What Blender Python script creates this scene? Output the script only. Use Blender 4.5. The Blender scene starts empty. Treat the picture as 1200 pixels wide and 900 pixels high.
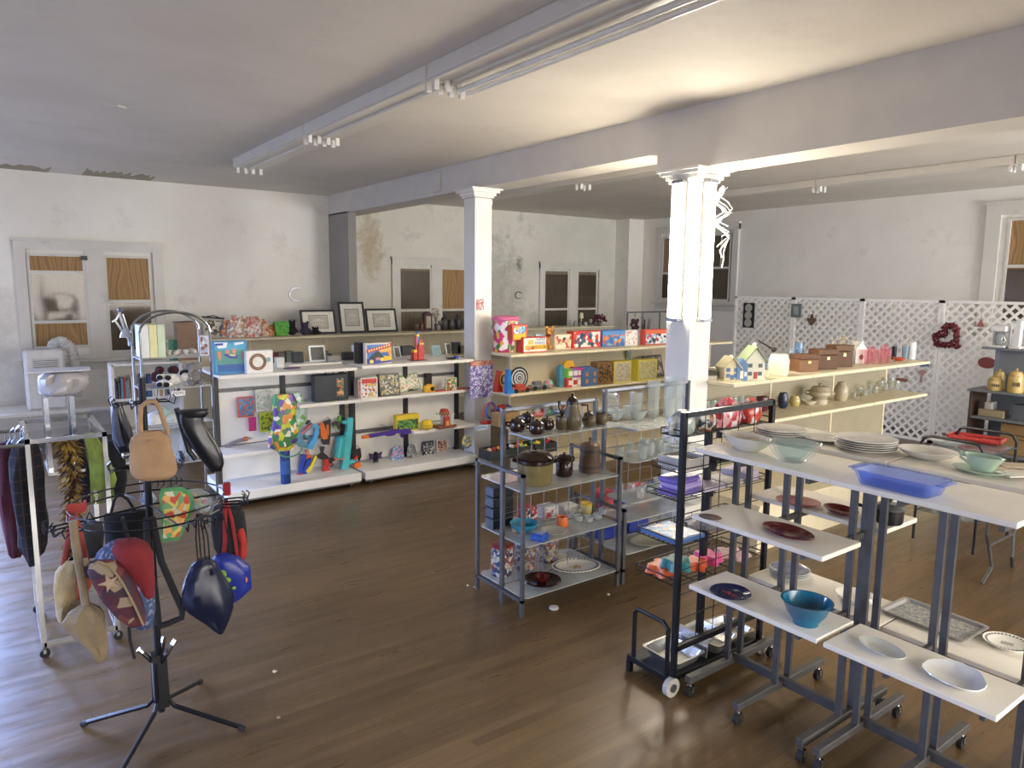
import bpy, math, random
from mathutils import Vector, Matrix, Euler
R = math.radians; PI = math.pi
C = bpy.context.scene.collection
sc = bpy.context.scene

# ------------------------------------------------------------------ camera, light, exposure
CAM = Vector((0, 0, 2.3)); YAW, PITCH, ROLL, FPX = R(53.844), R(7.813), R(.519), 841.5
_f = Vector((-math.sin(YAW)*math.cos(PITCH), math.cos(YAW)*math.cos(PITCH), -math.sin(PITCH)))
_r = Vector((math.cos(YAW), math.sin(YAW), 0)); _u = _r.cross(_f)
_r2 = _r*math.cos(ROLL) + _u*math.sin(ROLL); _u2 = -_r*math.sin(ROLL) + _u*math.cos(ROLL)
cd = bpy.data.cameras.new('camera'); cam = bpy.data.objects.new('camera', cd); C.objects.link(cam)
cd.sensor_width = 36; cd.lens = 36*FPX/1200; cd.clip_start = .05
m = Matrix((_r2, _u2, -_f)).transposed().to_4x4(); m.translation = CAM; cam.matrix_world = m
sc.camera = cam
sc.view_settings.view_transform = 'Standard'; sc.view_settings.look = 'None'
sc.view_settings.gamma = 1; sc.view_settings.use_curve_mapping = False
sc.view_settings.exposure = 0.7
w = bpy.data.worlds.new('world'); sc.world = w; w.use_nodes = True
w.node_tree.nodes['Background'].inputs[0].default_value = (.55, .68, 1, 1)
w.node_tree.nodes['Background'].inputs[1].default_value = 1.0
TUBE = 60.0
def area(name, loc, rot, sx, sy, power, col, spread=180):
    l = bpy.data.lights.new(name, 'AREA'); l.shape = 'RECTANGLE'; l.size = sx; l.size_y = sy
    l.energy = power; l.color = col; l.spread = R(spread)
    o = bpy.data.objects.new(name, l); C.objects.link(o); o.location = loc; o.rotation_euler = rot
# daylight through the street windows beside and behind the photographer, plus added rear fill
area('daylight_side', (-5.9, -4.3, 2.6), (R(50), 0, 0), 5.0, 2.2, 300, (.4, .54, 1), 95)
area('daylight_left', (-12.85, -2.1, 2.1), (R(56), 0, R(-90)), 2.4, 2.3, 560, (.36, .5, 1), 90)
area('rear_fill', (4.0, 10.2, 1.9), (R(122), 0, R(90)), 3.4, 2.3, 330, (.95, .97, 1), 120)  # added lamp, tilted up to brighten the ceiling behind the beam
area('daylight_street', (4.0, 3.5, 1.9), (R(56), 0, R(90)), 7.8, 2.3, 230, (1, .92, .8), 110)

def P(px, py, **k):
    (a, v), = k.items(); i = 'XYZ'.index(a)
    d = _r2*((px-600)/FPX) - _u2*((py-450)/FPX) + _f
    return CAM + d*((v-CAM[i])/d[i])
def px(p):
    q = Vector(p)-CAM; z = q.dot(_f); return 600+FPX*q.dot(_r2)/z, 450-FPX*q.dot(_u2)/z
def pscale(p, d):                      # pixels per metre at p along direction d
    p = Vector(p); d = Vector(d)*.05; a = px(p-d); b = px(p+d)
    return math.hypot(a[0]-b[0], a[1]-b[1])/.1

# ------------------------------------------------------------------ materials
def lin(h):
    h = h.lstrip('#'); v = [int(h[i:i+2], 16)/255 for i in (0, 2, 4)]
    return tuple((c/12.92 if c <= .04045 else ((c+.055)/1.055)**2.4) for c in v) + (1,)
_M = {}
def base(name):
    m = bpy.data.materials.new(name); m.use_nodes = True
    n = m.node_tree.nodes; return m, n, m.node_tree.links, n['Principled BSDF']
def coords(n, l, scale=(1, 1, 1), rot=(0, 0, 0)):
    t = n.new('ShaderNodeTexCoord'); mp = n.new('ShaderNodeMapping')
    mp.inputs['Scale'].default_value = scale; mp.inputs['Rotation'].default_value = rot
    l.new(t.outputs['Object'], mp.inputs[0]); return mp.outputs[0]
def ramp(n, l, src, stops, const=False):
    r = n.new('ShaderNodeValToRGB'); l.new(src, r.inputs[0]); e = r.color_ramp.elements
    if const: r.color_ramp.interpolation = 'CONSTANT'
    while len(e) < len(stops): e.new(.5)
    for i, (p, c) in enumerate(stops):
        e[i].position = p; e[i].color = lin(c) if isinstance(c, str) else c
    return r.outputs[0]
def noise(n, l, vec, scale, detail=4, rough=.55, out='Fac'):
    t = n.new('ShaderNodeTexNoise'); t.inputs['Scale'].default_value = scale
    t.inputs['Detail'].default_value = detail; t.inputs['Roughness'].default_value = rough
    if vec: l.new(vec, t.inputs['Vector'])
    return t.outputs[out]
def shade(c, k):
    c = lin(c) if isinstance(c, str) else c
    return tuple(min(1, v*k) for v in c[:3]) + (1,)
def mt(col, rough=.55, metal=0, var=.08, sc_=9, bump=0, coat=0, sub=0):
    key = (col, rough, metal, var, sc_, bump, coat)
    if key in _M: return _M[key]
    m, n, l, b = base('paint_' + col.strip('#'))
    v = coords(n, l); f = noise(n, l, v, sc_)
    l.new(ramp(n, l, f, [(.3, shade(col, 1-var)), (.7, shade(col, 1+var))]), b.inputs['Base Color'])
    b.inputs['Roughness'].default_value = rough; b.inputs['Metallic'].default_value = metal
    if coat: b.inputs['Coat Weight'].default_value = coat
    if bump:
        bp = n.new('ShaderNodeBump'); bp.inputs['Strength'].default_value = bump; bp.inputs['Distance'].default_value = .01
        l.new(noise(n, l, v, sc_*12), bp.inputs['Height']); l.new(bp.outputs[0], b.inputs['Normal'])
    _M[key] = m; return m
def cloth(col, var=.2): return mt(col, .9, 0, var, 14, .5)
def plastic(col): return mt(col, .32, 0, .04, 6)
def art(seed, cols, scale=28, rough=.35):
    key = ('art', seed, tuple(cols), scale)
    if key in _M: return _M[key]
    m, n, l, b = base('print'); v = coords(n, l, (1, 1, 1), (seed*.7, seed*1.3, seed*.4))
    ad = n.new('ShaderNodeVectorMath'); ad.operation = 'MULTIPLY_ADD'
    l.new(noise(n, l, v, scale*.7, 2, .5, 'Color'), ad.inputs[0]); ad.inputs[1].default_value = (.06, .06, .06); l.new(v, ad.inputs[2])
    vo = n.new('ShaderNodeTexVoronoi'); vo.inputs['Scale'].default_value = scale*1.7; vo.inputs['Randomness'].default_value = 1
    l.new(ad.outputs[0], vo.inputs['Vector'])
    sp = n.new('ShaderNodeSeparateColor'); l.new(vo.outputs['Color'], sp.inputs[0])
    k = len(cols)
    l.new(ramp(n, l, sp.outputs[0], [(i/k, c) for i, c in enumerate(cols)], True), b.inputs['Base Color'])
    b.inputs['Roughness'].default_value = rough; _M[key] = m; return m
def glass(col='#dfe9e6', tint=.12, key=None):
    k = ('glass', col, tint)
    if k in _M: return _M[k]
    m, n, l, b = base('glass'); n.remove(b); out = n['Material Output']
    tr = n.new('ShaderNodeBsdfTransparent'); tr.inputs[0].default_value = tuple(c**.3 for c in lin(col)[:3]) + (1,)
    df = n.new('ShaderNodeBsdfDiffuse'); df.inputs[0].default_value = lin(col)
    v = coords(n, l); f = noise(n, l, v, 8)
    m1 = n.new('ShaderNodeMixShader')
    mr = n.new('ShaderNodeMapRange'); mr.inputs['To Min'].default_value = tint*.7; mr.inputs['To Max'].default_value = tint*1.3
    l.new(f, mr.inputs[0]); l.new(mr.outputs[0], m1.inputs[0])
    l.new(tr.outputs[0], m1.inputs[1]); l.new(df.outputs[0], m1.inputs[2])
    gl = n.new('ShaderNodeBsdfGlossy'); gl.inputs['Roughness'].default_value = .06
    fr = n.new('ShaderNodeLayerWeight'); fr.inputs['Blend'].default_value = .5
    pw = n.new('ShaderNodeMath'); pw.operation = 'POWER'; pw.inputs[1].default_value = 3.2; l.new(fr.outputs['Facing'], pw.inputs[0])
    ma = n.new('ShaderNodeMath'); ma.operation = 'MULTIPLY_ADD'; ma.inputs[1].default_value = .55; ma.inputs[2].default_value = .035; l.new(pw.outputs[0], ma.inputs[0])
    m2 = n.new('ShaderNodeMixShader'); l.new(ma.outputs[0], m2.inputs[0]); l.new(m1.outputs[0], m2.inputs[1]); l.new(gl.outputs[0], m2.inputs[2])
    l.new(m2.outputs[0], out.inputs[0]); _M[k] = m; return m
def plaster(name, c1, c2, stain, amt=.5, seed=0, spots=()):
    m, n, l, b = base(name); v = coords(n, l, (1, 1, 1), (seed, 0, seed))
    f = noise(n, l, v, .9, 8, .6); g = noise(n, l, v, 5, 6, .7)
    mx = n.new('ShaderNodeMix'); mx.data_type = 'RGBA'
    l.new(ramp(n, l, f, [(.35, c1), (.65, c2)]), mx.inputs['A']); mx.inputs['B'].default_value = lin(stain)
    l.new(ramp(n, l, noise(n, l, v, 1.7, 10, .72), [(.56, (0, 0, 0, 1)), (.72, (amt, amt, amt, 1))]), mx.inputs['Factor'])
    res = mx.outputs['Result']
    if spots:
        sp = n.new('ShaderNodeSeparateXYZ'); gt = n.new('ShaderNodeNewGeometry'); l.new(gt.outputs['Position'], sp.inputs[0]); nz = noise(n, l, v, 6, 8, .75)
        def M(op, a, b_, c_=None):
            q = n.new('ShaderNodeMath'); q.operation = op
            for i, x in enumerate((a, b_, c_)):
                if x is None: continue
                if isinstance(x, (int, float)): q.inputs[i].default_value = x
                else: l.new(x, q.inputs[i])
            return q.outputs[0]
        for (y, z, ry, rz, col, am) in spots:
            dy = M('DIVIDE', M('SUBTRACT', sp.outputs['Y'], y), ry); dz = M('DIVIDE', M('SUBTRACT', sp.outputs['Z'], z), rz)
            d2 = M('ADD', M('MULTIPLY', dy, dy), M('MULTIPLY', dz, dz)); f2 = M('SUBTRACT', M('ADD', 1.0, M('MULTIPLY', M('SUBTRACT', nz, .5), 4.0)), d2)
            cl = n.new('ShaderNodeClamp'); l.new(M('MULTIPLY', f2, am), cl.inputs[0]); cl.inputs['Max'].default_value = am
            m3 = n.new('ShaderNodeMix'); m3.data_type = 'RGBA'; l.new(cl.outputs[0], m3.inputs['Factor']); l.new(res, m3.inputs['A']); m3.inputs['B'].default_value = lin(col); res = m3.outputs['Result']
    l.new(res, b.inputs['Base Color']); b.inputs['Roughness'].default_value = .75
    bp = n.new('ShaderNodeBump'); bp.inputs['Strength'].default_value = .15; bp.inputs['Distance'].default_value = .02
    l.new(g, bp.inputs['Height']); l.new(bp.outputs[0], b.inputs['Normal']); return m
def wood_floor():
    m, n, l, b = base('oak_strip_floor')
    t = n.new('ShaderNodeTexCoord'); s = n.new('ShaderNodeSeparateXYZ'); l.new(t.outputs['Object'], s.inputs[0])
    def M(op, a, b_=None):
        q = n.new('ShaderNodeMath'); q.operation = op
        for i, v in enumerate((a, b_)):
            if v is None: continue
            if isinstance(v, (int, float)): q.inputs[i].default_value = v
            else: l.new(v, q.inputs[i])
        return q.outputs[0]
    row = M('DIVIDE', s.outputs['X'], .058); ri = M('FLOOR', row); rf = M('FRACT', row)
    wn = n.new('ShaderNodeTexWhiteNoise'); wn.noise_dimensions = '1D'; l.new(ri, wn.inputs['W'])
    yo = M('ADD', M('DIVIDE', s.outputs['Y'], 1.3), M('MULTIPLY', wn.outputs['Value'], 7.0)); pi = M('FLOOR', yo); pf = M('FRACT', yo)
    w2 = n.new('ShaderNodeTexWhiteNoise'); w2.noise_dimensions = '2D'; cb = n.new('ShaderNodeCombineXYZ'); l.new(ri, cb.inputs[0]); l.new(pi, cb.inputs[1]); l.new(cb.outputs[0], w2.inputs['Vector'])
    seam = M('MAXIMUM', M('LESS_THAN', rf, .035), M('LESS_THAN', pf, .003))
    col = ramp(n, l, w2.outputs['Value'], [(0, FLOOR_A), (.5, FLOOR_B), (1, FLOOR_C)])
    g = noise(n, l, coords(n, l, (34, 1.3, 1)), 2.4, 8, .65)
    def mul(a, bb, f=1):
        mx = n.new('ShaderNodeMix'); mx.data_type = 'RGBA'; mx.blend_type = 'MULTIPLY'; mx.inputs['Factor'].default_value = f; l.new(a, mx.inputs['A']); l.new(bb, mx.inputs['B']); return mx.outputs['Result']
    col = mul(col, ramp(n, l, g, [(.25, (.66, .64, .62, 1)), (.75, (1.2, 1.18, 1.15, 1))]))
    col = mul(col, ramp(n, l, noise(n, l, coords(n, l, (1, .6, 1)), .7, 6), [(.3, (.72, .71, .7, 1)), (.7, (1.15, 1.13, 1.1, 1))]))
    mx = n.new('ShaderNodeMix'); mx.data_type = 'RGBA'; l.new(M('MULTIPLY', seam, .45), mx.inputs['Factor']); l.new(col, mx.inputs['A']); mx.inputs['B'].default_value = lin('#2e241a')
    l.new(mx.outputs['Result'], b.inputs['Base Color'])
    l.new(ramp(n, l, noise(n, l, coords(n, l, (6, 1, 1)), 1.6, 7, .7), [(.3, (.24,)*3+(1,)), (.7, (.46,)*3+(1,))]), b.inputs['Roughness'])
    bp = n.new('ShaderNodeBump'); bp.inputs['Strength'].default_value = .1; bp.inputs['Distance'].default_value = .003; bp.invert = True
    l.new(seam, bp.inputs['Height']); l.new(bp.outputs[0], b.inputs['Normal'])
    return m
FLOOR_A, FLOOR_B, FLOOR_C = '#5b482d', '#634e31', '#6b5537'
def plywood(name='plywood', c=('#8a6a45', '#ab8758', '#997648')):
    m, n, l, b = base(name); v = coords(n, l, (3, 3, .7)); wv = n.new('ShaderNodeTexWave')
    wv.inputs['Scale'].default_value = 1.1; wv.inputs['Distortion'].default_value = 14; wv.inputs['Detail'].default_value = 3
    wv.inputs['Detail Scale'].default_value = .8; l.new(v, wv.inputs['Vector'])
    l.new(ramp(n, l, wv.outputs['Fac'], [(0, c[0]), (.5, c[1]), (1, c[2])]), b.inputs['Base Color']); b.inputs['Roughness'].default_value = .7
    return m
def pegboard(col, hole='#40382c', pitch=.0254, hr=.16, axis='YZ'):
    m, n, l, b = base('pegboard'); t = n.new('ShaderNodeTexCoord'); s = n.new('ShaderNodeSeparateXYZ'); l.new(t.outputs['Object'], s.inputs[0])
    prev = []
    for a in axis:
        d = n.new('ShaderNodeMath'); d.operation = 'MULTIPLY'; d.inputs[1].default_value = 1/pitch; l.new(s.outputs[a], d.inputs[0])
        fr = n.new('ShaderNodeMath'); fr.operation = 'FRACT'; l.new(d.outputs[0], fr.inputs[0])
        sb = n.new('ShaderNodeMath'); sb.operation = 'SUBTRACT'; sb.inputs[1].default_value = .5; l.new(fr.outputs[0], sb.inputs[0])
        pw = n.new('ShaderNodeMath'); pw.operation = 'MULTIPLY'; l.new(sb.outputs[0], pw.inputs[0]); l.new(sb.outputs[0], pw.inputs[1]); prev.append(pw.outputs[0])
    ad = n.new('ShaderNodeMath'); ad.operation = 'ADD'; l.new(prev[0], ad.inputs[0]); l.new(prev[1], ad.inputs[1])
    lt = n.new('ShaderNodeMath'); lt.operation = 'LESS_THAN'; lt.inputs[1].default_value = hr*hr; l.new(ad.outputs[0], lt.inputs[0])
    mx = n.new('ShaderNodeMix'); mx.data_type = 'RGBA'; l.new(lt.outputs[0], mx.inputs['Factor'])
    l.new(ramp(n, l, noise(n, l, coords(n, l), 2), [(.3, shade(col, .92)), (.7, shade(col, 1.05))]), mx.inputs['A']); mx.inputs['B'].default_value = lin(hole)
    l.new(mx.outputs['Result'], b.inputs['Base Color']); b.inputs['Roughness'].default_value = .5; return m
def emis(col, s):
    m, n, l, b = base('lit_tube'); b.inputs['Base Color'].default_value = (1, 1, 1, 1)
    b.inputs['Emission Color'].default_value = lin(col); b.inputs['Emission Strength'].default_value = s; return m
WHITE = mt('#e2dfd6', .5); CHROME = mt('#b9bcc0', .18, 1, .05); STEEL = mt('#8c8e94', .35, .9, .12); BLACK = mt('#17181b', .4)
DSTEEL = mt('#575655', .45, .5, .15); BLKMET = mt('#15171c', .35, .3); CREAM = mt('#dccfae', .5, 0, .05); RUBBER = mt('#1a1a1a', .8)
SHELFGLASS = glass('#d9ddd8', .42); CLEAR = glass('#e6efee', .10); LAMI = mt('#e6e0d2', .42, 0, .06, 4)

# ------------------------------------------------------------------ mesh builder
class MB:
    def __init__(s): s.v = []; s.f = []; s.m = []; s.mi = 0; s.T = Matrix.Identity(4)
    def mat(s, i): s.mi = i; return s
    def xf(s, loc=(0, 0, 0), rot=(0, 0, 0), sc=(1, 1, 1)):
        s.T = Matrix.LocRotScale(Vector(loc), Euler(rot), Vector(sc)); return s
    def add(s, vs, fs):
        o = len(s.v); s.v += [tuple(s.T @ Vector(q)) for q in vs]; s.f += [tuple(i+o for i in f) for f in fs]; s.m += [s.mi]*len(fs); return s
    def box(s, x0, y0, z0, x1, y1, z1, b=0):
        if b <= 0:
            return s.add([(x, y, z) for z in (z0, z1) for y in (y0, y1) for x in (x0, x1)],
                  [(0, 2, 3, 1), (4, 5, 7, 6), (0, 1, 5, 4), (2, 6, 7, 3), (0, 4, 6, 2), (1, 3, 7, 5)])
        b = min(b, (x1-x0)*.45, (y1-y0)*.45, (z1-z0)*.45)
        def ring(z, i):
            a = [(x0+i, y0+i+0), (x1-i, y0+i), (x1-i, y1-i), (x0+i, y1-i)]
            q = []
            for k, (cx, cy, sx, sy) in enumerate(((x0, y0, 1, 1), (x1, y0, -1, 1), (x1, y1, -1, -1), (x0, y1, 1, -1))):
                e = b
                c1 = (cx+sx*i, cy+sy*e, z); c2 = (cx+sx*e, cy+sy*i, z)
                q += [c1, c2] if k % 2 == 0 else [c2, c1]
            return q
        L = ring(z0, b*.99) + ring(z0+b, 0) + ring(z1-b, 0) + ring(z1, b*.99)
        fs = [tuple(range(7, -1, -1)), tuple(range(24, 32))]
        for k in range(3):
            for i in range(8): j = (i+1) % 8; fs.append((k*8+i, k*8+j, k*8+8+j, k*8+8+i))
        return s.add(L, fs)
    def cbox(s, c, d, b=0): return s.box(c[0]-d[0]/2, c[1]-d[1]/2, c[2]-d[2]/2, c[0]+d[0]/2, c[1]+d[1]/2, c[2]+d[2]/2, b)
    def tube(s, pts, r, n=8, closed=False, cap=True, sq=False):
        pts = [Vector(p) for p in pts]; k = len(pts); rr = r if isinstance(r, (list, tuple)) else [r]*k
        if sq: n = 4; rr = [q*1.414 for q in rr]
        vs = []; prev = None
        for i, p in enumerate(pts):
            a = pts[i-1] if (i > 0 or closed) else p; b = pts[(i+1) % k] if (i < k-1 or closed) else p
            t = (b-a).normalized() if (b-a).length > 1e-9 else Vector((0, 0, 1))
            if prev is None:
                up = Vector((0, 0, 1)) if abs(t.z) < .9 else Vector((0, 1, 0)); x = t.cross(up).normalized()
            else:
                x = (prev - t*prev.dot(t)); x = x.normalized() if x.length > 1e-6 else t.orthogonal().normalized()
            prev = x; y = t.cross(x)
            for j in range(n):
                an = 2*PI*(j+(.5 if sq else 0))/n; vs.append(tuple(p + (x*math.cos(an)+y*math.sin(an))*rr[i]))
        fs = []
        for i in range(k if closed else k-1):
            for j in range(n):
                a = i*n+j; b = i*n+(j+1) % n; c = ((i+1) % k)*n+(j+1) % n; d = ((i+1) % k)*n+j; fs.append((a, b, c, d))
        if cap and not closed: fs += [tuple(range(n-1, -1, -1)), tuple(range((k-1)*n, k*n))]
        return s.add(vs, fs)
    def lathe(s, prof, n=20, sx=1, sy=1, c=(0, 0, 0)):
        vs = []; k = len(prof)
        for r, z in prof:
            for j in range(n):
                a = 2*PI*j/n; vs.append((c[0]+r*math.cos(a)*sx, c[1]+r*math.sin(a)*sy, c[2]+z))
        fs = [(i*n+j, i*n+(j+1) % n, (i+1)*n+(j+1) % n, (i+1)*n+j) for i in range(k-1) for j in range(n)]
        if prof[0][0] > 1e-5: fs.append(tuple(range(n-1, -1, -1)))
        if prof[-1][0] > 1e-5: fs.append(tuple(range((k-1)*n, k*n)))
        return s.add(vs, fs)
    def ell(s, c, r, n=12, k=8):
        r = r if isinstance(r, (list, tuple)) else (r, r, r)
        return s.lathe([(max(math.sin(PI*i/k), 1e-6), -math.cos(PI*i/k)*r[2]) for i in range(k+1)], n, r[0], r[1], c)
    def prism(s, poly, y0, y1):          # outline in XZ, extruded along Y
        k = len(poly); vs = [(x, y0, z) for x, z in poly] + [(x, y1, z) for x, z in poly]
        fs = [tuple(range(k)), tuple(range(2*k-1, k-1, -1))] + [(i, i+k, (i+1) % k+k, (i+1) % k) for i in range(k)]
        return s.add(vs, fs)
    def loft(s, secs, n=20, wr=0, seed=0, cap=True, pw=1.0):   # (z, halfw, halfd, xo, yo)
        rnd = random.Random(seed); ph = [rnd.uniform(0, 6.28) for _ in range(6)]; vs = []
        for q in secs:
            z, a, b = q[:3]; xo = q[3] if len(q) > 3 else 0; yo = q[4] if len(q) > 4 else 0
            for j in range(n):
                t = 2*PI*j/n; c, d = math.cos(t), math.sin(t)
                c = math.copysign(abs(c)**pw, c); d = math.copysign(abs(d)**pw, d)
                w_ = 1+wr*(math.sin(3*t+ph[0]+z*17)+.7*math.sin(7*t+ph[1]-z*11)+.5*math.sin(11*t+ph[2]+z*29))
                vs.append((xo+a*c*(1+(w_-1)*.4), yo+b*d*w_, z))
        k = len(secs); fs = [(i*n+j, i*n+(j+1) % n, (i+1)*n+(j+1) % n, (i+1)*n+j) for i in range(k-1) for j in range(n)]
        if cap: fs += [tuple(range(n-1, -1, -1)), tuple(range((k-1)*n, k*n))]
        return s.add(vs, fs)
    def disc(s, c, r, t, n=20, axis='y'):
        ps = [(c[0]+r*math.cos(2*PI*i/n), c[2]+r*math.sin(2*PI*i/n)) for i in range(n)]
        return s.prism(ps, c[1]-t/2, c[1]+t/2)
    def ring(s, c, r, t, n=28, axis='z', sx=1, sy=1):
        ps = []
        for i in range(n):
            a = 2*PI*i/n; u, v = r*math.cos(a)*sx, r*math.sin(a)*sy
            ps.append((c[0]+u, c[1]+v, c[2]) if axis == 'z' else ((c[0]+u, c[1], c[2]+v) if axis == 'y' else (c[0], c[1]+u, c[2]+v)))
        return s.tube(ps, t, 6, True)
    def build(s, name, mats, parent=None, smooth=False, loc=None, rot=None):
        me = bpy.data.meshes.new(name); me.from_pydata(s.v, [], s.f)
        for q in (mats if isinstance(mats, (list, tuple)) else [mats]): me.materials.append(q)
        me.polygons.foreach_set('material_index', s.m)
        if smooth: me.polygons.foreach_set('use_smooth', [True]*len(s.f))
        me.update()
        try:
            import bmesh
            bm = bmesh.new(); bm.from_mesh(me); bmesh.ops.recalc_face_normals(bm, faces=bm.faces); bm.to_mesh(me); bm.free()
        except Exception: pass
        if smooth:
            try: me.set_sharp_from_angle(angle=R(42))
            except Exception: pass
        o = bpy.data.objects.new(name, me); C.objects.link(o); o.parent = parent
        if loc: o.location = loc
        if rot is not None: o.rotation_euler = rot if isinstance(rot, (tuple, list)) else (0, 0, rot)
        return o
def thing(name, label, cat, loc=(0, 0, 0), rot=0, group=None):
    o = bpy.data.objects.new(name, None); C.objects.link(o); o.location = loc; o.empty_display_size = .1
    o.rotation_euler = rot if isinstance(rot, (tuple, list)) else (0, 0, rot); tag(o, label, cat, group); return o
def tag(o, label, cat, group=None):
    o['label'] = label; o['category'] = cat
    if group: o['group'] = group
    return o
def struct(o): o['kind'] = 'structure'; return o
def sbox(name, m, *a):
    x0, y0, z0, x1, y1, z1 = a; c = Vector(((x0+x1)/2, (y0+y1)/2, (z0+z1)/2))
    b = MB(); b.box(x0-c.x, y0-c.y, z0-c.z, x1-c.x, y1-c.y, z1-c.z); return struct(b.build(name, m, loc=c))
def kids(o): return [c for c in bpy.data.objects if c.parent == o]
def copy_tree(o, parent=None):
    c = o.copy(); C.objects.link(c); c.parent = parent
    for ch in kids(o): copy_tree(ch, c)
    return c
def face_cam(p, off=0): return math.atan2(CAM.y-p[1], CAM.x-p[0]) + PI/2 + off
PX = R(90)                             # facing +X
def spot(pxx, py, d=0, rot=None, cx=None, cy=None, **pl):     # where an object whose front foot is seen at (px, py) stands on a real surface
    p = P(pxx, py, **pl)
    if cx:                             # keep it on its shelf board, from back edge to front edge
        q = min(max(p.x, cx[0]+d), cx[1])
        if q != p.x: p = P(pxx, py, X=q); p.z = pl['Z']
    if cy:
        q = min(max(p.y, cy[0]), cy[1])
        if q != p.y: p = P(pxx, py, Y=q); p.z = pl['Z']
    a = face_cam(p) if rot is None else rot
    f = Vector((math.sin(a), -math.cos(a), 0)); p = p - f*d/2
    wx = pscale(p, (math.cos(a), math.sin(a), 0)); hz = pscale(p, (0, 0, 1))
    return p, a, 1/max(wx, 1e-3), 1/hz
# ------------------------------------------------------------------ room shell
CEIL = 3.82; LX = -12.3; RY = 12.4; FX = 3.6; NY = -3.5
W1 = plaster('aged_white_plaster', '#e4dfd4', '#ece8de', '#c4bfb5', .55, 1, [(3.35, 2.15, .22, .6, '#efece4', .8), (.1, 1.6, .35, .9, '#a8a296', .35), (2.4, 1.0, 1.2, .3, '#a8a296', .3)])
W2 = plaster('damp_white_plaster', '#cfcbbe', '#dcd8cc', '#a09b8f', .7, 3, [(5.75, 3.0, .3, .7, '#9a7a48', .55), (8.6, 2.2, .8, 1.3, '#8f8b80', .5), (9.15, 2.75, .09, .2, '#55504a', .7), (9.9, 1.6, .5, .5, '#96928a', .4)])
CEILM = plaster('painted_ceiling', '#d0c9bd', '#dad3c8', '#c0b9ac', .45, 5)
BEAMM = mt('#d2ccc2', .6, 0, .05, 3); TRIM = plaster('chipped_trim_paint', '#cdc9bf', '#dcd8cf', '#8c8679', .5, 7)
sbox('floor', wood_floor(), LX-.1, NY-.1, -.1, FX+.1, RY+.1, 0)
sbox('ceiling', CEILM, LX-.1, NY-.1, CEIL, FX+.1, RY+.1, CEIL+.1)
b = MB(); b.box(LX-.15, NY, 0, LX, -3.3, CEIL); b.box(LX-.15, -.9, 0, LX, 4.97, CEIL); b.box(LX-.15, -3.3, 0, LX, -.9, .9); b.box(LX-.15, -3.3, 3.2, LX, -.9, CEIL); struct(b.build('wall_left', W1))
b = MB(); b.box(LX-.1, -3.3, .86, LX-.04, -.9, .93); b.box(LX-.1, -2.13, .9, LX-.05, -2.07, 3.2); b.box(LX-.1, -3.3, 2.0, LX-.05, -.9, 2.05); struct(b.build('window_9', TRIM))
sbox('wall_left_rear', W2, LX-.15, 4.97, 0, LX, RY, CEIL)
sbox('wall_right', W1, LX, RY, 0, FX, RY+.15, CEIL)
def holed(name, x0, x1, z0, z1, alongx):
    b = MB()
    if alongx:
        y0, y1 = NY-.15, NY
        b.box(LX, y0, 0, x0, y1, CEIL); b.box(x1, y0, 0, FX, y1, CEIL); b.box(x0, y0, 0, x1, y1, z0); b.box(x0, y0, z1, x1, y1, CEIL)
    else:
        a0, a1 = FX, FX+.15
        b.box(a0, NY, 0, a1, x0, CEIL); b.box(a0, x1, 0, a1, 8.6, CEIL); b.box(a0, 11.8, 0, a1, RY, CEIL); b.box(a0, 8.6, 0, a1, 11.8, z0); b.box(a0, 8.6, z1, a1, 11.8, CEIL); b.box(a0, x0, 0, a1, x1, z0); b.box(a0, x0, z1, a1, x1, CEIL)
    return struct(b.build(name, W1))
holed('wall_street_side', -8.4, -3.4, .2, 2.7, True); holed('wall_street_front', -.5, 7.5, .7, 3.1, False)
b = MB()
for x in (-8.4, -6.8, -5.1, -3.46): b.box(x, NY-.12, .2, x+.06, NY-.02, 2.7)
b.box(-8.4, NY-.13, .16, -3.4, NY-.01, .24); struct(b.build('window_6', TRIM))
b = MB()
for y in (-.5, 1.5, 3.5, 5.5, 7.44): b.box(FX+.02, y, .7, FX+.12, y+.06, 3.1)
b.box(FX+.01, -.5, .66, FX+.13, 7.5, .74); struct(b.build('window_7', TRIM))
b = MB()
for y in (8.6, 10.2, 11.74): b.box(FX+.02, y, .7, FX+.12, y+.06, 3.1)
b.box(FX+.01, 8.6, .66, FX+.13, 11.8, .74); struct(b.build('window_8', TRIM))  # unseen opening, added for the rear fill lamp
sbox('baseboard_left', TRIM, LX, NY, 0, LX+.03, 4.97, .16)
sbox('baseboard_left_rear', TRIM, LX, 5.1, 0, LX+.03, 11.9, .16)
sbox('baseboard_right', TRIM, -11.8, RY-.03, 0, FX, RY, .16)
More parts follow.
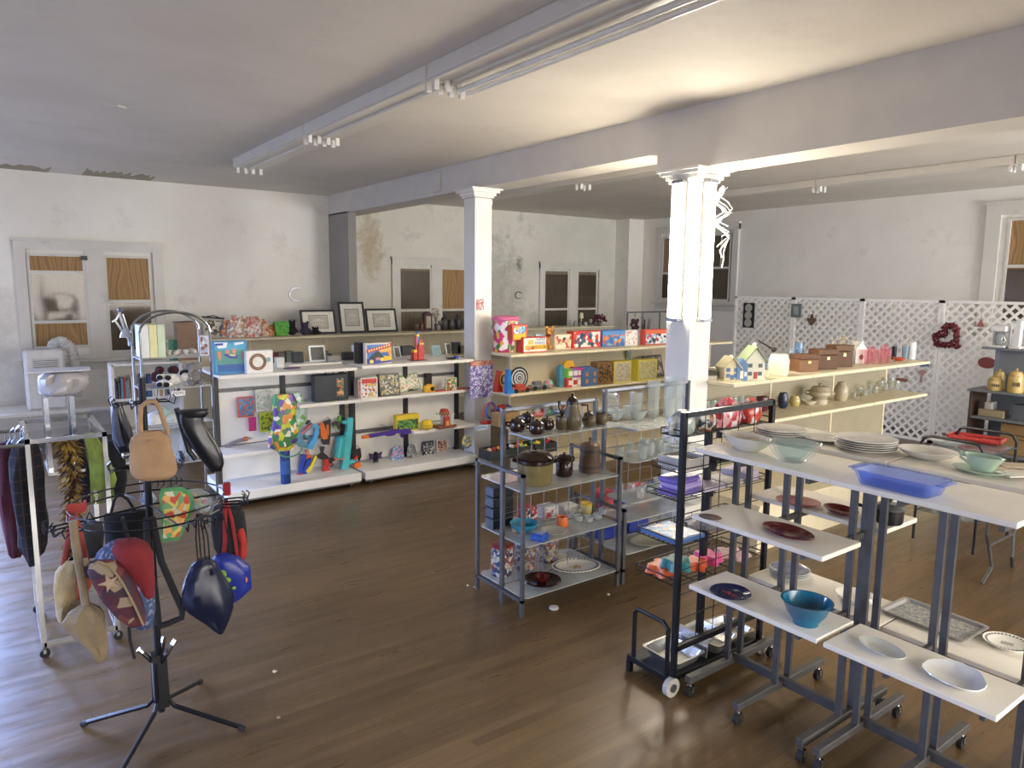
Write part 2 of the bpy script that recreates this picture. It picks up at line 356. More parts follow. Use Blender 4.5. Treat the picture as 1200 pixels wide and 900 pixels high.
# stub wall, chase in the far corner, beam in two depths
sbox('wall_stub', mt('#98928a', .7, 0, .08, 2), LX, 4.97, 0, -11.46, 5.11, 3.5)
sbox('wall_chase', W1, LX, 11.93, 0, -11.87, RY, CEIL)
b = MB(); b.box(LX, 4.97, 3.48, -4.62, 5.37, CEIL); b.box(-4.62, 4.97, 3.305, FX, 5.37, CEIL); struct(b.build('trim_beam', BEAMM))
b = MB(); b.box(-8.58, 4.94, 3.52, -8.42, 4.97, 3.77, .008); o = struct(b.build('trim_junction_cover', BEAMM))
def column(name, cx, cy, zt, s=.13):
    CP = mt('#e4e1d8', .45, 0, .05, 3)
    b = MB(); b.box(cx-s, cy-s, .12, cx+s, cy+s, zt-.115); struct(b.build(name, CP))
    b = MB()
    for i, (e, h0, h1) in enumerate(((.02, .11, .085), (.04, .085, .05), (.075, .05, .02), (.1, .02, 0))): b.box(cx-s-e, cy-s-e, zt-h0, cx+s+e, cy+s+e, zt-h1)
    struct(b.build('trim_capital', CP))
    b = MB(); b.box(cx-s-.015, cy-s-.015, 0, cx+s+.015, cy+s+.015, .12, .004); struct(b.build('trim_plinth', CP))
column('column_1', -7.68, 5.06, 3.48, .125); column('column_2', -4.28, 5.08, 3.305, .135)
b = MB(); b.box(-7.548, 4.955, 1.99, -7.552+.01, 5.06, 2.13); o = b.build('sticker', art(31, ['#b03a34', '#e8ded2', '#c4524a', '#8d3b36'], 60)); tag(o, 'small red and white paper sticker on the white column face', 'sticker')
# bare patches where paint has flaked off the ceiling, by the left wall
def jag(x0, x1, y0, y1, seed):
    r = random.Random(seed); ps = []
    for i in range(26):
        ps.append((x0+r.uniform(0, .05), y0+(y1-y0)*i/25))
    for i in range(26):
        ps.append((x1+r.uniform(-.34, .1)*(1 if 2 < i < 23 else 2), y1-(y1-y0)*i/25))
    b = MB(); vs = [(x, y, CEIL-.003) for x, y in ps]+[(x, y, CEIL-.0005) for x, y in ps]; k = len(ps)
    b.add(vs, [tuple(range(k))]+[(i, (i+1) % k, (i+1) % k+k, i+k) for i in range(k)]); return b
PT = mt('#9d9480', .9, 0, .12, 8)
struct(jag(-12.28, -11.75, -.9, .85, 3).build('ceiling_bare_patch', PT)); struct(jag(-12.28, -11.6, 1.25, 2.15, 8).build('ceiling_bare_patch', PT))
b = MB(); b.tube([(-7.3, .95, CEIL-.002), (-7.24, 1.05, CEIL-.012), (-7.3, 1.13, CEIL-.006), (-7.2, 1.2, CEIL-.002)], .008, 5); struct(b.build('ceiling_paint_flake', TRIM))

# ------------------------------------------------------------------ boarded windows
PLY = plywood(); PLYG = plywood('weathered_plywood', ('#6f6250', '#8a7c66', '#7a6d58')); DUSTY = glass('#8f8474', .2)
def window(n, org, rot, W, H, panes, trimw=.14, sill=True):
    """org: left bottom of the casing seen from inside; panes: (x0,x1,z0,z1,material,[bars],glass)"""
    t = bpy.data.objects.new('window_%d' % n, None); C.objects.link(t); t.location = org; t.rotation_euler = (0, 0, rot); struct(t)
    b = MB(); z0 = 0
    b.box(0, -.05, z0, trimw, 0, H); b.box(W-trimw, -.05, z0, W, 0, H); b.box(0, -.055, H-trimw*.8, W, 0, H); b.box(-.02, -.08, H, W+.02, 0, H+.035)
    xs = sorted(panes, key=lambda q: q[0])
    for a, c in zip(xs, xs[1:]):
        if c[0] > a[1]+.02: b.box(a[1], -.05, 0, c[0], 0, H)
    b.box(trimw*.9, -.04, 0, W-trimw*.9, 0, min(q[2] for q in xs))
    b.build('casing', TRIM, t)
    if sill:
        b = MB(); b.box(-.05, -.13, -.05, W+.05, 0, 0, .008); b.box(0, -.03, -.17, W, 0, -.05); b.build('sill', TRIM, t)
    for (x0, x1, a0, a1, pm, bars, vb, gl) in panes:
        b = MB(); b.box(x0, -.012, a0, x1, -.002, a1); b.build('plywood_board', pm, t)
        b = MB(); e = .035
        b.box(x0, -.034, a0, x0+e, -.013, a1); b.box(x1-e, -.034, a0, x1, -.013, a1); b.box(x0, -.036, a1-e, x1, -.013, a1); b.box(x0, -.036, a0, x1, -.013, a0+e*1.3)
        for z in bars: b.box(x0, -.042, z-.022, x1, -.013, z+.022)
        for x in vb: b.box(x-.008, -.036, bars[0] if bars else a0, x+.008, -.013, a1)
        sash = b.build('sash', TRIM, t)
        if gl:
            b = MB(); b.box(x0+e, -.026, gl[0], x1-e, -.022, gl[1]); b.build('pane', DUSTY, sash)
    return t
window(1, (LX, .36, 1.17), PX, 1.9, 1.69, [(.15, .86, .16, 1.52, PLY, [.55, 1.26], [], (.57, 1.24)), (1.1, 1.73, .06, 1.52, PLY, [.84], [], (.1, .82))])
window(2, (LX, 6.17, .95), PX, 1.83, 1.83, [(.14, .84, .1, 1.68, PLYG, [.86], [], (.9, 1.6)), (1.05, 1.7, .1, 1.68, PLY, [.86], [], (.12, .84))])
window(3, (LX, 9.68, .95), PX, 1.86, 1.83, [(.1, .83, .1, 1.7, PLYG, [.84], [], (.12, 1.6)), (1.07, 1.68, .1, 1.7, PLYG, [.84], [], (.12, 1.6))])
window(4, (-11.42, RY, 1.98), 0, 2.2, 1.6, [(.16, 1.0, .03, 1.42, plywood('rosy_plywood', ('#8d6b5c', '#a07f6e', '#957465')), [.62], [], (.06, .6)), (1.15, 2.02, .03, 1.42, PLYG, [.72], [1.45, 1.78], (.06, 1.4))])
window(5, (-4.76, RY, 1.75), 0, 2.0, 1.82, [(.3, 1.05, .05, 1.6, PLY, [.9], [.62], (.1, .86)), (1.2, 1.85, .05, 1.6, PLY, [.9], [], None)], .2)
b = MB(); b.box(-12.25, 1.17, 2.61, -12.22, 1.25, 2.67, .004); struct(b.build('trim_window_latch', BLACK))
# surface pipes and cracks read as thin raised lines on the plaster
b = MB(); b.tube([P(348+9*math.cos(a), 345-8*math.sin(a), X=LX+.012) for a in [R(q) for q in range(60, 330, 30)]], .012, 5); o = b.build('wall_hook', STEEL); tag(o, 'small curved metal hook high on the left wall above the pictures', 'hook')
b = MB(); b.tube([P(608+4*math.cos(a), 346-4*math.sin(a), X=LX+.012) for a in [R(q) for q in range(40, 320, 30)]], .012, 5); o = b.build('wall_hook', STEEL); tag(o, 'small curved metal hook on the stained wall right of the white column', 'hook')

# ------------------------------------------------------------------ ceiling light runs
FIX = mt('#d6d0c4', .4, 0, .05, 3); SOCK = mt('#dcd9d2', .4)
def run(x0, x1, y, w, lab, tubes=(), flat=False, cat='light fixture', grp=None):
    t = thing('fluorescent_fixture', lab, cat, ((x0+x1)/2, y, CEIL), 0, grp); L = x1-x0; h = .1
    b = MB(); b.box(-L/2, -w/2, -h, L/2, w/2, 0, .006)
    if not flat: b.box(-L/2, -w/2+.02, -h-.012, L/2, -w/2+.04, -h); b.box(-L/2, -.02, -h-.02, L/2, .02, -h)
    b.build('housing', FIX, t)
    for e in (-1, 1):
        for k in range(4 if w > .3 else 2):
            yy = -w/2+w*(k+.5)/(4 if w > .3 else 2)
            b = MB(); b.box(e*L/2-e*.05-.014, yy-.02, -h-.075, e*L/2-e*.05+.014, yy+.02, -h, .004); b.build('lamp_socket', SOCK, t)
    for k in tubes:
        yy = -w/2+w*(k+.5)/4; b = MB(); b.tube([(-L/2+.06, yy, -h-.055), (L/2-.06, yy, -h-.055)], .019, 10); b.build('tube', mt('#e6e2d8', .2), t, True)
    return t
g1 = 'ceiling light run over the open floor'
run(-9.44, -7.01, 2.78, .37, 'farthest unlit section of the long ceiling light run, nearest the boarded left wall', grp=g1)
run(-7.0, -4.6, 2.78, .37, 'middle unlit section of the long ceiling light run, with bare sockets and no tubes', grp=g1)
run(-4.59, -2.15, 2.78, .37, 'ceiling light section with tubes fitted, nearest the photographer over the open floor', (2, 3), grp=g1)
run(-2.14, .3, 2.78, .37, 'ceiling light section above the photographer at the top edge of the photo', (2, 3), grp=g1)
g2 = 'ceiling light run behind the beam'
run(-10.3, -7.86, 6.95, .3, 'ceiling light section behind the beam nearest the white column', flat=True, grp=g2)
run(-7.85, -5.41, 6.95, .3, 'ceiling light section behind the beam between the two columns', flat=True, grp=g2)
g3 = 'ceiling light run by the lattice wall'
run(-8.35, -5.91, 9.68, .2, 'narrow ceiling strip light right of the lit column, farther section', flat=True, grp=g3)
run(-5.9, -3.46, 9.68, .2, 'narrow ceiling strip light in front of the boarded right window', flat=True, grp=g3)
run(-3.45, -1.0, 9.68, .2, 'narrow ceiling strip light at the right edge of the photo', flat=True, grp=g3)

# ------------------------------------------------------------------ lit tube fixtures on the column
LIT = emis('#fff3df', TUBE)
def wall_tubes(loc, rot, lab):
    t = thing('fluorescent_fixture', lab, 'light fixture', loc, rot, 'lit fluorescent fixtures on the column'); H = 1.2
    b = MB(); b.box(-.052, -.028, .02, .052, 0, H, .004); b.build('housing', mt('#8f8d88', .5), t)
    for z in (0, H-.02):
        b = MB(); b.box(-.062, -.08, z, .062, 0, z+.03, .004); b.build('end_cap', STEEL, t)
    for x in (-.034, .034):
        b = MB(); b.tube([(x, -.055, .03), (x, -.055, H-.02)], .0165, 12); b.build('tube', LIT, t, True)
wall_tubes((-4.29, 4.945, 2.0), 0, 'lit upright double fluorescent fixture on the left face of the column')
wall_tubes((-4.145, 5.08, 2.0), PX, 'lit upright double fluorescent fixture on the right face of the column')
wall_tubes((-4.415, 5.08, 2.0), -PX, 'added unseen lit double fluorescent fixture on the far left face of the column')  # added on a hidden face to brighten the room behind the beam
wall_tubes((-4.28, 5.215, 2.0), PI, 'added unseen lit double fluorescent fixture on the rear face of the column')  # second added fixture, out of view, for the dark rear walls
b = MB(); r = random.Random(4)
for k in range(5):
    pts = []; x, y, z = -4.115+.008*k, 5.2+.012*k, 3.16
    for i in range(12):
        pts.append((x+.05*math.sin(i*1.3+k), y+.05*math.cos(i*1.7+k*2)+.004*i, z-i*(.03+.008*k)))
    b.tube(pts, .005, 5)
o = b.build('loose_wires', mt('#c9c7c2', .5)); tag(o, 'tangle of loose curly wires beside the lit column', 'wires')
# ------------------------------------------------------------------ store fixtures
ENAM = mt('#e6e3da', .4, 0, .04, 3); SLOT = mt('#6c6c6c', .5, .3, .3, 40)
def caster(b, x, y, r=.035, ang=0):
    b.tube([(x, y, r*2+.04), (x, y, r*1.6)], .012, 8); b.tube([(x-.012, y, r), (x+.012, y, r)], r, 14)
def casters(t, pts, r=.035, m=None):
    for x, y in pts:
        b = MB(); b.tube([(x, y, r*2+.04), (x, y, r*1.5)], .012, 8); b.box(x-.017, y-.008, r, x-.013, y+.008, r*1.9); b.box(x+.013, y-.008, r, x+.017, y+.008, r*1.9); c_ = b.build('caster', m or CHROME, t)
        b = MB(); b.tube([(x-.012, y, r), (x+.012, y, r)], r, 14); b.build('caster_wheel', RUBBER, c_)
def gondola(lab, y0, y1, shelves, cuts, grp):
    """white double sided gondola along Y, front at +X. origin at floor, front plane x=0"""
    t = thing('gondola_shelving', lab, 'shelving', (-7.45, 0, 0), 0, grp); H = 1.36
    b = MB(); b.box(-.9, y0, .07, 0, y1, .165, .006); b.build('base_deck', ENAM, t)
    b = MB(); b.box(-.88, y0+.01, .05, -.02, y1-.01, .07); b.build('base_frame', STEEL, t)
    for y in cuts:
        b = MB(); b.box(-.47, y-.028, .165, -.41, y+.028, H-.03); b.box(-.412, y-.012, .2, -.405, y+.012, H-.05); b.build('upright', mt('#37373a', .45, .4), t)
    for a, c in zip(cuts, cuts[1:]):
        for z0, z1 in ((.2, .53), (.575, 1.15), (1.19, 1.34)):
            b = MB(); b.box(-.45, a+.03, z0, -.43, c-.03, z1, .003); b.build('back_panel', ENAM, t)
        for z in (.552, 1.17):
            b = MB(); b.box(-.455, a+.02, z-.02, -.425, c-.02, z+.02)
            for i in range(4):
                yy = a+.1+i*(c-a-.2)/3; b.tube([(-.43, yy, z), (-.38, yy, z+.004)], .003, 5)
            b.build('slotted_rail', SLOT, t)
    for (a, c, z, x0, x1) in shelves:
        b = MB(); b.box(x0, a, z-.03, x1, c, z, .004); b.box(x1-.006, a, z-.034, x1+.004, c, z-.002)
        b.build('shelf', ENAM, t)
        b = MB()
        for y in (a+.02, c-.02): b.prism([(x0, z-.03), (x1*.55+x0*.45, z-.03), (x0, z-.09)], y-.004, y+.004)
        b.build('shelf_bracket', DSTEEL, t)
    casters(t, [(-.08, y0+.1), (-.08, y1-.1), (-.82, y0+.1), (-.82, y1-.1)], .025)
    return t
gg = 'white gondola shelving units'
gondola('white mobile gondola shelving, left unit, with the toy blasters and the black carrying case', 1.86, 3.33,
        [(1.83, 3.3, 1.38, -.44, 0), (1.83, 3.3, 1.38, -.92, -.46), (2.64, 3.34, 1.01, -.42, -.02), (1.84, 2.55, .57, -.42, 0)], [1.89, 2.6, 3.29], gg)
gondola('white mobile gondola shelving, right unit, with toy castle and purple toy rifle, beside the column', 3.38, 4.9,
        [(3.36, 4.85, 1.39, -.44, 0), (3.36, 4.85, 1.39, -.92, -.46), (3.38, 4.87, 1.0, -.42, -.1), (4.0, 4.87, .57, -.42, 0)], [3.42, 4.12, 4.86], gg)
PEGY = pegboard('#d8ccac'); PEGX = pegboard('#d3c6a6')
def cream_gondola(lab, ox, y0, y1, tiers, deck, H, n, grp, back=-.42, peg=None):
    t = thing('gondola_shelving', lab, 'shelving', (ox, 0, 0), 0, grp)
    b = MB(); b.box(back, y0, 0, deck[0], y1, deck[1]-.02); b.box(back, y0, deck[1]-.02, deck[0]+.01, y1, deck[1], .004); b.build('base_deck', CREAM, t)
    L = (y1-y0)/n
    for i in range(n):
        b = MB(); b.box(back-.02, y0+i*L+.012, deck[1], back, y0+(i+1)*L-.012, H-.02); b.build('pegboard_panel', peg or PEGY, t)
    for i in range(n+1):
        b = MB(); y = y0+i*L; b.box(back-.03, y-.014, deck[1], back+.006, y+.014, H-.01); b.build('upright', CREAM, t)
    for (z, x1, ya, yb) in tiers:
        k = max(1, round((yb-ya)/1.22))
        for i in range(k):
            a = ya+(yb-ya)*i/k; c = ya+(yb-ya)*(i+1)/k
            b = MB(); b.box(back+.004, a+.002, z-.032, x1, c-.002, z, .005); b.build('shelf', CREAM, t)
    return t
cg = 'cream pegboard gondola shelving'
cream_gondola('cream pegboard gondola stocked with toys, running from the white column to behind the lit column', -6.8, 4.96+.3, 9.1,
              [(1.49, 0, 4.9+.05, 9.1), (1.02, 0, 4.95, 9.1), (.62, 0, 4.95, 9.1)], (.05, .2), 1.5, 3, cg)
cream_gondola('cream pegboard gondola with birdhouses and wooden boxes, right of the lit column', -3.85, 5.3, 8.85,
              [(1.47, 0, 5.2, 8.85), (1.09, 0, 5.2, 8.85)], (.25, .42), 1.48, 3, cg, -.5, pegboard('#a0967c'))  # cream pegboard given a darker colour in place of dimmer light here
cream_gondola('long cream shelving at the back carrying the framed pictures', -10.98, 2.05, 10.7,
              [(1.48, 0, 2.05, 10.7), (1.05, .0, 2.05, 10.7)], (.05, .2), 1.5, 7, cg, -.45)
# grey pegboard unit before the lattice
PEGG = pegboard('#7f8488', '#2e3033', axis='XZ'); GSH = mt('#7d8286', .45, .2, .08)
t = thing('pegboard_shelving', 'grey pegboard shelf unit with the coffee maker and yellow canisters, at the right edge', 'shelving', (-4.07, 10.75, 0), 0)
b = MB(); b.box(.1, .38, .1, 1.5, .4, 1.56); b.build('pegboard_panel', PEGG, t)
b = MB(); b.box(.06, .36, 0, .1, .42, 1.57); b.build('upright', GSH, t)
for z, y0, x0 in ((1.54, .05, .0), (.98, -.15, -.05), (.62, -.15, 0.02), (.16, -.15, 0)):
    b = MB(); b.box(x0, y0, z-.03, 1.5, .38, z, .005); b.build('shelf', GSH, t)
b = MB(); b.box(-.03, -.1, 0, 0, .4, .95, .003); b.build('side_panel', mt('#4a3428', .5), t)

# lattice screen of framed panels
def lattice(x0, x1, lab, y=11.4, H=2.14):
    t = thing('lattice_panel', lab, 'lattice', (x0, y, 0), 0, 'white lattice screen panels'); W = x1-x0-.004
    b = MB(); e = .04
    b.box(0, -.02, 0, e, .02, H); b.box(W-e, -.02, 0, W, .02, H); b.box(0, -.02, H-e, W, .02, H); b.box(0, -.02, 0, W, .02, e); b.build('frame', LAT, t)
    b = MB(); st = .137; sw = .0185
    def seg(s_, sg):     # line z = sg*x + s_
        pts = []
        for X in (e, W-e):
            z = sg*X+s_
            if e <= z <= H-e: pts.append((X, z))
        for Z in (e, H-e):
            X = (Z-s_)/sg
            if e < X < W-e: pts.append((X, Z))
        return pts[:2] if len(pts) >= 2 else None
    for sg, yy in ((1, -.006), (-1, .006)):
        s_ = -W-.2 if sg == 1 else 0
        while s_ < H+W+.2:
            q = seg(s_, sg)
            if q:
                (xa, za), (xb, zb) = q; d = Vector((xb-xa, 0, zb-za))
                if d.length > .03:
                    d.normalize(); nn = Vector((-d.z, 0, d.x))*sw
                    A = Vector((xa, 0, za)); B_ = Vector((xb, 0, zb))
                    b.prism([(A.x+nn.x, A.z+nn.z), (B_.x+nn.x, B_.z+nn.z), (B_.x-nn.x, B_.z-nn.z), (A.x-nn.x, A.z-nn.z)], yy-.004, yy+.004)
            s_ += st
    b.build('lattice_slats', LAT, t); return t
LAT = mt('#f5f2ea', .5, 0, .04)
lattice(-8.5, -7.28, 'white lattice panel farthest left, behind the two birdhouses, with the black plaque')
lattice(-7.28, -6.06, 'white lattice panel second from the left, with the brown leaf plaque')
lattice(-6.06, -4.86, 'white lattice panel left of the heart wreath seam')
lattice(-4.86, -3.6, 'white lattice panel on which the red heart wreath hangs')
lattice(-3.6, -2.3, 'white lattice panel at the right edge under the boarded window')

# ------------------------------------------------------------------ rolling plate racks
def rack(x0, lab, near, far):
    t = thing('rolling_shelf_rack', lab, 'rack', (x0, 3.4, 0), 0, 'rolling shelf racks with dishes'); W = .76
    legs = (.0, .32, .69)
    for lx in legs:
        b = MB(); b.box(lx-.02, -.36, .09, lx+.02, .46, .13, .003); b.build('foot', DSTEEL, t)
        for y in (-.33, .43):
            b = MB(); b.tube([(lx, y, .09), (lx, y, .055)], .009, 8); b.box(lx-.018, y-.01, .03, lx-.014, y+.01, .07); b.box(lx+.014, y-.01, .03, lx+.018, y+.01, .07); b.box(lx-.018, y-.01, .066, lx+.018, y+.01, .07); c_ = b.build('caster', CHROME, t)
            b = MB(); b.tube([(lx-.012, y, .033), (lx+.012, y, .033)], .033, 14); b.build('caster_wheel', RUBBER, c_)
        for y in (-.01, .11):
            b = MB(); b.box(lx-.016, y-.011, .13, lx+.016, y+.011, 1.44); b.build('post', DSTEEL, t)
    b = MB(); b.box(legs[0], .035, .1, legs[-1], .065, .15, .003); b.build('crossbar', DSTEEL, t)
    for side, lst in ((-1, near), (1, far)):
        for (z, a, c, d) in lst:
            y0, y1 = (-.46, -.46+d) if side < 0 else (.07+(.0 if z > 1.3 else .05), .07+d)
            b = MB(); b.box(a, y0, z-.024, c, y1, z, .003); b.build('shelf', LAMI, t)
            for lx in (legs[1], legs[2]):
                b = MB(); b.box(lx-.01, min(y0+.02, 0), z-.052, lx+.01, max(y1-.02, 0), z-.024); b.build('shelf_bracket', DSTEEL, t)
    return t
rack(-2.46, 'left rolling plate rack with two lower shelves, holding the teal bowl and navy plate',
     [(1.47, .06, .81, .43), (1.11, .06, .8, .33), (.72, .06, .8, .32)], [(1.47, -.03, .79, .46), (1.11, .0, .78, .4), (.62, .02, .8, .39)])
rack(-1.68, 'right rolling plate rack holding the blue glass baking dish, cut off by the photo edge',
     [(1.47, .03, .745, .43), (.72, .05, .745, .32)], [(1.47, .02, 1.2, .46), (.62, .03, 1.2, .39)])

# ------------------------------------------------------------------ wire and glass display units in the middle
def wires(b, x, y0, y1, z0, z1, ny, nz, r=.003):
    for i in range(ny+1): y = y0+(y1-y0)*i/ny; b.tube([(x, y, z0), (x, y, z1)], r, 5)
    for i in range(nz+1): z = z0+(z1-z0)*i/nz; b.tube([(x, y0, z), (x, y1, z)], r, 5)
def round_slab(b, x0, y0, x1, y1, z0, z1, r=.05):
    ps = []
    for cx, cy, a0 in ((x1-r, y1-r, 0), (x0+r, y1-r, 90), (x0+r, y0+r, 180), (x1-r, y0+r, 270)):
        for i in range(5): a = R(a0+i*22.5); ps.append((cx+r*math.cos(a), cy+r*math.sin(a)))
    k = len(ps); b.add([(x, y, z0) for x, y in ps]+[(x, y, z1) for x, y in ps], [tuple(range(k-1, -1, -1)), tuple(range(k, 2*k))]+[(i, (i+1) % k, (i+1) % k+k, i+k) for i in range(k)])
def display(x0, x1, y0, y1, xc, H, hl, lab, tiers, top):
    t = thing('display_unit', lab, 'display stand', (x0, y0, 0), 0, 'metal display units with glass shelves')
    W = x1-x0; L = y1-y0; xm = xc-x0
    for y in (0, L):
        b = MB(); p = .0125
        b.box(-p, y-p, 0, p, y+p, hl); b.box(W-p, y-p, 0, W+p, y+p, hl); b.box(-p, y-p, hl-.02, W+p, y+p, hl); b.box(-p, y-p, .1, W+p, y+p, .12); b.build('end_frame', DSTEEL, t)
        b = MB(); b.box(xm-.016, y-p+.02*(1 if y == 0 else -1), 0, xm+.016, y+p+.02*(1 if y == 0 else -1), H); b.build('post', DSTEEL, t)
    b = MB(); b.box(xm-.012, 0, H-.02, xm+.012, L, H); b.build('top_rail', STEEL, t)
    b = MB(); wires(b, xm, .03, L-.03, .14, H-.03, 7, 12); b.build('wire_grid', STEEL, t)
    for z in tiers:
        for xa, xb in ((.0, xm-.01), (xm+.01, W+.02)):
            b = MB(); round_slab(b, xa, .01, xb, L-.01, z-.008, z, .04); b.build('glass_shelf', SHELFGLASS, t)
        b = MB(); b.box(0, .04, z-.018, W, .05, z-.009); b.box(0, L-.05, z-.018, W, L-.04, z-.009); b.build('shelf_bracket', STEEL, t)
    z, a, c = top
    b = MB(); round_slab(b, a-x0, .03, c-x0, L-.01, z-.009, z, .05); b.build('glass_shelf', SHELFGLASS, t)
    b = MB(); b.box(xm, .08, z-.03, c-x0-.05, .09, z-.01); b.box(xm, L-.08, z-.03, c-x0-.05, L-.07, z-.01); b.build('shelf_bracket', STEEL, t)
    return t
display(-4.365, -3.8, 2.88, 3.8, -4.07, 1.44, 1.02, 'near metal and glass display unit with the brown crockery and slow cooker', (.135, .51, .89), (1.28, -4.05, -3.76))
display(-4.365, -3.8, 3.86, 4.88, -4.07, 1.5, .6, 'far metal and glass display unit holding clear vases and glassware', (.24, .5), (1.23, -4.05, -3.72))
t = [o for o in C.objects if o.name == 'display_unit.001'][0]
for z in (.65, .97):
    b = MB(); round_slab(b, .3, .03, .6, 1.01, z-.009, z, .06); b.build('glass_shelf', SHELFGLASS, t)

# black wire magazine rack on wheels
t = thing('wire_rack', 'black rolling wire rack with plastic bags and paper goods beside the plate racks', 'rack', (-2.53, 3.0, 0))
b = MB()
for y in (0, .8): b.box(-.014, y-.014, .1, .014, y+.014, 1.63)
b.box(-.014, 0, 1.6, .014, .8, 1.63); b.box(-.014, 0, .26, .014, .8, .29); b.build('side_frame', BLKMET, t)
b = MB(); wires(b, 0, .03, .78, .3, 1.6, 5, 9, .0028); b.build('wire_grid', BLKMET, t)
b = MB(); b.box(-.34, -.03, .07, .0, .84, .105, .004); b.box(-.34, -.03, .0, -.31, .0, .07); b.box(-.34, .81, 0, -.31, .84, .07); b.build('base', BLKMET, t)
TIERS = ((1.49, -.16), (1.29, -.22), (1.13, -.25), (.87, -.31), (.64, -.32))
for z, d in TIERS:
    b = MB()
    for i in range(9): x = d+(-.01-d)*i/8; b.tube([(x, .0, z), (x, .8, z)], .0028, 5)
    for i in range(6): y = .8*i/5; b.tube([(d, y, z+.035), (d, y, z), (-.01, y, z)], .003, 5)
    b.tube([(-.01, 0, z+.035), (d, 0, z+.035), (d, .8, z+.035), (-.01, .8, z+.035)], .004, 6)
    b.tube([(d*.45, .4, z-.06), (d*.45, .4, z)], .012, 6, sq=True); b.build('wire_shelf', BLKMET, t)
b = MB(); b.box(d*.45-.012, .38, .1, d*.45+.012, .42, 1.49); b.build('center_post', BLKMET, t)
b = MB(); b.tube([(-.3, -.01, .1), (-.3, -.01, .38), (-.28, -.01, .41), (-.08, -.01, .41), (-.04, -.01, .38), (-.04, -.01, .1)], .014, 8); b.build('handle', BLKMET, t)
for y in (-.02, .82):
    b = MB(); b.tube([(.0-.012, y, .055), (.02, y, .055)], .055, 18); b.mat(1).tube([(.02, y, .055), (.026, y, .055)], .025, 12); b.build('wheel', [mt('#a9a69e', .4), STEEL], t)

# ------------------------------------------------------------------ left fixtures
t = thing('garment_rack', 'chrome rectangular garment rack holding the yellow boa and lime scarf', 'clothes rack', (-5.8, .14, 0)); W, L, H = .75, .4, 1.37
b = MB(); q = .013
for x in (0, W):
    for y in (0, L): b.box(x-q, y-q, .07, x+q, y+q, H)
b.box(-q, -q, H-.026, W+q, q, H); b.box(-q, L-q, H-.026, W+q, L+q, H); b.box(-q, 0, H-.026, q, L, H); b.box(W-q, 0, H-.026, W+q, L, H)
for y in (0, L): b.box(0, y-q, .07, W, y+q, .096)
b.box(-q, 0, .07, q, L, .096); b.box(W-q, 0, .07, W+q, L, .096); b.build('frame', CHROME, t)
b = MB()
for x in (.3, .52):
    for y in (.12, .26): b.box(x-.012, y-.012, 1.1, x+.012, y+.012, 1.58)
b.box(.2, .1, 1.1, .6, .3, 1.12); b.build('top_support', CHROME, t)
b = MB(); b.tube([(W, 0, H-.03), (W, -.32, H-.03)], .012, 8); b.tube([(W*.3, 0, H-.03), (W*.3, -.32, H-.03)], .012, 8); b.build('hang_bar', CHROME, t)
casters(t, [(0, 0), (W, 0), (0, L), (W, L)], .028)

t = thing('arched_rack', 'arched chrome rack with glass shelves, holding the binders and the spotted plush toy', 'rack', (-7.0, 1.01, 0)); W, L = .4, .55
for x in (0, W):
    b = MB(); pts = [(x, 0, 0), (x, 0, 1.88)]+[(x, L/2-L/2*math.cos(R(a)), 1.88+.17*math.sin(R(a))) for a in range(15, 180, 15)]+[(x, L, 1.88), (x, L, 0)]
    b.tube(pts, .011, 8); b.build('arched_frame', CHROME, t)
for z in (.75, 1.1, 1.41, 1.67):
    b = MB(); b.box(0, .01, z-.008, W, L-.01, z); b.build('glass_shelf', SHELFGLASS, t)
    b = MB(); b.tube([(0, 0, z-.015), (W, 0, z-.015)], .006, 6); b.tube([(0, L, z-.015), (W, L, z-.015)], .006, 6); b.build('crossbar', CHROME, t)

# spinner rack
SPX, SPY = -3.85, .585
t = thing('spinner_rack', 'black spinning bag rack on four splayed legs, hung with bags and backpacks', 'rack', (SPX, SPY, 0))
b = MB(); b.tube([(0, 0, .1), (0, 0, 1.84)], .017, 12); b.tube([(0, 0, .13), (0, 0, .42)], .034, 4, sq=True); b.build('pole', BLKMET, t)
for a in (-128, -38+90+0, 142, -38):
    ex, ey = math.cos(R(a)), math.sin(R(a)); b = MB()
    b.tube([(ex*.03, ey*.03, .38), (ex*.035, ey*.035, .17), (ex*.07, ey*.07, .13), (ex*.42, ey*.42, .018)], .012, 8)
    b.mat(1).tube([(ex*.4, ey*.4, .022), (ex*.43, ey*.43, .012)], .015, 8); b.build('leg', [BLKMET, RUBBER], t)
for a in (20, 100, 150, 260):
    ex, ey = math.cos(R(a)), math.sin(R(a)); b = MB(); b.tube([(ex*.03, ey*.03, .38), (ex*.08, ey*.08, .45)], .011, 8); b.mat(1).tube([(ex*.07, ey*.07, .437), (ex*.088, ey*.088, .46)], .0135, 8); b.build('peg', [BLKMET, CHROME], t)
def arm_hook(b, a, z, r0, r1):
    ex, ey = math.cos(a), math.sin(a)
    b.tube([(ex*r0, ey*r0, z), (ex*r1, ey*r1, z), (ex*(r1+.02), ey*(r1+.02), z-.012), (ex*(r1+.03), ey*(r1+.03), z+.02), (ex*(r1+.015), ey*(r1+.015), z+.035)], .0035, 5)
for z, rr in ((1.185, .35),):
    b = MB(); b.ring((0, 0, z), rr, .005); b.ring((0, 0, z+.045), rr*.99, .004)
    for k in range(4): a = R(10+90*k); b.tube([(0, 0, z+.02), (math.cos(a)*rr, math.sin(a)*rr, z)], .005, 6)
    b.build('hoop', BLKMET, t)
    for k0 in (-1.45, 1.0, 2.6, .2):
        b = MB()
        for i in range(7): arm_hook(b, k0+i*.07, z+.01*(i % 2), rr, rr+.07+.01*(i % 3))
        b.build('hook_row', BLKMET, t)
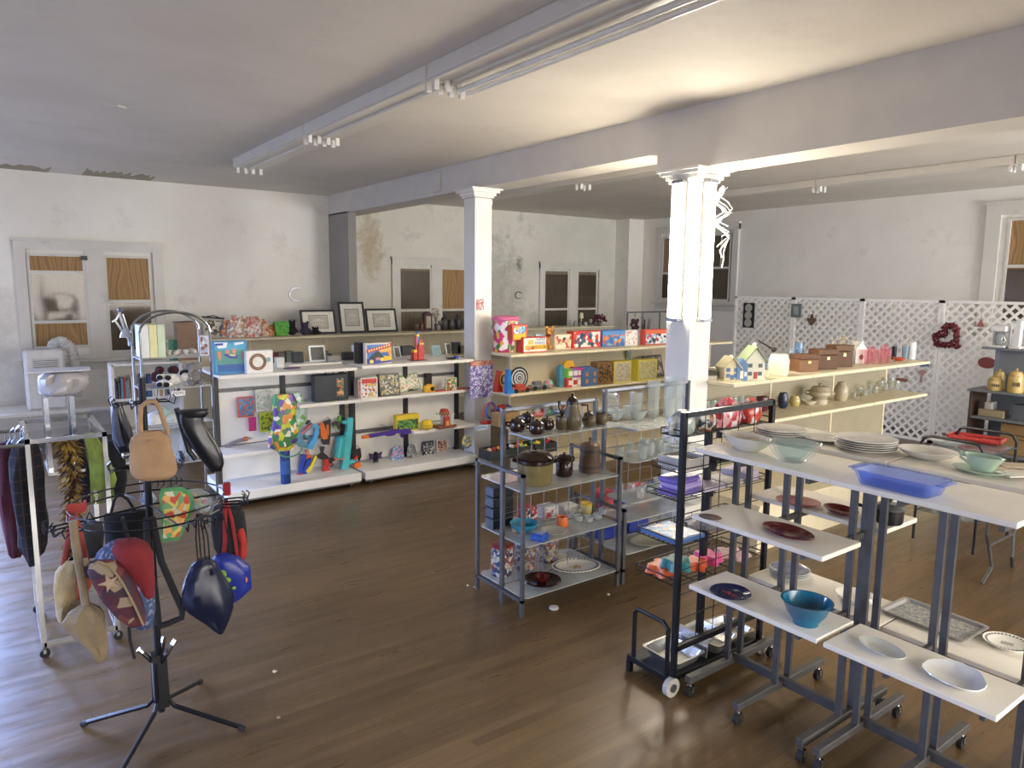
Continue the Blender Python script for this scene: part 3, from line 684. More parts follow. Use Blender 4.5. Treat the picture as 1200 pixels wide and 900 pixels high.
for z, rr, angs in ((1.72, .12, (-1.9, -1.2, -.5, 1.2, 2.0, .3)), (1.4, .14, (-1.9, -1.7, -1.5, 1.0, 1.3, 1.6))):
    b = MB(); b.ring((0, 0, z), .045, .005, 14)
    for a in angs: arm_hook(b, a, z, .03, rr)
    b.build('hook_ring', BLKMET, t)

# tables, cart
t = thing('side_table', 'low white table under the portable air conditioner by the boarded window', 'table', (-11.75, .75, 0))
b = MB(); b.box(-.38, -1.0, .52, .42, .85, .57, .006); b.build('tabletop', WHITE, t)
for x in (-.33, .37):
    for y in (-.95, .8): b = MB(); b.box(x-.02, y-.02, 0, x+.02, y+.02, .52); b.build('leg', STEEL, t)
t = thing('folding_table', 'white folding table with bent tubular legs behind the plate racks at right', 'table', (-1.45, 6.5, 0))
b = MB(); b.box(-.92, -.38, .71, .92, .38, .745, .01); b.build('tabletop', mt('#d8d4ca', .45), t)
for x in (-.72, .72):
    b = MB(); s = .1 if x < 0 else -.1
    b.tube([(x, -.3, .71), (x, -.3, .4), (x, -.24, .3), (x+s*.2, -.2, .12), (x, -.3, 0)], .014, 8); b.tube([(x, .3, .71), (x, .3, .4), (x, .24, .3), (x+s*.2, .2, .12), (x, .3, 0)], .014, 8)
    b.tube([(x, -.25, .3), (x, .25, .3)], .011, 8); b.tube([(x, -.2, .68), (x+s*3.5, 0, .7)], .008, 6); b.build('leg', DSTEEL, t)
t = thing('serving_cart', 'black tubular serving cart with two hoop ends and a glass top', 'cart', (-2.7, 7.1, 0))
for y in (-.36, .36):
    b = MB(); b.tube([(-.25, y, .03), (-.25, y, .93), (-.22, y, .985), (-.17, y, 1.0), (.17, y, 1.0), (.22, y, .985), (.25, y, .93), (.25, y, .03)], .013, 8); b.build('hoop_end', BLACK, t)
for z in (.3, .88):
    b = MB(); b.box(-.24, -.35, z, .24, .35, z+.01); b.build('glass_shelf', glass('#9fa6a4', .3), t)
    b = MB(); b.tube([(-.25, -.36, z), (-.25, .36, z)], .009, 6); b.tube([(.25, -.36, z), (.25, .36, z)], .009, 6); b.build('side_rail', BLACK, t)
t = thing('bookcase', 'low white bookcase full of upright books behind the arched rack', 'bookcase', (-10.0, 1.72, 0))
b = MB(); b.box(-.15, -.55, 0, .15, -.52, 1.3); b.box(-.15, .22, 0, .15, .25, 1.3); b.box(-.15, -.55, 0, -.13, .25, 1.3)
for z in (.05, .45, .85, 1.28): b.box(-.15, -.54, z, .15, .24, z+.025)
b.build('body', WHITE, t)
# ------------------------------------------------------------------ item helpers
class It:
    def __init__(s, name, label, cat, pxx, py, rot=None, group=None, d=0, **pl):
        s.p, s.a, s.wx, s.hz = spot(pxx, py, d, rot, **pl); s.x0, s.y0 = pxx, py
        s.name, s.label, s.cat, s.group = name, label, cat, group; s.t = None
    def c(s, x, y, dy=0): return ((x-s.x0)*s.wx, dy, (s.y0-y)*s.hz)
    def W(s, n): return n*s.wx
    def H(s, n): return n*s.hz
    def part(s, name, mb, mat, smooth=False, parent=None):
        if s.t is None: s.t = thing(s.name, s.label, s.cat, s.p, s.a, s.group)
        return mb.build(name, mat, parent or s.t, smooth)
    def one(s, mb, mat, smooth=False):
        o = mb.build(s.name, mat, None, smooth, loc=s.p, rot=s.a); return tag(o, s.label, s.cat, s.group)
PLATE = [(0, 0), (.6, 0), (.64, .2), (1, .86), (.985, 1), (.68, .5), (.6, .36), (0, .34)]
BOWL = [(0, 0), (.45, 0), (.5, .06), (.8, .45), (1, .97), (.97, 1), (.93, .97), (.74, .5), (.45, .15), (0, .12)]
CUP = [(0, 0), (.75, 0), (.9, .08), (1, .97), (.97, 1), (.92, .97), (.84, .12), (0, .1)]
GLASS_ = [(0, 0), (.8, 0), (.84, .04), (1, 1), (.95, 1), (.8, .08), (0, .07)]
CYL = [(0, 0), (.96, 0), (1, .04), (1, .97), (.97, 1), (0, 1)]
POT = [(0, 0), (.6, 0), (.85, .12), (1, .45), (.95, .72), (.7, .95), (.72, 1), (.6, 1), (.58, .9), (0, .85)]
JAR = [(0, 0), (.7, 0), (.9, .15), (1, .4), (.95, .65), (.7, .82), (.6, .86), (.62, .9), (.5, .97), (.12, 1), (0, 1)]
VASE = [(0, 0), (.7, 0), (.85, .1), (.8, .5), (.95, 1), (.88, 1), (.74, .5), (.78, .12), (0, .1)]
WINE = [(0, 0), (.7, 0), (.65, .03), (.1, .06), (.08, .4), (.6, .5), (1, .75), (.85, 1), (.78, 1), (.9, .76), (.5, .53), (0, .48)]
BOTTLE = [(0, 0), (.9, 0), (1, .05), (1, .55), (.85, .68), (.35, .8), (.32, .97), (.38, 1), (0, 1)]
def sc(prof, r, h): return [(a*r, b*h) for a, b in prof]
def ves(name, label, cat, x, y, w_, h_, prof, m, Z=None, grp=None, extra=None, n=20, sy=1, **pl):
    if Z is not None: pl['Z'] = Z
    it = It(name, label, cat, x, y, None, grp, **pl); r = it.W(w_)/2; h = it.H(h_) if h_ > 1 else h_
    b = MB(); b.lathe(sc(prof, r, h), n, 1, sy)
    if not extra: it.one(b, m, True); return it
    it.part('body', b, m, True)
    for (nm, fn, mm) in extra:
        q = MB(); fn(q, r, h); pt = it.part(nm, q, mm, True)
        if hasattr(fn, 'knob'): q = MB(); fn.knob(q, r, h); it.part('lid_knob', q, mm, True, pt)
    return it
def lidf(z, k=.25, rr=.95, knob=.18):
    f = lambda q, r, h: q.lathe([(r*rr, h*z), (r*rr*1.03, h*(z+.04)), (r*rr*.75, h*(z+k*.6)), (r*knob, h*(z+k*.75)), (0, h*(z+k*.75))], 18)
    f.knob = lambda q, r, h: q.lathe([(r*knob*.8, h*(z+k*.74)), (r*knob*.7, h*(z+k*.85)), (r*knob*1.2, h*(z+k)), (0, h*(z+k*1.1))], 14)
    return f
def handf(side=1, z0=.3, z1=.8, o=.45, t=.08): return lambda q, r, h: q.tube([(side*r*.85, 0, h*z0), (side*r*(1+o), 0, h*(z0+.05)), (side*r*(1+o*1.15), 0, h*(z0+z1)/2), (side*r*(1+o), 0, h*z1), (side*r*.85, 0, h*z1)], r*t, 7)
LAST = [None]
def pkg(name, label, cat, x, y, w_, h_, d, basec, cols, rot=PX, grp=None, seed=1, bar=None, tilt=0, scale=24, disc=None, **pl):
    it = It(name, label, cat, x, y, rot, grp, d, **pl); W, H = it.W(w_), it.H(h_)
    b = MB(); b.box(-W/2, -d/2, 0, W/2, d/2, H, .002)
    m = min(W, H)*.07; top = H-m
    b.mat(1).box(-W/2+m, -d/2-.0012, m, W/2-m, -d/2, top)
    if bar: b.mat(2).box(-W/2+m, -d/2-.002, top-H*.22, W/2-m, -d/2-.0005, top)
    if disc: b.mat(3).disc((disc[0]*W, -d/2-.002, H*disc[1]), disc[2]*min(W, H), .003); 
    ms = [mt(basec, .4), art(seed, cols, scale), mt(bar or basec, .4), mt(disc[3] if disc else basec, .4)]
    o = it.one(b, ms); LAST[0] = it
    if tilt: o.rotation_euler = (tilt, 0, it.a)
    return o
def text_on(parent, body, size, loc, rot, m):
    cu = bpy.data.curves.new('lettering', 'FONT'); cu.body = body; cu.size = size; cu.extrude = .0006; cu.align_x = 'CENTER'; cu.align_y = 'CENTER'
    o = bpy.data.objects.new('lettering', cu); C.objects.link(o)
    dg = bpy.context.evaluated_depsgraph_get(); me = bpy.data.meshes.new_from_object(o.evaluated_get(dg)); bpy.data.objects.remove(o)
    me.materials.clear(); me.materials.append(m); q = bpy.data.objects.new('lettering', me); C.objects.link(q); q.parent = parent; q.location = loc; q.rotation_euler = rot
    return q
TOPX = dict(Z=1.381); MIDB = dict(Z=1.011, cx=(-7.86, -7.48)); LOWA = dict(Z=.571, cx=(-7.86, -7.47))
RED = '#b8352c'; BLU = '#2f56a8'; YEL = '#e0b63a'; GRN = '#4f9c48'; TEAL = '#35a3a0'; ORG = '#e07433'; PUR = '#63449a'; PNK = '#d65a86'; BLK = '#1b1c20'; WHT = '#e6e3dc'; TAN = '#c2a274'; BRN = '#5d3b26'

# ------------------------------------------------------------------ white gondola, top shelf
def toys_left_gondola():
    Zt = dict(Z=1.381, cx=(-8.34, -7.47))
    o = pkg('toy_box', 'blue boxed pool toy with swimmers pictured, at the left end of the white gondola', 'toy', 271, 438, 40, 38, .1, '#2d7fae', ['#3f9fc0', '#4aa8c6'], seed=2, scale=14, **Zt)
    c_ = lambda L: [(245+x/15, 395+y/15) for x, y in L]
    picture(LAST[0], .1, [(c_([(120, 230), (660, 230), (660, 480), (150, 480)]), '#4f8f84'), (c_([(150, 480), (660, 480), (660, 610), (165, 600)]), '#2a5a9a'), (c_([(120, 95), (350, 100), (320, 190), (190, 200)]), '#e4e8ea'), (c_([(135, 110), (270, 108), (270, 145), (140, 150)]), '#2a3f9a'), (c_([(460, 110), (640, 95), (620, 130), (470, 150)]), '#e8ecec'), (c_([(260, 310), (300, 290), (350, 300), (480, 350), (510, 300), (510, 385), (380, 375)]), '#26408f'), (c_([(360, 300), (480, 310), (470, 345), (380, 335)]), '#c9c08a'), (c_(circ(340, 260, 40, 1.0)), '#b88a80'), (c_(circ(455, 250, 36, 1.3)), '#d88a7a'), (c_([(165, 250), (230, 250), (235, 350), (200, 420), (170, 330)]), '#c98a6f'), (c_([(575, 300), (650, 260), (655, 400), (610, 410)]), '#a8686a')], o)
    o = pkg('toy_box', 'white square box with a brown ring pictured, beside the blue pool toy box', 'toy', 305, 437, 31, 26, .1, WHT, [WHT, '#ece8df', '#e4dfd4'], seed=3, **Zt)
    it = It('x', '', '', 305, 437, PX, None, .1, **Zt)
    b = MB(); b.ring((-.02, -.053, it.H(13)), it.W(9), .009, 24, 'y'); b.ring((-.02, -.053, it.H(13)), it.W(7), .006, 24, 'y'); b.build('printed_ring', mt('#8a6440', .5), o); b = MB(); b.disc((it.W(10), -.051, it.H(15)), .025, .003); b.build('printed_badge', mt('#7fa9b8'), o)
    it = It('folded_mat', 'purple and grey flat folded item lying on the white top shelf', 'cloth', 342, 432, PX, **Zt); b = MB(); b.loft([(0, .09, .04), (.008, .1, .045), (.014, .08, .03)], 14, .1, 3); it.one(b, mt('#6d5a86', .8))
    b = MB(); it = It('display_board', 'long white flat board lying along the back of the white top shelf', 'board', 372, 428, PX, **Zt); b.box(-.32, .02, 0, .3, .12, .02, .004); it.one(b, WHITE)
    it = It('framed_photo', 'white easel frame with a black panel standing on the white gondola', 'picture frame', 373, 424, PX, d=.02, **Zt)
    W, H = it.W(19), it.H(19); b = MB(); b.box(-W/2, -.008, 0, W/2, .008, H, .003); it.part('frame', b, mt('#e3e6e2')); b = MB(); b.box(-W/2+.02, -.01, .02, W/2-.02, -.008, H-.02); it.part('panel', b, BLACK); b = MB(); b.box(-.01, .0, 0, .01, .07, .1); it.part('easel_leg', b, BLACK); it.t.rotation_euler = (R(-12), 0, PX)
    for i, (x, y, w_, h_, c, l) in enumerate([(350, 425, 12, 12, '#26282c', 'small black box left of the white easel frame'), (329, 431, 9, 12, '#cfd0cc', 'small white card leaning left of the black box'), (409, 423, 12, 10, '#2a2b2f', 'dark grey box between the easel frame and the game cases'), (395, 423, 20, 6, '#b6b1a6', 'stack of pale grey booklets lying on the gondola'), (424, 416, 18, 16, '#d7d4cd', 'white upright frame standing behind the game cases'), (478, 413, 12, 12, '#2e2f34', 'black box left of the red toy tower'), (490, 411, 9, 10, '#3a3537', 'dark brown box behind the red toy tower'), (387, 412, 22, 5, '#8d8a84', 'grey tray lying near the dark boxes at the back')]):
        it = It('storage_box' if i not in (3,) else 'booklet_stack', l, 'box', x, y, PX, d=.08, **Zt); b = MB(); b.box(-it.W(w_)/2, -.04, 0, it.W(w_)/2, .04, it.H(h_), .003); it.one(b, mt(c, .6))
    for i, c in enumerate((BLK, '#25303f', '#3a2f2b', '#1f2a3a', '#2b2b2e')):
        it = It('game_case', 'dark thin case number', 'case', 421+i*2.2, 427, PX, 'row of thin dark cases beside the construction toy box', d=.13, **Zt); it.label = 'thin dark plastic case in the row beside the construction toy box'
        b = MB(); b.box(-.007, -.06, 0, .007, .06, it.H(25), .001); it.one(b, mt(c, .35))
    o = pkg('toy_box', 'construction toy box with a yellow wheeled vehicle on blue, red lettering above', 'toy', 444, 427, 30, 25, .07, '#d8cfc0', ['#4a7fc0', '#3f74b8'], seed=5, scale=22, **Zt)
    c_ = lambda L: [(415+x/24, 395+y/24) for x, y in L]
    picture(LAST[0], .07, [(c_([(360, 600), (1050, 560), (1060, 720), (370, 760)]), '#33489a'), (c_([(700, 330), (1040, 270), (1050, 420), (720, 440)]), '#e0b25a'), (c_([(350, 350), (1050, 180), (1050, 290), (370, 450)]), '#b8392c')]+[(c_([(410+70*i, 355-17*i), (445+70*i, 347-17*i), (450+70*i, 400-17*i), (415+70*i, 412-17*i)]), '#ecd9a0') for i in range(9)]+[(c_([(440, 560), (620, 400), (720, 420), (820, 560), (760, 640), (480, 640)]), '#3a3a40'), (c_([(600, 580), (720, 560), (740, 640), (620, 650)]), '#c98a94'), (c_(circ(490, 680, 55)), '#e8d86a'), (c_(circ(780, 630, 55)), '#e8d86a'), (c_([(830, 540), (1060, 540), (1060, 650), (840, 680)]), '#e3b93a'), (c_(circ(1000, 450, 60)), '#d8935a')], o)
    it = It('toy_tower', 'red and yellow toy rescue tower with a blue top on the white gondola', 'toy', 489, 423, PX, **Zt); c = it.c
    b = MB(); b.box(-.1, -.07, 0, .1, .07, .015); it.part('base', b, BLACK)
    b = MB(); b.box(-.075, -.05, .015, -.02, .03, .11, .004); b.box(-.01, -.04, .015, .08, .04, .15, .005); b.prism([(-.0, .15), (.07, .15), (.055, .26), (.015, .26)], -.03, .03); b.box(-.03, -.02, .015, -.01, .01, .3, .002); it.part('tower', b, mt(RED, .35))
    [it.part('platform', MB().box(*q), mt(YEL, .35)) for q in ((-.07, -.052, .11, -.025, .03, .14, .003), (.01, -.045, .2, .075, .045, .225, .003), (-.02, -.03, .3, .02, .02, .33, .004))]
    b = MB(); b.box(-.012, -.018, .2, .012, .01, .3); b.ell((0, -.005, .345), .018); it.part('ladder', b, mt('#4a78bd', .35))
    for x, y, w_, h_, c_, l in ((467, 420, 9, 14, '#e4e4e0', 'small white easel frame with a narrow opening, left of the light blue card'), (513, 417, 12, 12, '#a9cfd8', 'light blue card standing near the right end of the gondola'), (527, 416, 8, 14, '#dcdad2', 'small white arched frame near the right end of the gondola')):
        it = It('framed_photo', l, 'picture frame', x, y, PX, d=.02, **Zt); W, H = it.W(w_), it.H(h_)
        b = MB(); b.box(-W/2, -.006, 0, W/2, .006, H, .002); b.mat(1).box(-W/2+.015, -.0075, .015, W/2-.015, -.006, H-.015); o = it.one(b, [mt(c_, .4), mt('#8fa9ad' if w_ == 12 else '#6d6a64', .5)]); o.rotation_euler = (R(-14), 0, PX+R(15))
    it = It('toy_aircraft', 'small black and blue toy aircraft lying at the right end of the gondola', 'toy', 529, 422, PX, **Zt); b = MB(); b.ell((0, 0, .025), (.08, .018, .016)); b.box(-.03, -.07, .02, .02, .07, .028, .002); b.mat(1).box(.05, -.03, .02, .09, .03, .05, .003); it.one(b, [BLACK, mt(BLU, .3)])
    # middle shelf, left unit
    it = It('carrying_case', 'black zipped carrying case with a handle and a colourful picture on its front', 'case', 389, 470, PX, d=.1, **MIDB); W, H = it.W(40), it.H(31)
    b = MB(); b.box(-W/2, -.05, 0, W/2, .05, H, .01); it.part('body', b, mt('#22252a', .35)); b = MB(); b.tube([(-.05, 0, H), (-.04, 0, H+.03), (0, 0, H+.045), (.04, 0, H+.03), (.05, 0, H)], .006, 6); it.part('handle', b, BLACK)
    b = MB(); b.box(.06, -.053, .04, .14, -.05, H-.05); it.part('picture', b, art(7, ['#2e6a5c', '#b9633a', '#22252a', '#cfa06a', '#3a8a6a'], 26))
    # low shelf, left
    it = It('toy_telescope', 'silver ribbed toy tube pointing off the left low shelf', 'toy', 277, 521, PX, **LOWA); b = MB(); b.tube([(-.12, -.06, -.02), (-.06, -.04, .03), (.03, 0, .045), (.14, .03, .055), (.24, .05, .06)], [.03, .016, .02, .02, .024], 10); b.mat(1).tube([(.08, .015, .05), (.12, .025, .052)], .026, 10); it.one(b, [mt('#a8a2ad', .3, .5), mt('#c77a3f')], True)
    ves('drink_can', 'white and black wrapped can standing on the left low shelf', 'can', 297, 513, 7, 12, CYL, mt('#cfcdd3', .3), .571); ves('drink_can', 'dark brown can at the right end of the left low shelf', 'can', 307, 514, 7, 11, CYL, mt('#3a2a26', .35), .571)
    # hanging packs, left panel
    def pack(name, label, cat, x0, x1, y0, y1, cols, basec, X=-7.84, seed=1, d=.012, scale=30, bar=None, card=True):
        it = It(name, label, cat, (x0+x1)/2, y0, PX, X=X+d); W, H = it.W(x1-x0), it.H(y1-y0)
        b = MB(); b.box(-W/2, -d/2, -H, W/2, d/2, 0, .002); b.mat(1).box(-W/2+.01, -d/2-.004, -H+.012, W/2-.01, -d/2, -.03 if bar else -.012, .002)
        if bar: b.mat(2).box(-W/2, -d/2-.002, -.03, W/2, -d/2, 0)
        b.mat(0).tube([(0, d/2, -.012), (0, d/2+.035, -.012)], .003, 5)
        it.one(b, [mt(basec, .4), art(seed, cols, scale), mt(bar or basec)]); return it
    pack('toy_pack', 'orange and blue carded toy hanging on the left white panel', 'toy', 278, 297, 465, 489, ['#4a7fa8', '#3f6f98', '#c9553a', '#5a8fb0'], '#d0562f', seed=11, X=-7.82)
    pack('toy_pack', 'bright magenta card hanging below the orange toy pack', 'toy', 291, 300, 489, 505, ['#c42f7a', '#b52a70'], '#b9286e', seed=12, X=-7.8)
    pack('toy_pack', 'clear bag of pale green toys hanging left of the coloured backpack', 'toy', 299, 320, 456, 482, ['#c9c9bd', '#b9b8ae', '#9fae92', '#d5d2c8'], '#cfccc2', seed=13, X=-7.82)
    pack('toy_pack', 'lime green and black carded toy beside the magenta card', 'toy', 304, 320, 483, 506, ['#a3b52f', '#8fa024', '#4a4a20'], '#a8b836', seed=14, X=-7.81)
    it = It('toy_backpack', 'large orange, purple and green patterned toy pack hanging in front of the panel gap', 'toy', 332, 462, PX, X=-7.38); c = it.c
    b = MB(); b.loft([(it.H(-66), it.W(9), .03, it.W(-2)), (it.H(-60), it.W(16), .06, it.W(-4)), (it.H(-45), it.W(18), .07, 0), (it.H(-28), it.W(13), .06, 0), (it.H(-10), it.W(15), .06, it.W(2)), (0, it.W(12), .03, 0)], 20, .08, 2); it.part('body', b, art(15, ['#d88a3a', '#5d3f8c', '#3d8f5a', '#c6c93a', '#4a7c4a', '#e6dfd0'], 11), True)
    b = MB(); b.ring((it.W(5), -.02, it.H(-66)), it.W(14), .009, 20, 'y', 1, .6); it.part('float_ring', b, mt('#4f8f7a', .4), True)
    it = It('toy_pack', 'mint and white drawstring swim bag hanging right of the patterned pack', 'bag', 346, 460, PX, X=-7.7); b = MB(); b.loft([(it.H(-42), it.W(6), .02), (it.H(-34), it.W(13), .05), (it.H(-15), it.W(14), .05), (0, it.W(6), .02)], 18, .06, 5); it.one(b, art(16, ['#bcd3c6', '#a9c8b8', '#7fa65a', '#dfe5dc'], 18), True)
    ves('water_bottle', 'tall dark blue bottle standing in the gap between the white panels', 'bottle', 335, 566, 12, 38, CYL, mt('#1f3f7a', .3), .17, extra=[('label_band', lambda q, r, h: q.lathe([(r*1.02, h*.3), (r*1.02, h*.7)], 16), mt('#2f5a9a'))])

def poly_toy(label, X, cr, parts, name='toy_blaster', group=None, rot=PX, Xh=.03):
    """hanging moulded toy: parts given as outlines over the panel it hangs on, each with its own real thickness"""
    x0, y0, k = cr; cv = lambda q: (x0+q[0]/k, y0+q[1]/k)
    top = min((cv(q) for p in parts for q in p[1]), key=lambda q: q[1]); it = It(name, label, 'toy', top[0], top[1], rot, group, X=X)
    for i, (nm, poly, th, col) in enumerate(parts):
        b = MB(); pts = [it.c(*cv(q)) for q in poly]; b.prism([(q[0], q[2]) for q in pts], -th/2-.001*i, th/2+.001*i); it.part(nm, b, mt(col, .35))
    b = MB(); b.tube([(0, 0, -.01), (0, .03, .006), (0, abs(X+7.87)-.0, .006)], .003, 5); it.part('peg_hook', b, STEEL)
    return it
CR = (340, 480, 1)
poly_toy('light blue and pink toy blaster hanging beside the mint swim bag', -7.76, CR, [('body', [(24, 16), (34, 21), (30, 38), (24, 48), (17, 46), (19, 42), (27, 33), (29, 24), (25, 20)], .06, '#4f9fd0'), ('frame', [(10, 27), (24, 18), (28, 21), (22, 24), (13, 30), (14, 36), (20, 41), (17, 45), (10, 43), (8, 38)], .04, '#5f8fa0'), ('barrel', [(11, 27), (24, 17), (25, 19), (12, 29)], .05, '#c96a66'), ('strut', [(16, 29), (23, 34), (22, 36), (15, 31)], .03, '#3f8f9a'), ('muzzle', [(16, 48), (20, 48), (21, 52), (17, 52)], .04, '#d98a78'), ('grip', [(10, 16), (14, 10), (24, 14), (19, 18), (15, 15), (12, 19)], .025, '#2a2a2e')])
poly_toy('orange and black toy blaster hanging above the red one', -7.78, CR, [('body', [(34, 15), (38, 14), (42, 26), (43, 33), (38, 34), (35, 30)], .05, '#e0702a'), ('grip', [(39, 13), (47, 11), (46, 32), (44, 40), (38, 40), (36, 34), (42, 34), (42, 24)], .04, '#25262e'), ('dart', [(41, 17), (44, 17), (44, 29), (42, 29)], .05, '#c96a3a'), ('muzzle', [(44, 34), (46, 33), (45.5, 41), (43.5, 41)], .03, '#d8705a')])
poly_toy('large turquoise toy blaster hanging at the right end of the left unit', -7.72, CR, [('body', [(66, 10), (73, 10), (72, 24), (70, 42), (66, 70), (58, 69), (61, 52), (63, 34), (66, 20)], .06, '#4fbcc0'), ('barrel', [(60, 13), (67, 12), (66, 16), (61, 16)], .03, '#45aeb4'), ('magazine', [(55, 31), (64, 30), (60, 57), (50, 54)], .07, '#3aa0a8'), ('magazine_rib', [(57, 33), (59, 33), (55, 55), (53, 54)], .08, '#57c4c6'), ('muzzle', [(50, 54), (62, 55), (61, 58), (50, 56)], .06, '#d9682f'), ('stock', [(67, 60), (76, 59), (77, 62), (67, 65)], .04, '#4ab4ba')])
poly_toy('blue and yellow toy blaster with orange tip on the lower rail', -7.78, CR, [('body', [(13, 53), (18, 53), (18, 57), (14, 66), (14, 74), (9, 74), (11, 62)], .05, '#2340a0'), ('barrel', [(29, 55), (31, 57), (24, 72), (19, 75), (17, 72), (23, 66)], .05, '#e0cf3f'), ('grip', [(18, 60), (25, 58), (20, 68), (19, 80), (15, 83), (14, 72)], .04, '#2340a0'), ('trigger', [(18, 53), (24, 54), (25, 57), (19, 58)], .04, '#c9582f'), ('muzzle', [(8, 74), (13, 75), (11, 83), (8, 82)], .05, '#d9512a')])
poly_toy('red and black toy blaster on the lower rail', -7.78, CR, [('body', [(39, 58), (44, 59), (44, 70), (46, 72), (44, 77), (37, 76), (37, 70), (39, 66)], .05, '#c9302a'), ('grip', [(35, 43), (40, 44), (38, 50), (44, 56), (46, 60), (40, 60), (33, 57), (31, 54), (36, 51)], .04, '#2a2024'), ('stock', [(44, 60), (52, 58), (53, 61), (48, 63), (50, 66), (47, 69), (44, 66)], .035, '#26262a'), ('trigger', [(45, 64), (48, 65), (47, 67), (45, 67)], .04, '#c94a3a')])
poly_toy('small orange and red toy pistol poking out beside the turquoise blaster', -7.7, CR, [('body', [(74, 57), (79, 50), (80, 53), (76, 59)], .03, '#c9382a'), ('grip', [(72, 48), (82, 45), (83, 55), (80, 60), (78, 52), (73, 52)], .03, '#2a2226'), ('muzzle', [(75, 62), (81, 61), (82, 66), (78, 69), (74, 66)], .04, '#e0702a')])
poly_toy('small green and purple toy blaster left of the turquoise one', -7.8, CR, [('body', [(56, 8), (59, 6), (60, 15), (57, 16), (55, 12)], .03, '#5a9a3f'), ('grip', [(49, 14), (55, 13), (58, 20), (59, 25), (55, 22), (50, 18)], .03, '#4a2f3f'), ('muzzle', [(50, 17), (53, 18), (54, 21), (51, 20)], .035, '#7ab03a')])
CR2 = (380, 340, 3.6)
poly_toy('long purple toy rifle with orange tip across the right unit', -7.52, CR2, [('body', [(186, 596), (250, 592), (300, 590), (362, 592), (366, 612), (330, 614), (322, 606), (300, 604), (290, 612), (262, 612), (256, 606), (190, 610)], .05, '#4b2f86'), ('sight', [(268, 590), (290, 587), (312, 588), (314, 592), (268, 594)], .02, '#3a2470'), ('grip', [(318, 612), (332, 612), (336, 626), (326, 626)], .03, '#3d2770'), ('muzzle', [(162, 598), (188, 597), (188, 610), (162, 610)], .04, '#e0702a')], Xh=.3)
def picture(it, d, items, o):
    b = MB(); cols = []
    for poly, col in items:
        if col not in cols: cols.append(col)
        pts = [it.c(*q) for q in poly]; b.mat(cols.index(col)); n_ = items.index((poly, col)); b.prism([(q[0], q[2]) for q in pts], -d/2-.0022-.0004*n_, -d/2-.0008)
    return b.build('printed_picture', [mt(c, .35, 0, .03) for c in cols], o)
def circ(x, y, r, sy=1, n=12): return [(x+r*math.cos(2*PI*k/n), y+r*sy*math.sin(2*PI*k/n)) for k in range(n)]
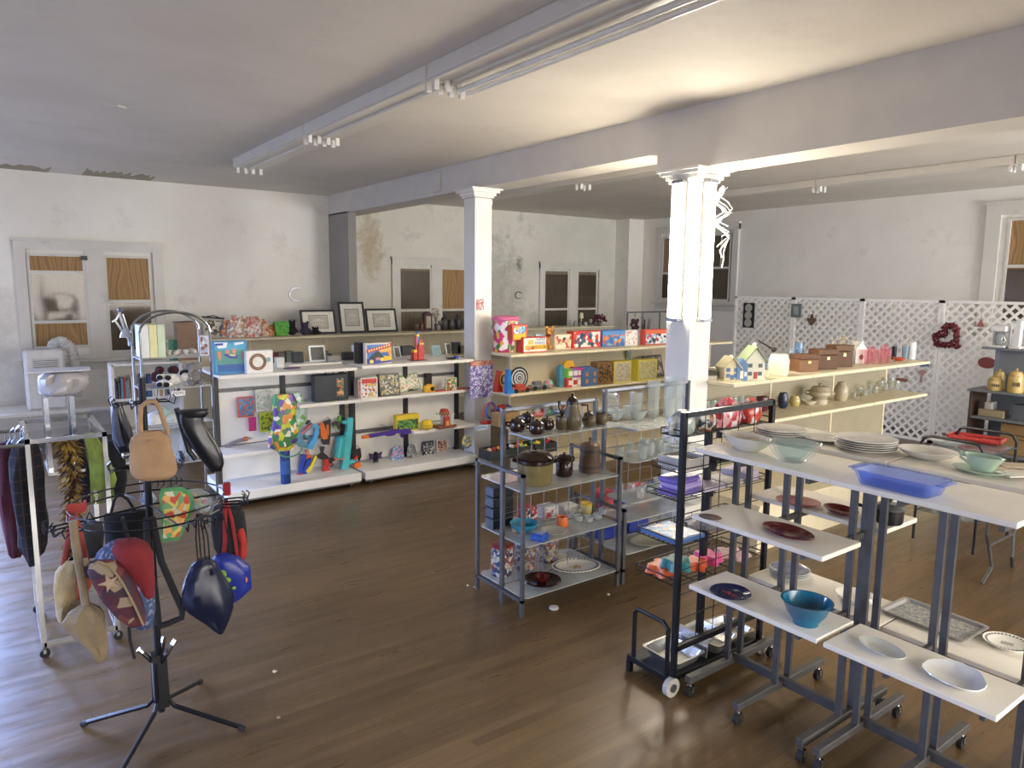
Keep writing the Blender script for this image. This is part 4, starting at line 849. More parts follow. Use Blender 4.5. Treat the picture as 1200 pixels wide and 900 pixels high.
def toys_right_unit():
    M_ = dict(Z=1.001, cx=(-7.86, -7.56))
    pkg('toy_box', 'white box of toy food with a red top edge, leftmost on the middle shelf', 'toy', 433, 471, 20, 24, .1, '#d8d2cc', ['#e4e0da', '#c9574a', '#6fa0b8', '#e4e0da', '#d9b25a'], seed=21, bar='#c2423a', **M_)
    pkg('book', 'thick white and red book leaning at the left end of the middle shelf', 'book', 425, 467, 10, 22, .12, '#c8c0b8', ['#b8443a', '#dcd6cc'], seed=22, **M_)
    pkg('comic_pack', 'black and yellow comic hero pack standing on the middle shelf', 'toy', 458, 468, 24, 26, .05, '#3a3a34', ['#2b2d2e', '#8c8a3a', '#c9c7b8', '#4a5560', '#2b2d2e', '#b89a3a'], seed=23, scale=34, tilt=R(-10), **M_)
    pkg('comic_pack', 'dark comic book half hidden behind the yellow comic pack', 'book', 449, 463, 12, 23, .02, '#3c3f3a', ['#33403a', '#6a705a', '#222'+'222'], seed=24, **M_)
    it = It('picture_book', 'open green and white picture book propped on a stand on the middle shelf', 'book', 482, 457, PX, d=.06, **M_); W, H = it.W(25), it.H(19)
    b = MB(); b.box(-W/2, -.01, 0, W/2, .01, H, .002); b.mat(1).box(-W/2+.01, -.0125, .01, W/2-.01, -.01, H-.01); it.part('cover', b, [mt('#5c9a4a'), art(25, ['#e2ded0', '#d8d4c2', '#7fae62', '#e2ded0', '#c98f5a'], 40)]); b = MB(); b.box(-.03, -.03, -.0, .03, .05, .02); b.box(-.01, .0, 0, .01, .03, .08); it.part('stand', b, BLACK); it.t.rotation_euler = (R(-14), R(-8), PX)
    it = It('toy_camera', 'yellow toy camera with a dark bottle behind it on the middle shelf', 'toy', 504, 465, PX, d=.06, **M_); b = MB(); b.box(-.075, -.03, 0, .075, .03, .085, .012); b.box(-.03, -.025, .085, .03, .025, .1, .006); it.part('body', b, mt('#dba92f', .35)); b = MB(); b.disc((.03, -.036, .045), .026, .015); it.part('lens', b, BLACK)
    it = It('toy_speaker', 'tall black box with a red label behind the yellow toy camera', 'box', 503, 456, PX, d=.05, **M_); b = MB(); b.box(-.04, -.03, 0, .04, .03, .2, .004); b.mat(1).box(-.03, -.032, .02, .03, -.03, .05); it.one(b, [mt('#2a1f22', .4), mt('#8f3030')])
    pkg('game_box', 'small green and red game box standing right of the yellow camera', 'game', 529, 463, 13, 15, .03, '#c9c2ae', ['#5a9a4a', '#b8443a', '#d8d2be'], seed=26, **M_)
    for i, (x, y, l) in enumerate(((520, 466, 'red plastic strip lying on the middle shelf'), (545, 463, 'flat red book lying at the right end of the middle shelf'))):
        it = It('flat_toy', l, 'toy', x, y, PX, d=.1, **M_); b = MB(); b.box(-it.W(9), -.06, 0, it.W(9), .05, .012, .003); it.one(b, mt('#b84a38', .4))
    L_ = dict(Z=.571, cx=(-7.86, -7.46))
    pkg('toy_box', 'yellow boxed toy with green dinosaurs, tilted, above the purple rifle', 'toy', 478, 505, 27, 19, .08, '#d9b92f', ['#3f7a45', '#2d3a30', '#5a9a50', '#8aa83a'], seed=27, bar='#dfc23a', scale=30, **L_)
    it = It('toy_ball', 'yellow faceted toy ball on the low right shelf', 'toy', 500, 504, PX, **L_); b = MB(); b.lathe([(.04, 0), (.075, .035), (.08, .07), (.055, .11), (.02, .125), (0, .125)], 7); it.one(b, mt('#dcb72c', .35))
    it = It('toy_castle', 'toy castle with red roof, white towers and brown base on the low right shelf', 'toy', 521, 503, PX, **L_)
    b = MB(); b.box(-.13, -.08, 0, .13, .07, .035, .008); it.part('base', b, mt('#7a4a30', .6))
    for x, y, r, h in ((-.085, -.02, .032, .15), (.085, -.02, .032, .15), (0, .02, .04, .12)):
        b = MB(); b.lathe([(r, .035), (r, h), (r*1.2, h), (r*1.2, h+.02), (0, h+.02)], 12); it.part('tower', b, mt('#d0d3c8', .5)); b = MB()
        for k in range(6): a = k*PI/3; b.cbox((x*0+r*1.05*math.cos(a), r*1.05*math.sin(a), h+.03), (.012, .012, .02))
        it.part('battlement', b, mt('#6fae68' if x else RED)); kk = kids(it.t)[-2:]
        for q in kk: q.location = (x, y, 0)
    b = MB(); b.box(-.035, -.07, .03, .035, -.02, .14, .004); b.box(-.05, -.03, .16, .05, .04, .19, .004); b.prism([(-.05, .19), (.05, .19), (.03, .23), (-.03, .23)], -.03, .04); it.part('keep', b, mt('#b04632', .5))
    b = MB(); b.mat(0).box(-.02, -.073, .03, .02, -.07, .09); it.part('gate', b, mt('#e0a23a'))
    def tuft(name, label, x, y0, y1, w_, cols, seed, X=-7.8, **k):
        it = It(name, label, 'toy', x, y0, PX, X=X); b = MB(); H = it.H(y1-y0); W = it.W(w_)/2
        b.loft([(-H, W*.5, .008), (-H*.85, W*.95, .02), (-H*.4, W, .025), (-H*.1, W*.8, .012), (0, W*.4, .004)], 18, .05, seed, pw=.7)
        b.tube([(0, 0, -.005), (0, .03, .0)], .003, 5); it.one(b, art(seed, cols, k.get('scale', 30)), False); return it
    it = It('plush_bat', 'black and purple winged plush toy with dangling legs hanging on the lower rail', 'toy', 440, 531, PX, X=-7.8)
    b = MB(); b.ell((0, 0, -.055), (.032, .022, .05)); b.ell((0, -.005, -.005), (.026, .02, .024)); 
    for s in (-.025, -.008, .01, .026): b.tube([(s, 0, -.09), (s*1.3, -.005, -.15)], .006, 6)
    it.part('body', b, cloth('#1a1a20'), True); b = MB()
    for s in (-1, 1): b.prism([(s*.02, -.01), (s*.09, .01), (s*.075, -.04), (s*.085, -.08), (s*.05, -.07), (s*.025, -.09)], -.004, .004)
    it.part('wing', b, cloth('#4a3566'))
    tuft('toy_pack', 'round pink and blue carded toy hanging on the lower rail', 466, 523, 546, 15, ['#6f9fc8', '#c97a9a', '#b8c8d8', '#5a7ab0'], 28)
    tuft('toy_pack', 'clear grey plastic pack hanging right of the round toy', 482, 521, 545, 11, ['#8a8a86', '#5c5c5a', '#aaa9a4'], 29)
    for x0, x1, y0, y1, cols, bc, l in ((495, 508, 517, 534, ['#22242a', '#d8d6d0', '#22242a', '#3a3c42'], '#24262b', 'black carded toy with a white ring on the right panel'), (512, 524, 514, 529, ['#8a4a38', '#c9b59a', '#6a3a2c'], '#d6d2c8', 'brown and white carded toy hanging beside the black one')):
        it = It('toy_pack', l, 'toy', (x0+x1)/2, y0, PX, X=-7.82); W, H = it.W(x1-x0), it.H(y1-y0); b = MB(); b.box(-W/2, -.006, -H, W/2, .006, 0, .002); b.mat(1).box(-W/2+.01, -.01, -H+.01, W/2-.01, -.006, -.02, .001); b.mat(0).tube([(0, .006, -.01), (0, .04, -.01)], .003, 5); it.one(b, [mt(bc), art(len(l), cols, 40)])
    tuft('toy_pack', 'yellow and blue plush toy hanging off the right end of the gondola', 547, 510, 525, 11, ['#d9bd3a', '#4a78a8', '#e6d890'], 32, X=-7.5)
    it = It('toy_bag', 'purple and white printed gift bag hanging in front of the white column', 'bag', 564, 423, PX, X=-7.42); W, H = it.W(26), it.H(43)
    b = MB(); b.box(-W/2, -.015, -H, W/2, .015, -.03, .004); it.part('bag', b, art(33, ['#7a70b8', '#d8d4e6', '#6a5fae', '#e3dfe8', '#9a90cc'], 30)); b = MB(); b.box(-W/2, -.018, -.06, W/2, .018, 0, .003); it.part('header_card', b, art(34, ['#c96a4a', '#e0c8a8', '#b84a5a'], 50)); b = MB(); b.tube([(0, 0, -.01), (0, .02, .0), (-.28, .04, .0)], .004, 5); it.part('peg_hook', b, STEEL)
    it = It('shelf_sign', 'blue lettered shelf sign hanging at the left end of the cream gondola', 'sign', 565, 501, PX, X=-7.0); b = MB(); b.box(-.08, -.003, -.03, .08, .003, .03); b.mat(1)
    for i in range(7): b.box(-.07+i*.02, -.004, -.012, -.058+i*.02, -.003, .012)
    b.mat(0).tube([(.07, .002, .01), (.25, .02, .01)], .003, 5); it.one(b, [mt('#a8b8cc'), mt('#3a5a90')])
toys_left_gondola()
toys_right_unit()
# ------------------------------------------------------------------ back shelving: pictures and pile of toys
def back_shelf():
    Z = dict(Z=1.481, cx=(-11.4, -11.0))
    def frame(label, x, y, w_, h_, seed):
        it = It('framed_picture', label, 'picture', x, y, PX, 'framed building prints', d=.1, **Z); W, H = it.W(w_), it.H(h_); e = .035
        b = MB()
        for q in ((-W/2, 0, W/2, e), (-W/2, H-e, W/2, H), (-W/2, e, -W/2+e, H-e), (W/2-e, e, W/2, H-e)): b.box(q[0], -.012, q[1], q[2], .012, q[3], .003)
        it.part('frame', b, BLACK); b = MB(); b.box(-W/2+e, -.004, e, W/2-e, .004, H-e); it.part('mat_board', b, mt('#dcd9cc', .6))
        b = MB(); a, c = W*.26, H*.24; b.box(-a, -.006, c, a, -.004, H-c); b.mat(1); b.box(-a-.008, -.0062, c-.008, a+.008, -.0045, c); b.box(-a-.008, -.0062, H-c, a+.008, -.0045, H-c+.008); b.box(-a-.008, -.0062, c, -a, -.0045, H-c); b.box(a, -.0062, c, a+.008, -.0045, H-c)
        pw, ph = a*.6, (H-2*c)*.4; zb = c+(H-2*c)*.25
        b.mat(2).box(-pw, -.0075, zb, pw, -.006, zb+ph); b.prism([(-pw*.6, zb+ph), (pw*.6, zb+ph), (0, zb+ph*1.35)], -.0075, -.006)
        b.mat(3)
        for k in range(5): xx = -pw*.8+k*pw*.4; b.box(xx-pw*.06, -.0082, zb+ph*.1, xx+pw*.06, -.0075, zb+ph*.8)
        it.part('print', b, [mt('#b9b4a4', .6), mt('#55524c'), mt('#cfcabb'), mt('#8a8478')]); it.t.rotation_euler = (R(-13), 0, PX)
    frame('landscape framed building print, leftmost of three on the back shelf', 376, 389, 41, 29, 1); frame('portrait framed building print, tallest of three, in the middle', 416, 389, 30, 37, 2); frame('landscape framed building print, rightmost of three, under the boarded window', 450, 388, 36, 28, 3)
    it = It('framed_picture', 'grey framed horse picture under a black clip hanger, far left of the back shelf', 'picture', 251, 391, PX, d=.1, **Z); W, H = it.W(24), it.H(24)
    b = MB(); b.box(-W/2, -.01, 0, W/2, .01, H, .003); it.part('backing', b, mt('#a7a59e', .5)); b = MB(); b.box(-W/2+.03, -.012, .04, W/2-.02, -.01, H-.04); it.part('print', b, art(41, ['#c9c6bb', '#4a4540', '#bdb9ac', '#6b5f50'], 14)); b = MB(); b.tube([(-.14, 0, H), (0, 0, H+.04), (.14, 0, H)], .008, 6); b.box(-.16, -.02, H-.01, .16, .02, H+.012, .003); it.part('clip_hanger', b, BLACK); it.t.rotation_euler = (R(-18), R(6), PX)
    def bag(label, x, y, w_, h_, cols, seed, dx=0, dep=.12, name='toy_bag', cat='toy', pw=.8):
        it = It(name, label, cat, x, y, PX, d=dep+dx, **Z); W, H = it.W(w_)/2, it.H(h_); b = MB()
        b.loft([(0, W*.85, dep/2), (H*.3, W, dep/2), (H*.7, W*.85, dep/2.6), (H*.92, W*.55, dep/5), (H, W*.6, .01)], 20, .12, seed, pw=pw); it.one(b, art(seed, cols, 18), True)
    bag('tall foil bag with orange header standing at the back of the toy pile', 281, 384, 24, 26, ['#c9c3bb', '#c98a6a', '#8a8784', '#dcd6cc', '#a85f4a'], 42, .2, .08, pw=.5)
    bag('orange and white bag of toys in front of the toy pile', 303, 391, 32, 20, ['#c98a62', '#dccdb8', '#c9bba8', '#b8633f'], 43)
    bag('orange and blue bagged plush at the left of the toy pile', 271, 391, 22, 20, ['#d8813f', '#3d6a96', '#d9c3a4', '#c96a38'], 44)
    bag('red and white clear bag leaning on the toy pile', 299, 384, 24, 24, ['#c9a59a', '#b84a4a', '#ddd4cc', '#a8a09a'], 45, .15, .1)
    bag('small bag of red and green toys right of the toy pile', 317, 390, 15, 13, ['#a83a2f', '#c98a3a', '#4a7a4a', '#8a4a3a'], 46, 0, .08)
    bag('teal and cream bag of toys at the front of the toy pile', 309, 392, 16, 12, ['#5a9088', '#c3bba4', '#7fa39a'], 47, 0, .08)
    it = It('block_toy', 'bright green cube shaped toy with dark spots on the back shelf', 'toy', 330, 389, PX, d=.1, **Z); b = MB(); b.box(-.09, -.06, 0, .09, .06, .05, .008); b.box(-.1, -.07, .05, .12, .07, .22, .01); b.mat(1); r = random.Random(3)
    for k in range(6): x, z = r.uniform(-.08, .08), r.uniform(.07, .19); b.box(x, -.072, z, x+.02, -.07, z+.02)
    it.one(b, [mt('#57a83c', .6), mt('#2d6a2a')])
    for l, x, w_, h_, c_, sd in (('black plush toy right of the green cube toy', 344, 12, 16, '#1c1d22', 5), ('purple and dark plush toy right of the black one', 359, 14, 14, '#3b2f4c', 6), ('small black plush lying before the leftmost framed print', 371, 12, 8, '#191a1e', 7)):
        it = It('plush_toy', l, 'toy', x, 391, PX, d=.1, **Z); W, H = it.W(w_)/2, it.H(h_); b = MB(); b.ell((0, 0, H*.35), (W*.9, .05, H*.35)); b.ell((0, -.01, H*.78), (W*.6, .045, H*.25)); b.ell((-W*.45, 0, H), (W*.2, .02, H*.14)); b.ell((W*.45, 0, H), (W*.2, .02, H*.14)); b.ell((-W*.8, -.03, H*.3), (W*.25, .03, H*.14)); b.ell((W*.8, -.03, H*.3), (W*.25, .03, H*.14)); it.one(b, cloth(c_), True)
    # ornaments before the middle window
    it = It('mantel_clock', 'tall dark red case clock with pale face on the back shelf', 'clock', 502, 387, PX, d=.08, **Z); b = MB(); b.box(-.08, -.05, 0, .08, .05, .3, .006); b.prism([(-.09, .3), (.09, .3), (0, .34)], -.055, .055); it.part('case', b, mt('#4a2220', .4)); b = MB(); b.box(-.045, -.053, .05, .045, -.05, .26); it.part('face', b, mt('#b9ab98'))
    it = It('dried_flowers', 'vase of brown dried flowers before the boarded window', 'flowers', 511, 387, PX, **Z); b = MB(); b.lathe(sc(VASE, .035, .12), 12); it.part('vase', b, mt('#5a4a3c')); r = random.Random(9); b = MB()
    for k in range(16):
        a, e = r.uniform(0, 6.28), r.uniform(.02, .12); b.tube([(0, 0, .1), (e*.5*math.cos(a), e*.5*math.sin(a), .22), (e*math.cos(a), e*math.sin(a), r.uniform(.25, .4))], .003, 4); b.ell((e*math.cos(a), e*math.sin(a), r.uniform(.27, .4)), .012, 6, 4)
    it.part('stems', b, mt('#8a6f4a', .8))
    for l, x, w_, h_, pr, c_ in (('dark bottle vase between the dried flowers and round vase', 521, 9, 20, BOTTLE, '#3b3431'), ('round dark vase at the right of the window shelf', 529, 10, 12, POT, '#443c36'), ('black lidded urn nearest the white column', 537, 9, 18, JAR, '#2f2b2b'), ('small brown cup before the boarded window', 488, 7, 8, CUP, '#5a4638'), ('amber bottle left of the dark red clock', 494, 6, 13, BOTTLE, '#6a4a2c'), ('pewter goblet by the dried flowers', 516, 6, 11, WINE, '#6f6a64')):
        ves('ornament_vase', l, 'ornament', x, 386, w_, h_, pr, mt(c_, .35), 1.481, cx=(-11.35, -11.05))
    for i in range(12):
        x = 575+i*4.4 if i < 5 else 668+(i-5)*6
        ves('glass_ornament', 'small dusty glass ornament on the back shelf seen over the toy gondola', 'ornament', x, 386.5, 4.5, 5+(i*7) % 4, (CUP, WINE, POT, JAR)[i % 4], mt(('#8a8a84', '#6a6862', '#a8a69c')[i % 3], .25), 1.481, 'glass ornaments on the back shelf', cx=(-11.35, -11.05))
    ves('table_lamp', 'small cream candlestick lamp before the right rear window', 'lamp', 681, 386, 7, 16, [(0, 0), (.8, 0), (.7, .06), (.15, .12), (.15, .6), (.75, .6), (.55, 1), (0, 1)], mt('#c9bf9c', .5), 1.481, cx=(-11.35, -11.05))
    it = It('dried_bouquet', 'dark red bouquet of artificial flowers on the back shelf', 'flowers', 702, 386, PX, **Z); r = random.Random(5); b = MB(); b.lathe(sc(VASE, .05, .08), 12); it.part('vase', b, mt('#55504c')); b = MB()
    for k in range(60):
        a, ph, q = r.uniform(0, 6.28), r.uniform(0, 1.4), r.uniform(.08, .17); b.ell((q*math.cos(a)*math.cos(ph)*1.3, q*math.sin(a)*math.cos(ph)*.8, .09+q*math.sin(ph)*.9), r.uniform(.018, .03), 6, 4)
    it.part('blooms', b, cloth('#5c2a36'), True)
    # second level and pieces seen between the shelves
    for i, (x, w_, h_, c_) in enumerate(((330, 8, 13, '#8a8378'), (340, 9, 14, '#7f8a78'), (397, 16, 8, '#a9a597'), (410, 11, 9, '#55544f'), (381, 8, 12, '#6f6f6a'), (536, 8, 13, '#4a4845'), (545-4, 9, 9, '#6a655c'), (318, 14, 13, '#8a3a3a'))):
        it = It('storage_tin', ('dusty box on the lower back shelf', 'grey green box on the lower back shelf', 'pile of pale paper on the lower back shelf', 'dark box right of the pale paper pile', 'small grey box left of the pale paper pile', 'dark tin at the right of the lower back shelf', 'brown tin nearest the white column on the lower back shelf', 'red folded bag on the lower back shelf behind the ring box')[i], 'box', x, 413, PX, d=.1, X=-11.2)
        it.p.z = 1.052; b = MB(); b.box(-it.W(w_)/2, -.05, 0, it.W(w_)/2, .05, it.H(h_), .005); it.one(b, mt(c_, .6))
    it = It('cardboard_box', 'tall brown cardboard box standing on the white bookcase', 'box', 221, 412, PX, d=.24, Z=1.306, cx=(-10.15, -9.86)); W, H = it.W(22), it.H(44); b = MB(); b.box(-W/2, -.12, 0, W/2, .12, H, .003); b.box(-W/2-.01, -.13, H-.02, W/2+.01, .13, H, .003); it.one(b, mt('#8a6f58', .8))
    it = It('storage_tin', 'small green box left of the cardboard box', 'box', 205, 410, PX, d=.1, Z=1.306, cx=(-10.1, -9.9)); b = MB(); b.box(-.06, -.05, 0, .06, .05, .26, .004); it.one(b, mt('#3f7a62', .6))
    r = random.Random(12); cols = ('#a8433a', '#d8d2c6', '#3f5f8a', '#8a8378', '#c9a05a', '#4a4a52', '#dcd8d0', '#6a8a9a')
    for i in range(24):
        hgt = r.uniform(.2, .29); b = MB(); b.box(-.012, -.07, 0, .012, .07, hgt, .001)
        o = b.build('book', mt(cols[r.randrange(8)], .6), None, loc=(-9.93, 1.22+i*.029, .876), rot=(0, R(r.uniform(-4, 4)), PX)); tag(o, 'slim book standing in the white bookcase under the cardboard box', 'book', 'books in the white bookcase')
back_shelf()

# portable air conditioner with hose
def ac():
    it = It('air_conditioner', 'white portable air conditioner with a ribbed exhaust hose before the boarded window', 'air conditioner', 57, 480, PX, d=.36, Z=.571, cx=(-12.1, -11.4)); W, H = it.W(47)/2, it.H(68)
    b = MB(); b.box(-W, -.18, 0, W, .18, H, .03); it.part('body', b, mt('#dcdad6', .4)); b = MB(); b.box(-W*.62, -.188, H*.66, W*.7, -.18, H*.86, .01); b.mat(1)
    for k in range(5): b.box(-W*.55, -.192, H*(.685+.034*k), W*.63, -.188, H*(.695+.034*k))
    it.part('vent_grille', b, [mt('#c9c8c4', .4), mt('#6a6a68')]); b = MB(); b.box(-.03, -.186, H*.5, .03, -.18, H*.56); it.part('control_panel', b, mt('#6d7074'))
    b = MB(); pts = [(W*.45, .12, H*.96), (W*.6, .14, H*1.08), (W*1.0, .12, H*1.12), (W*1.45, .08, H*1.0), (W*1.6, .05, H*.7), (W*1.62, .05, H*.3), (W*1.5, .08, .12)]
    P2 = []; rr = []
    for i in range(len(pts)-1):
        for k in range(8):
            u = k/8; P2.append(tuple(pts[i][j]*(1-u)+pts[i+1][j]*u for j in range(3))); rr.append(.075 if (len(rr) % 2) else .062)
    b.tube(P2, rr, 14); it.part('hose', b, mt('#d0cfcb', .5), True)
ac()

# ------------------------------------------------------------------ arched rack contents
def arch_items():
    def slab(name, l, cat, x, y, w_, h_, d, c_, Z, rot=PX, side=None):
        it = It(name, l, cat, x, y, rot, d=d, Z=Z, cx=(-6.99, -6.61)); b = MB(); b.box(-it.W(w_)/2, -d/2, 0, it.W(w_)/2, d/2, it.H(h_), .004)
        if side: b.mat(1).box(-it.W(w_)/2+.01, -d/2-.001, .01, it.W(w_)/2-.01, -d/2, it.H(h_)-.01)
        it.one(b, [mt(c_, .5), side or mt(c_)]); return it
    slab('binder', 'white binder, leftmost of those on the top glass shelf', 'binder', 171, 422, 10, 38, .25, '#e3e5e4', 1.671)
    slab('binder', 'pale yellow binder in the middle of those on the top glass shelf', 'binder', 181, 422, 9, 38, .25, '#ddd7a0', 1.671)
    slab('binder', 'pale green binder, rightmost of those on the top glass shelf', 'binder', 190.5, 422, 9, 38, .25, '#c5d3b4', 1.671)
    slab('gift_box', 'white picture box standing at the right end of the top glass shelf', 'box', 240, 421, 11, 23, .1, '#e3e3e6', 1.671, PX+R(-20), art(51, ['#e0e0e4', '#b9bcc4', '#8f6a5a', '#dfe2e6'], 18))
    it = It('pebble_bag', 'clear bag of pale stones lying on the top glass shelf', 'bag', 212, 418, PX, Z=1.671, cx=(-6.93, -6.68)); b = MB(); r = random.Random(2)
    for k in range(26): b.ell((r.uniform(-.11, .11), r.uniform(-.06, .06), .02+r.uniform(0, .025)), r.uniform(.014, .024), 7, 5)
    it.one(b, mt('#b9b3a8', .6), True)
    # spotted dog plush lying down
    it = It('plush_dog', 'white plush toy with black spotted paws lying on the second glass shelf', 'toy', 199, 458, PX, Z=1.411, cx=(-6.93, -6.68)); b = MB()
    b.ell((.02, .02, .06), (.1, .05, .05)); b.ell((.12, -.0, .08), (.05, .045, .045)); b.ell((.165, -.02, .065), (.03, .025, .02))
    for x, z in ((-.09, .03), (-.035, .025), (-.085, .09), (-.02, .085)): b.tube([(x+.06, .02, z), (x, -.04, z)], [.022, .027], 10)
    it.part('body', b, cloth('#e2dfd6'), True); b = MB()
    for x, z in ((-.09, .03), (-.035, .025), (-.085, .09), (-.02, .085)): b.ell((x, -.068, z), (.024, .008, .022))
    it.part('paw_pads', b, cloth('#17181b'), True); b = MB(); b.ell((.13, -.005, .125), (.04, .04, .014)); it.part('head_patch', b, cloth('#17181b'), True); b = MB(); b.ell((.1, -.02, .1), (.02, .012, .035)); it.part('ear', b, cloth('#1a1a1c'), True)
    it = It('plush_elephant', 'grey plush elephant sitting on the second glass shelf', 'toy', 228, 452, PX, Z=1.411, cx=(-6.93, -6.68)); b = MB(); b.ell((0, 0, .07), (.06, .05, .07)); b.ell((-.01, -.01, .155), (.05, .045, .045)); b.tube([(-.03, -.04, .15), (-.055, -.075, .1), (-.05, -.08, .05)], [.018, .013, .01], 8)
    for s in (-1, 1): b.ell((.0+s*.04, -.05, .025), (.024, .04, .022)); b.tube([(s*.05, 0, .1), (s*.075, -.03, .06)], [.02, .015], 8)
    it.part('body', b, cloth('#807b78'), True); b = MB(); b.ell((-.065, 0, .165), (.03, .01, .035)); b.ell((.045, 0, .165), (.03, .01, .035)); it.part('ear', b, cloth('#8f8a86'), True)
    it = It('plush_toy', 'dark red plush toy behind the spotted dog on the second glass shelf', 'toy', 187, 449, PX, Z=1.411, cx=(-6.93, -6.68)); b = MB(); b.ell((0, .1, .05), (.06, .05, .05)); b.ell((.02, .09, .11), (.04, .04, .035)); b.ell((.14, .12, .1), (.05, .05, .04)); it.one(b, cloth('#4a1f24'), True)
    it = It('shelf_sign', 'small white sign lettered TOYS on the edge of the second glass shelf', 'sign', 209, 461, PX, X=-6.59); b = MB(); b.box(-.055, -.002, -.022, .055, .002, .022); it.part('card', b, mt('#e8e6e0')); text_on(it.t, 'TOYS', .036, (0, -.003, 0), (R(90), 0, 0), BLACK)
    r = random.Random(6)
    for i, (x, y, c_, s, l) in enumerate(((183, 503, '#cfd0d2', .09, 'clear and white bag of plush on the third glass shelf, left'), (203, 502, '#bfc6c4', .08, 'grey and white plush bundle on the third glass shelf, middle'), (192, 492, '#9fb8ae', .06, 'pale green knitted toy atop the plush bundles'), (222, 500, '#20283c', .08, 'navy cloth bundle on the third glass shelf, right'))):
        it = It('cloth_bundle', l, 'toy', x, y, PX, Z=1.101+(.07 if i == 2 else 0), cx=(-6.93, -6.68)); b = MB(); b.loft([(0, s*.9, .06), (s*.4, s, .07), (s*.9, s*.7, .05), (s*1.15, s*.3, .02)], 18, .15, i+3); it.one(b, cloth(c_), True)
    for i, (x, y, c_) in enumerate(((180, 549, '#d9d5cb'), (196, 549, '#c9b9a0'), (213, 548, '#3a3d48'), (228, 547, '#dcd9d2'))):
        it = It('shoe', ('white child shoe', 'tan child shoe', 'dark child shoe', 'white strappy child shoe')[i]+' on the lowest glass shelf of the arched rack', 'shoe', x, y, PX, Z=.751, cx=(-6.9, -6.7)); b = MB()
        b.loft([(0, .028, .08), (.02, .03, .085), (.035, .028, .07, 0, .01), (.06, .022, .04, 0, .035), (.07, .02, .03, 0, .04)], 14, 0, 1); it.part('upper', b, mt(c_, .6), True); b = MB(); b.loft([(-.002, .03, .084), (.012, .031, .087)], 14); it.part('sole', b, mt('#8a8378'))
    # clear swing arm lamp clamped to the left of the rack
    it = It('swing_arm_lamp', 'silver folding swing arm lamp clamped to the left post of the arched rack', 'lamp', 153, 400, PX, X=-6.98); c = it.c
    b = MB(); b.tube([c(153, 404), c(146, 382), c(142, 366)], .011, 7); b.tube([c(156, 402), c(150, 384), c(146, 368)], .007, 6); b.tube([c(143, 366), c(138, 374), c(133, 377)], .009, 7); b.tube([c(137, 376), c(144, 388), c(150, 396)], .009, 7); it.part('arm', b, mt('#b9bbba', .3, .6))
    b = MB(); b.lathe([(.012, .05), (.03, .03), (.05, -.03), (.045, -.03), (.0, .03)], 14, 1, 1, c(148, 391)); it.part('lamp_shade', b, mt('#c4c6c6', .3, .4), True); b = MB(); b.ell(c(143, 363), .022); it.part('joint', b, STEEL); b = MB(); b.box(-.02, -.02, -.04, .02, .02, .01, .004); it.part('clamp', b, STEEL)
arch_items()
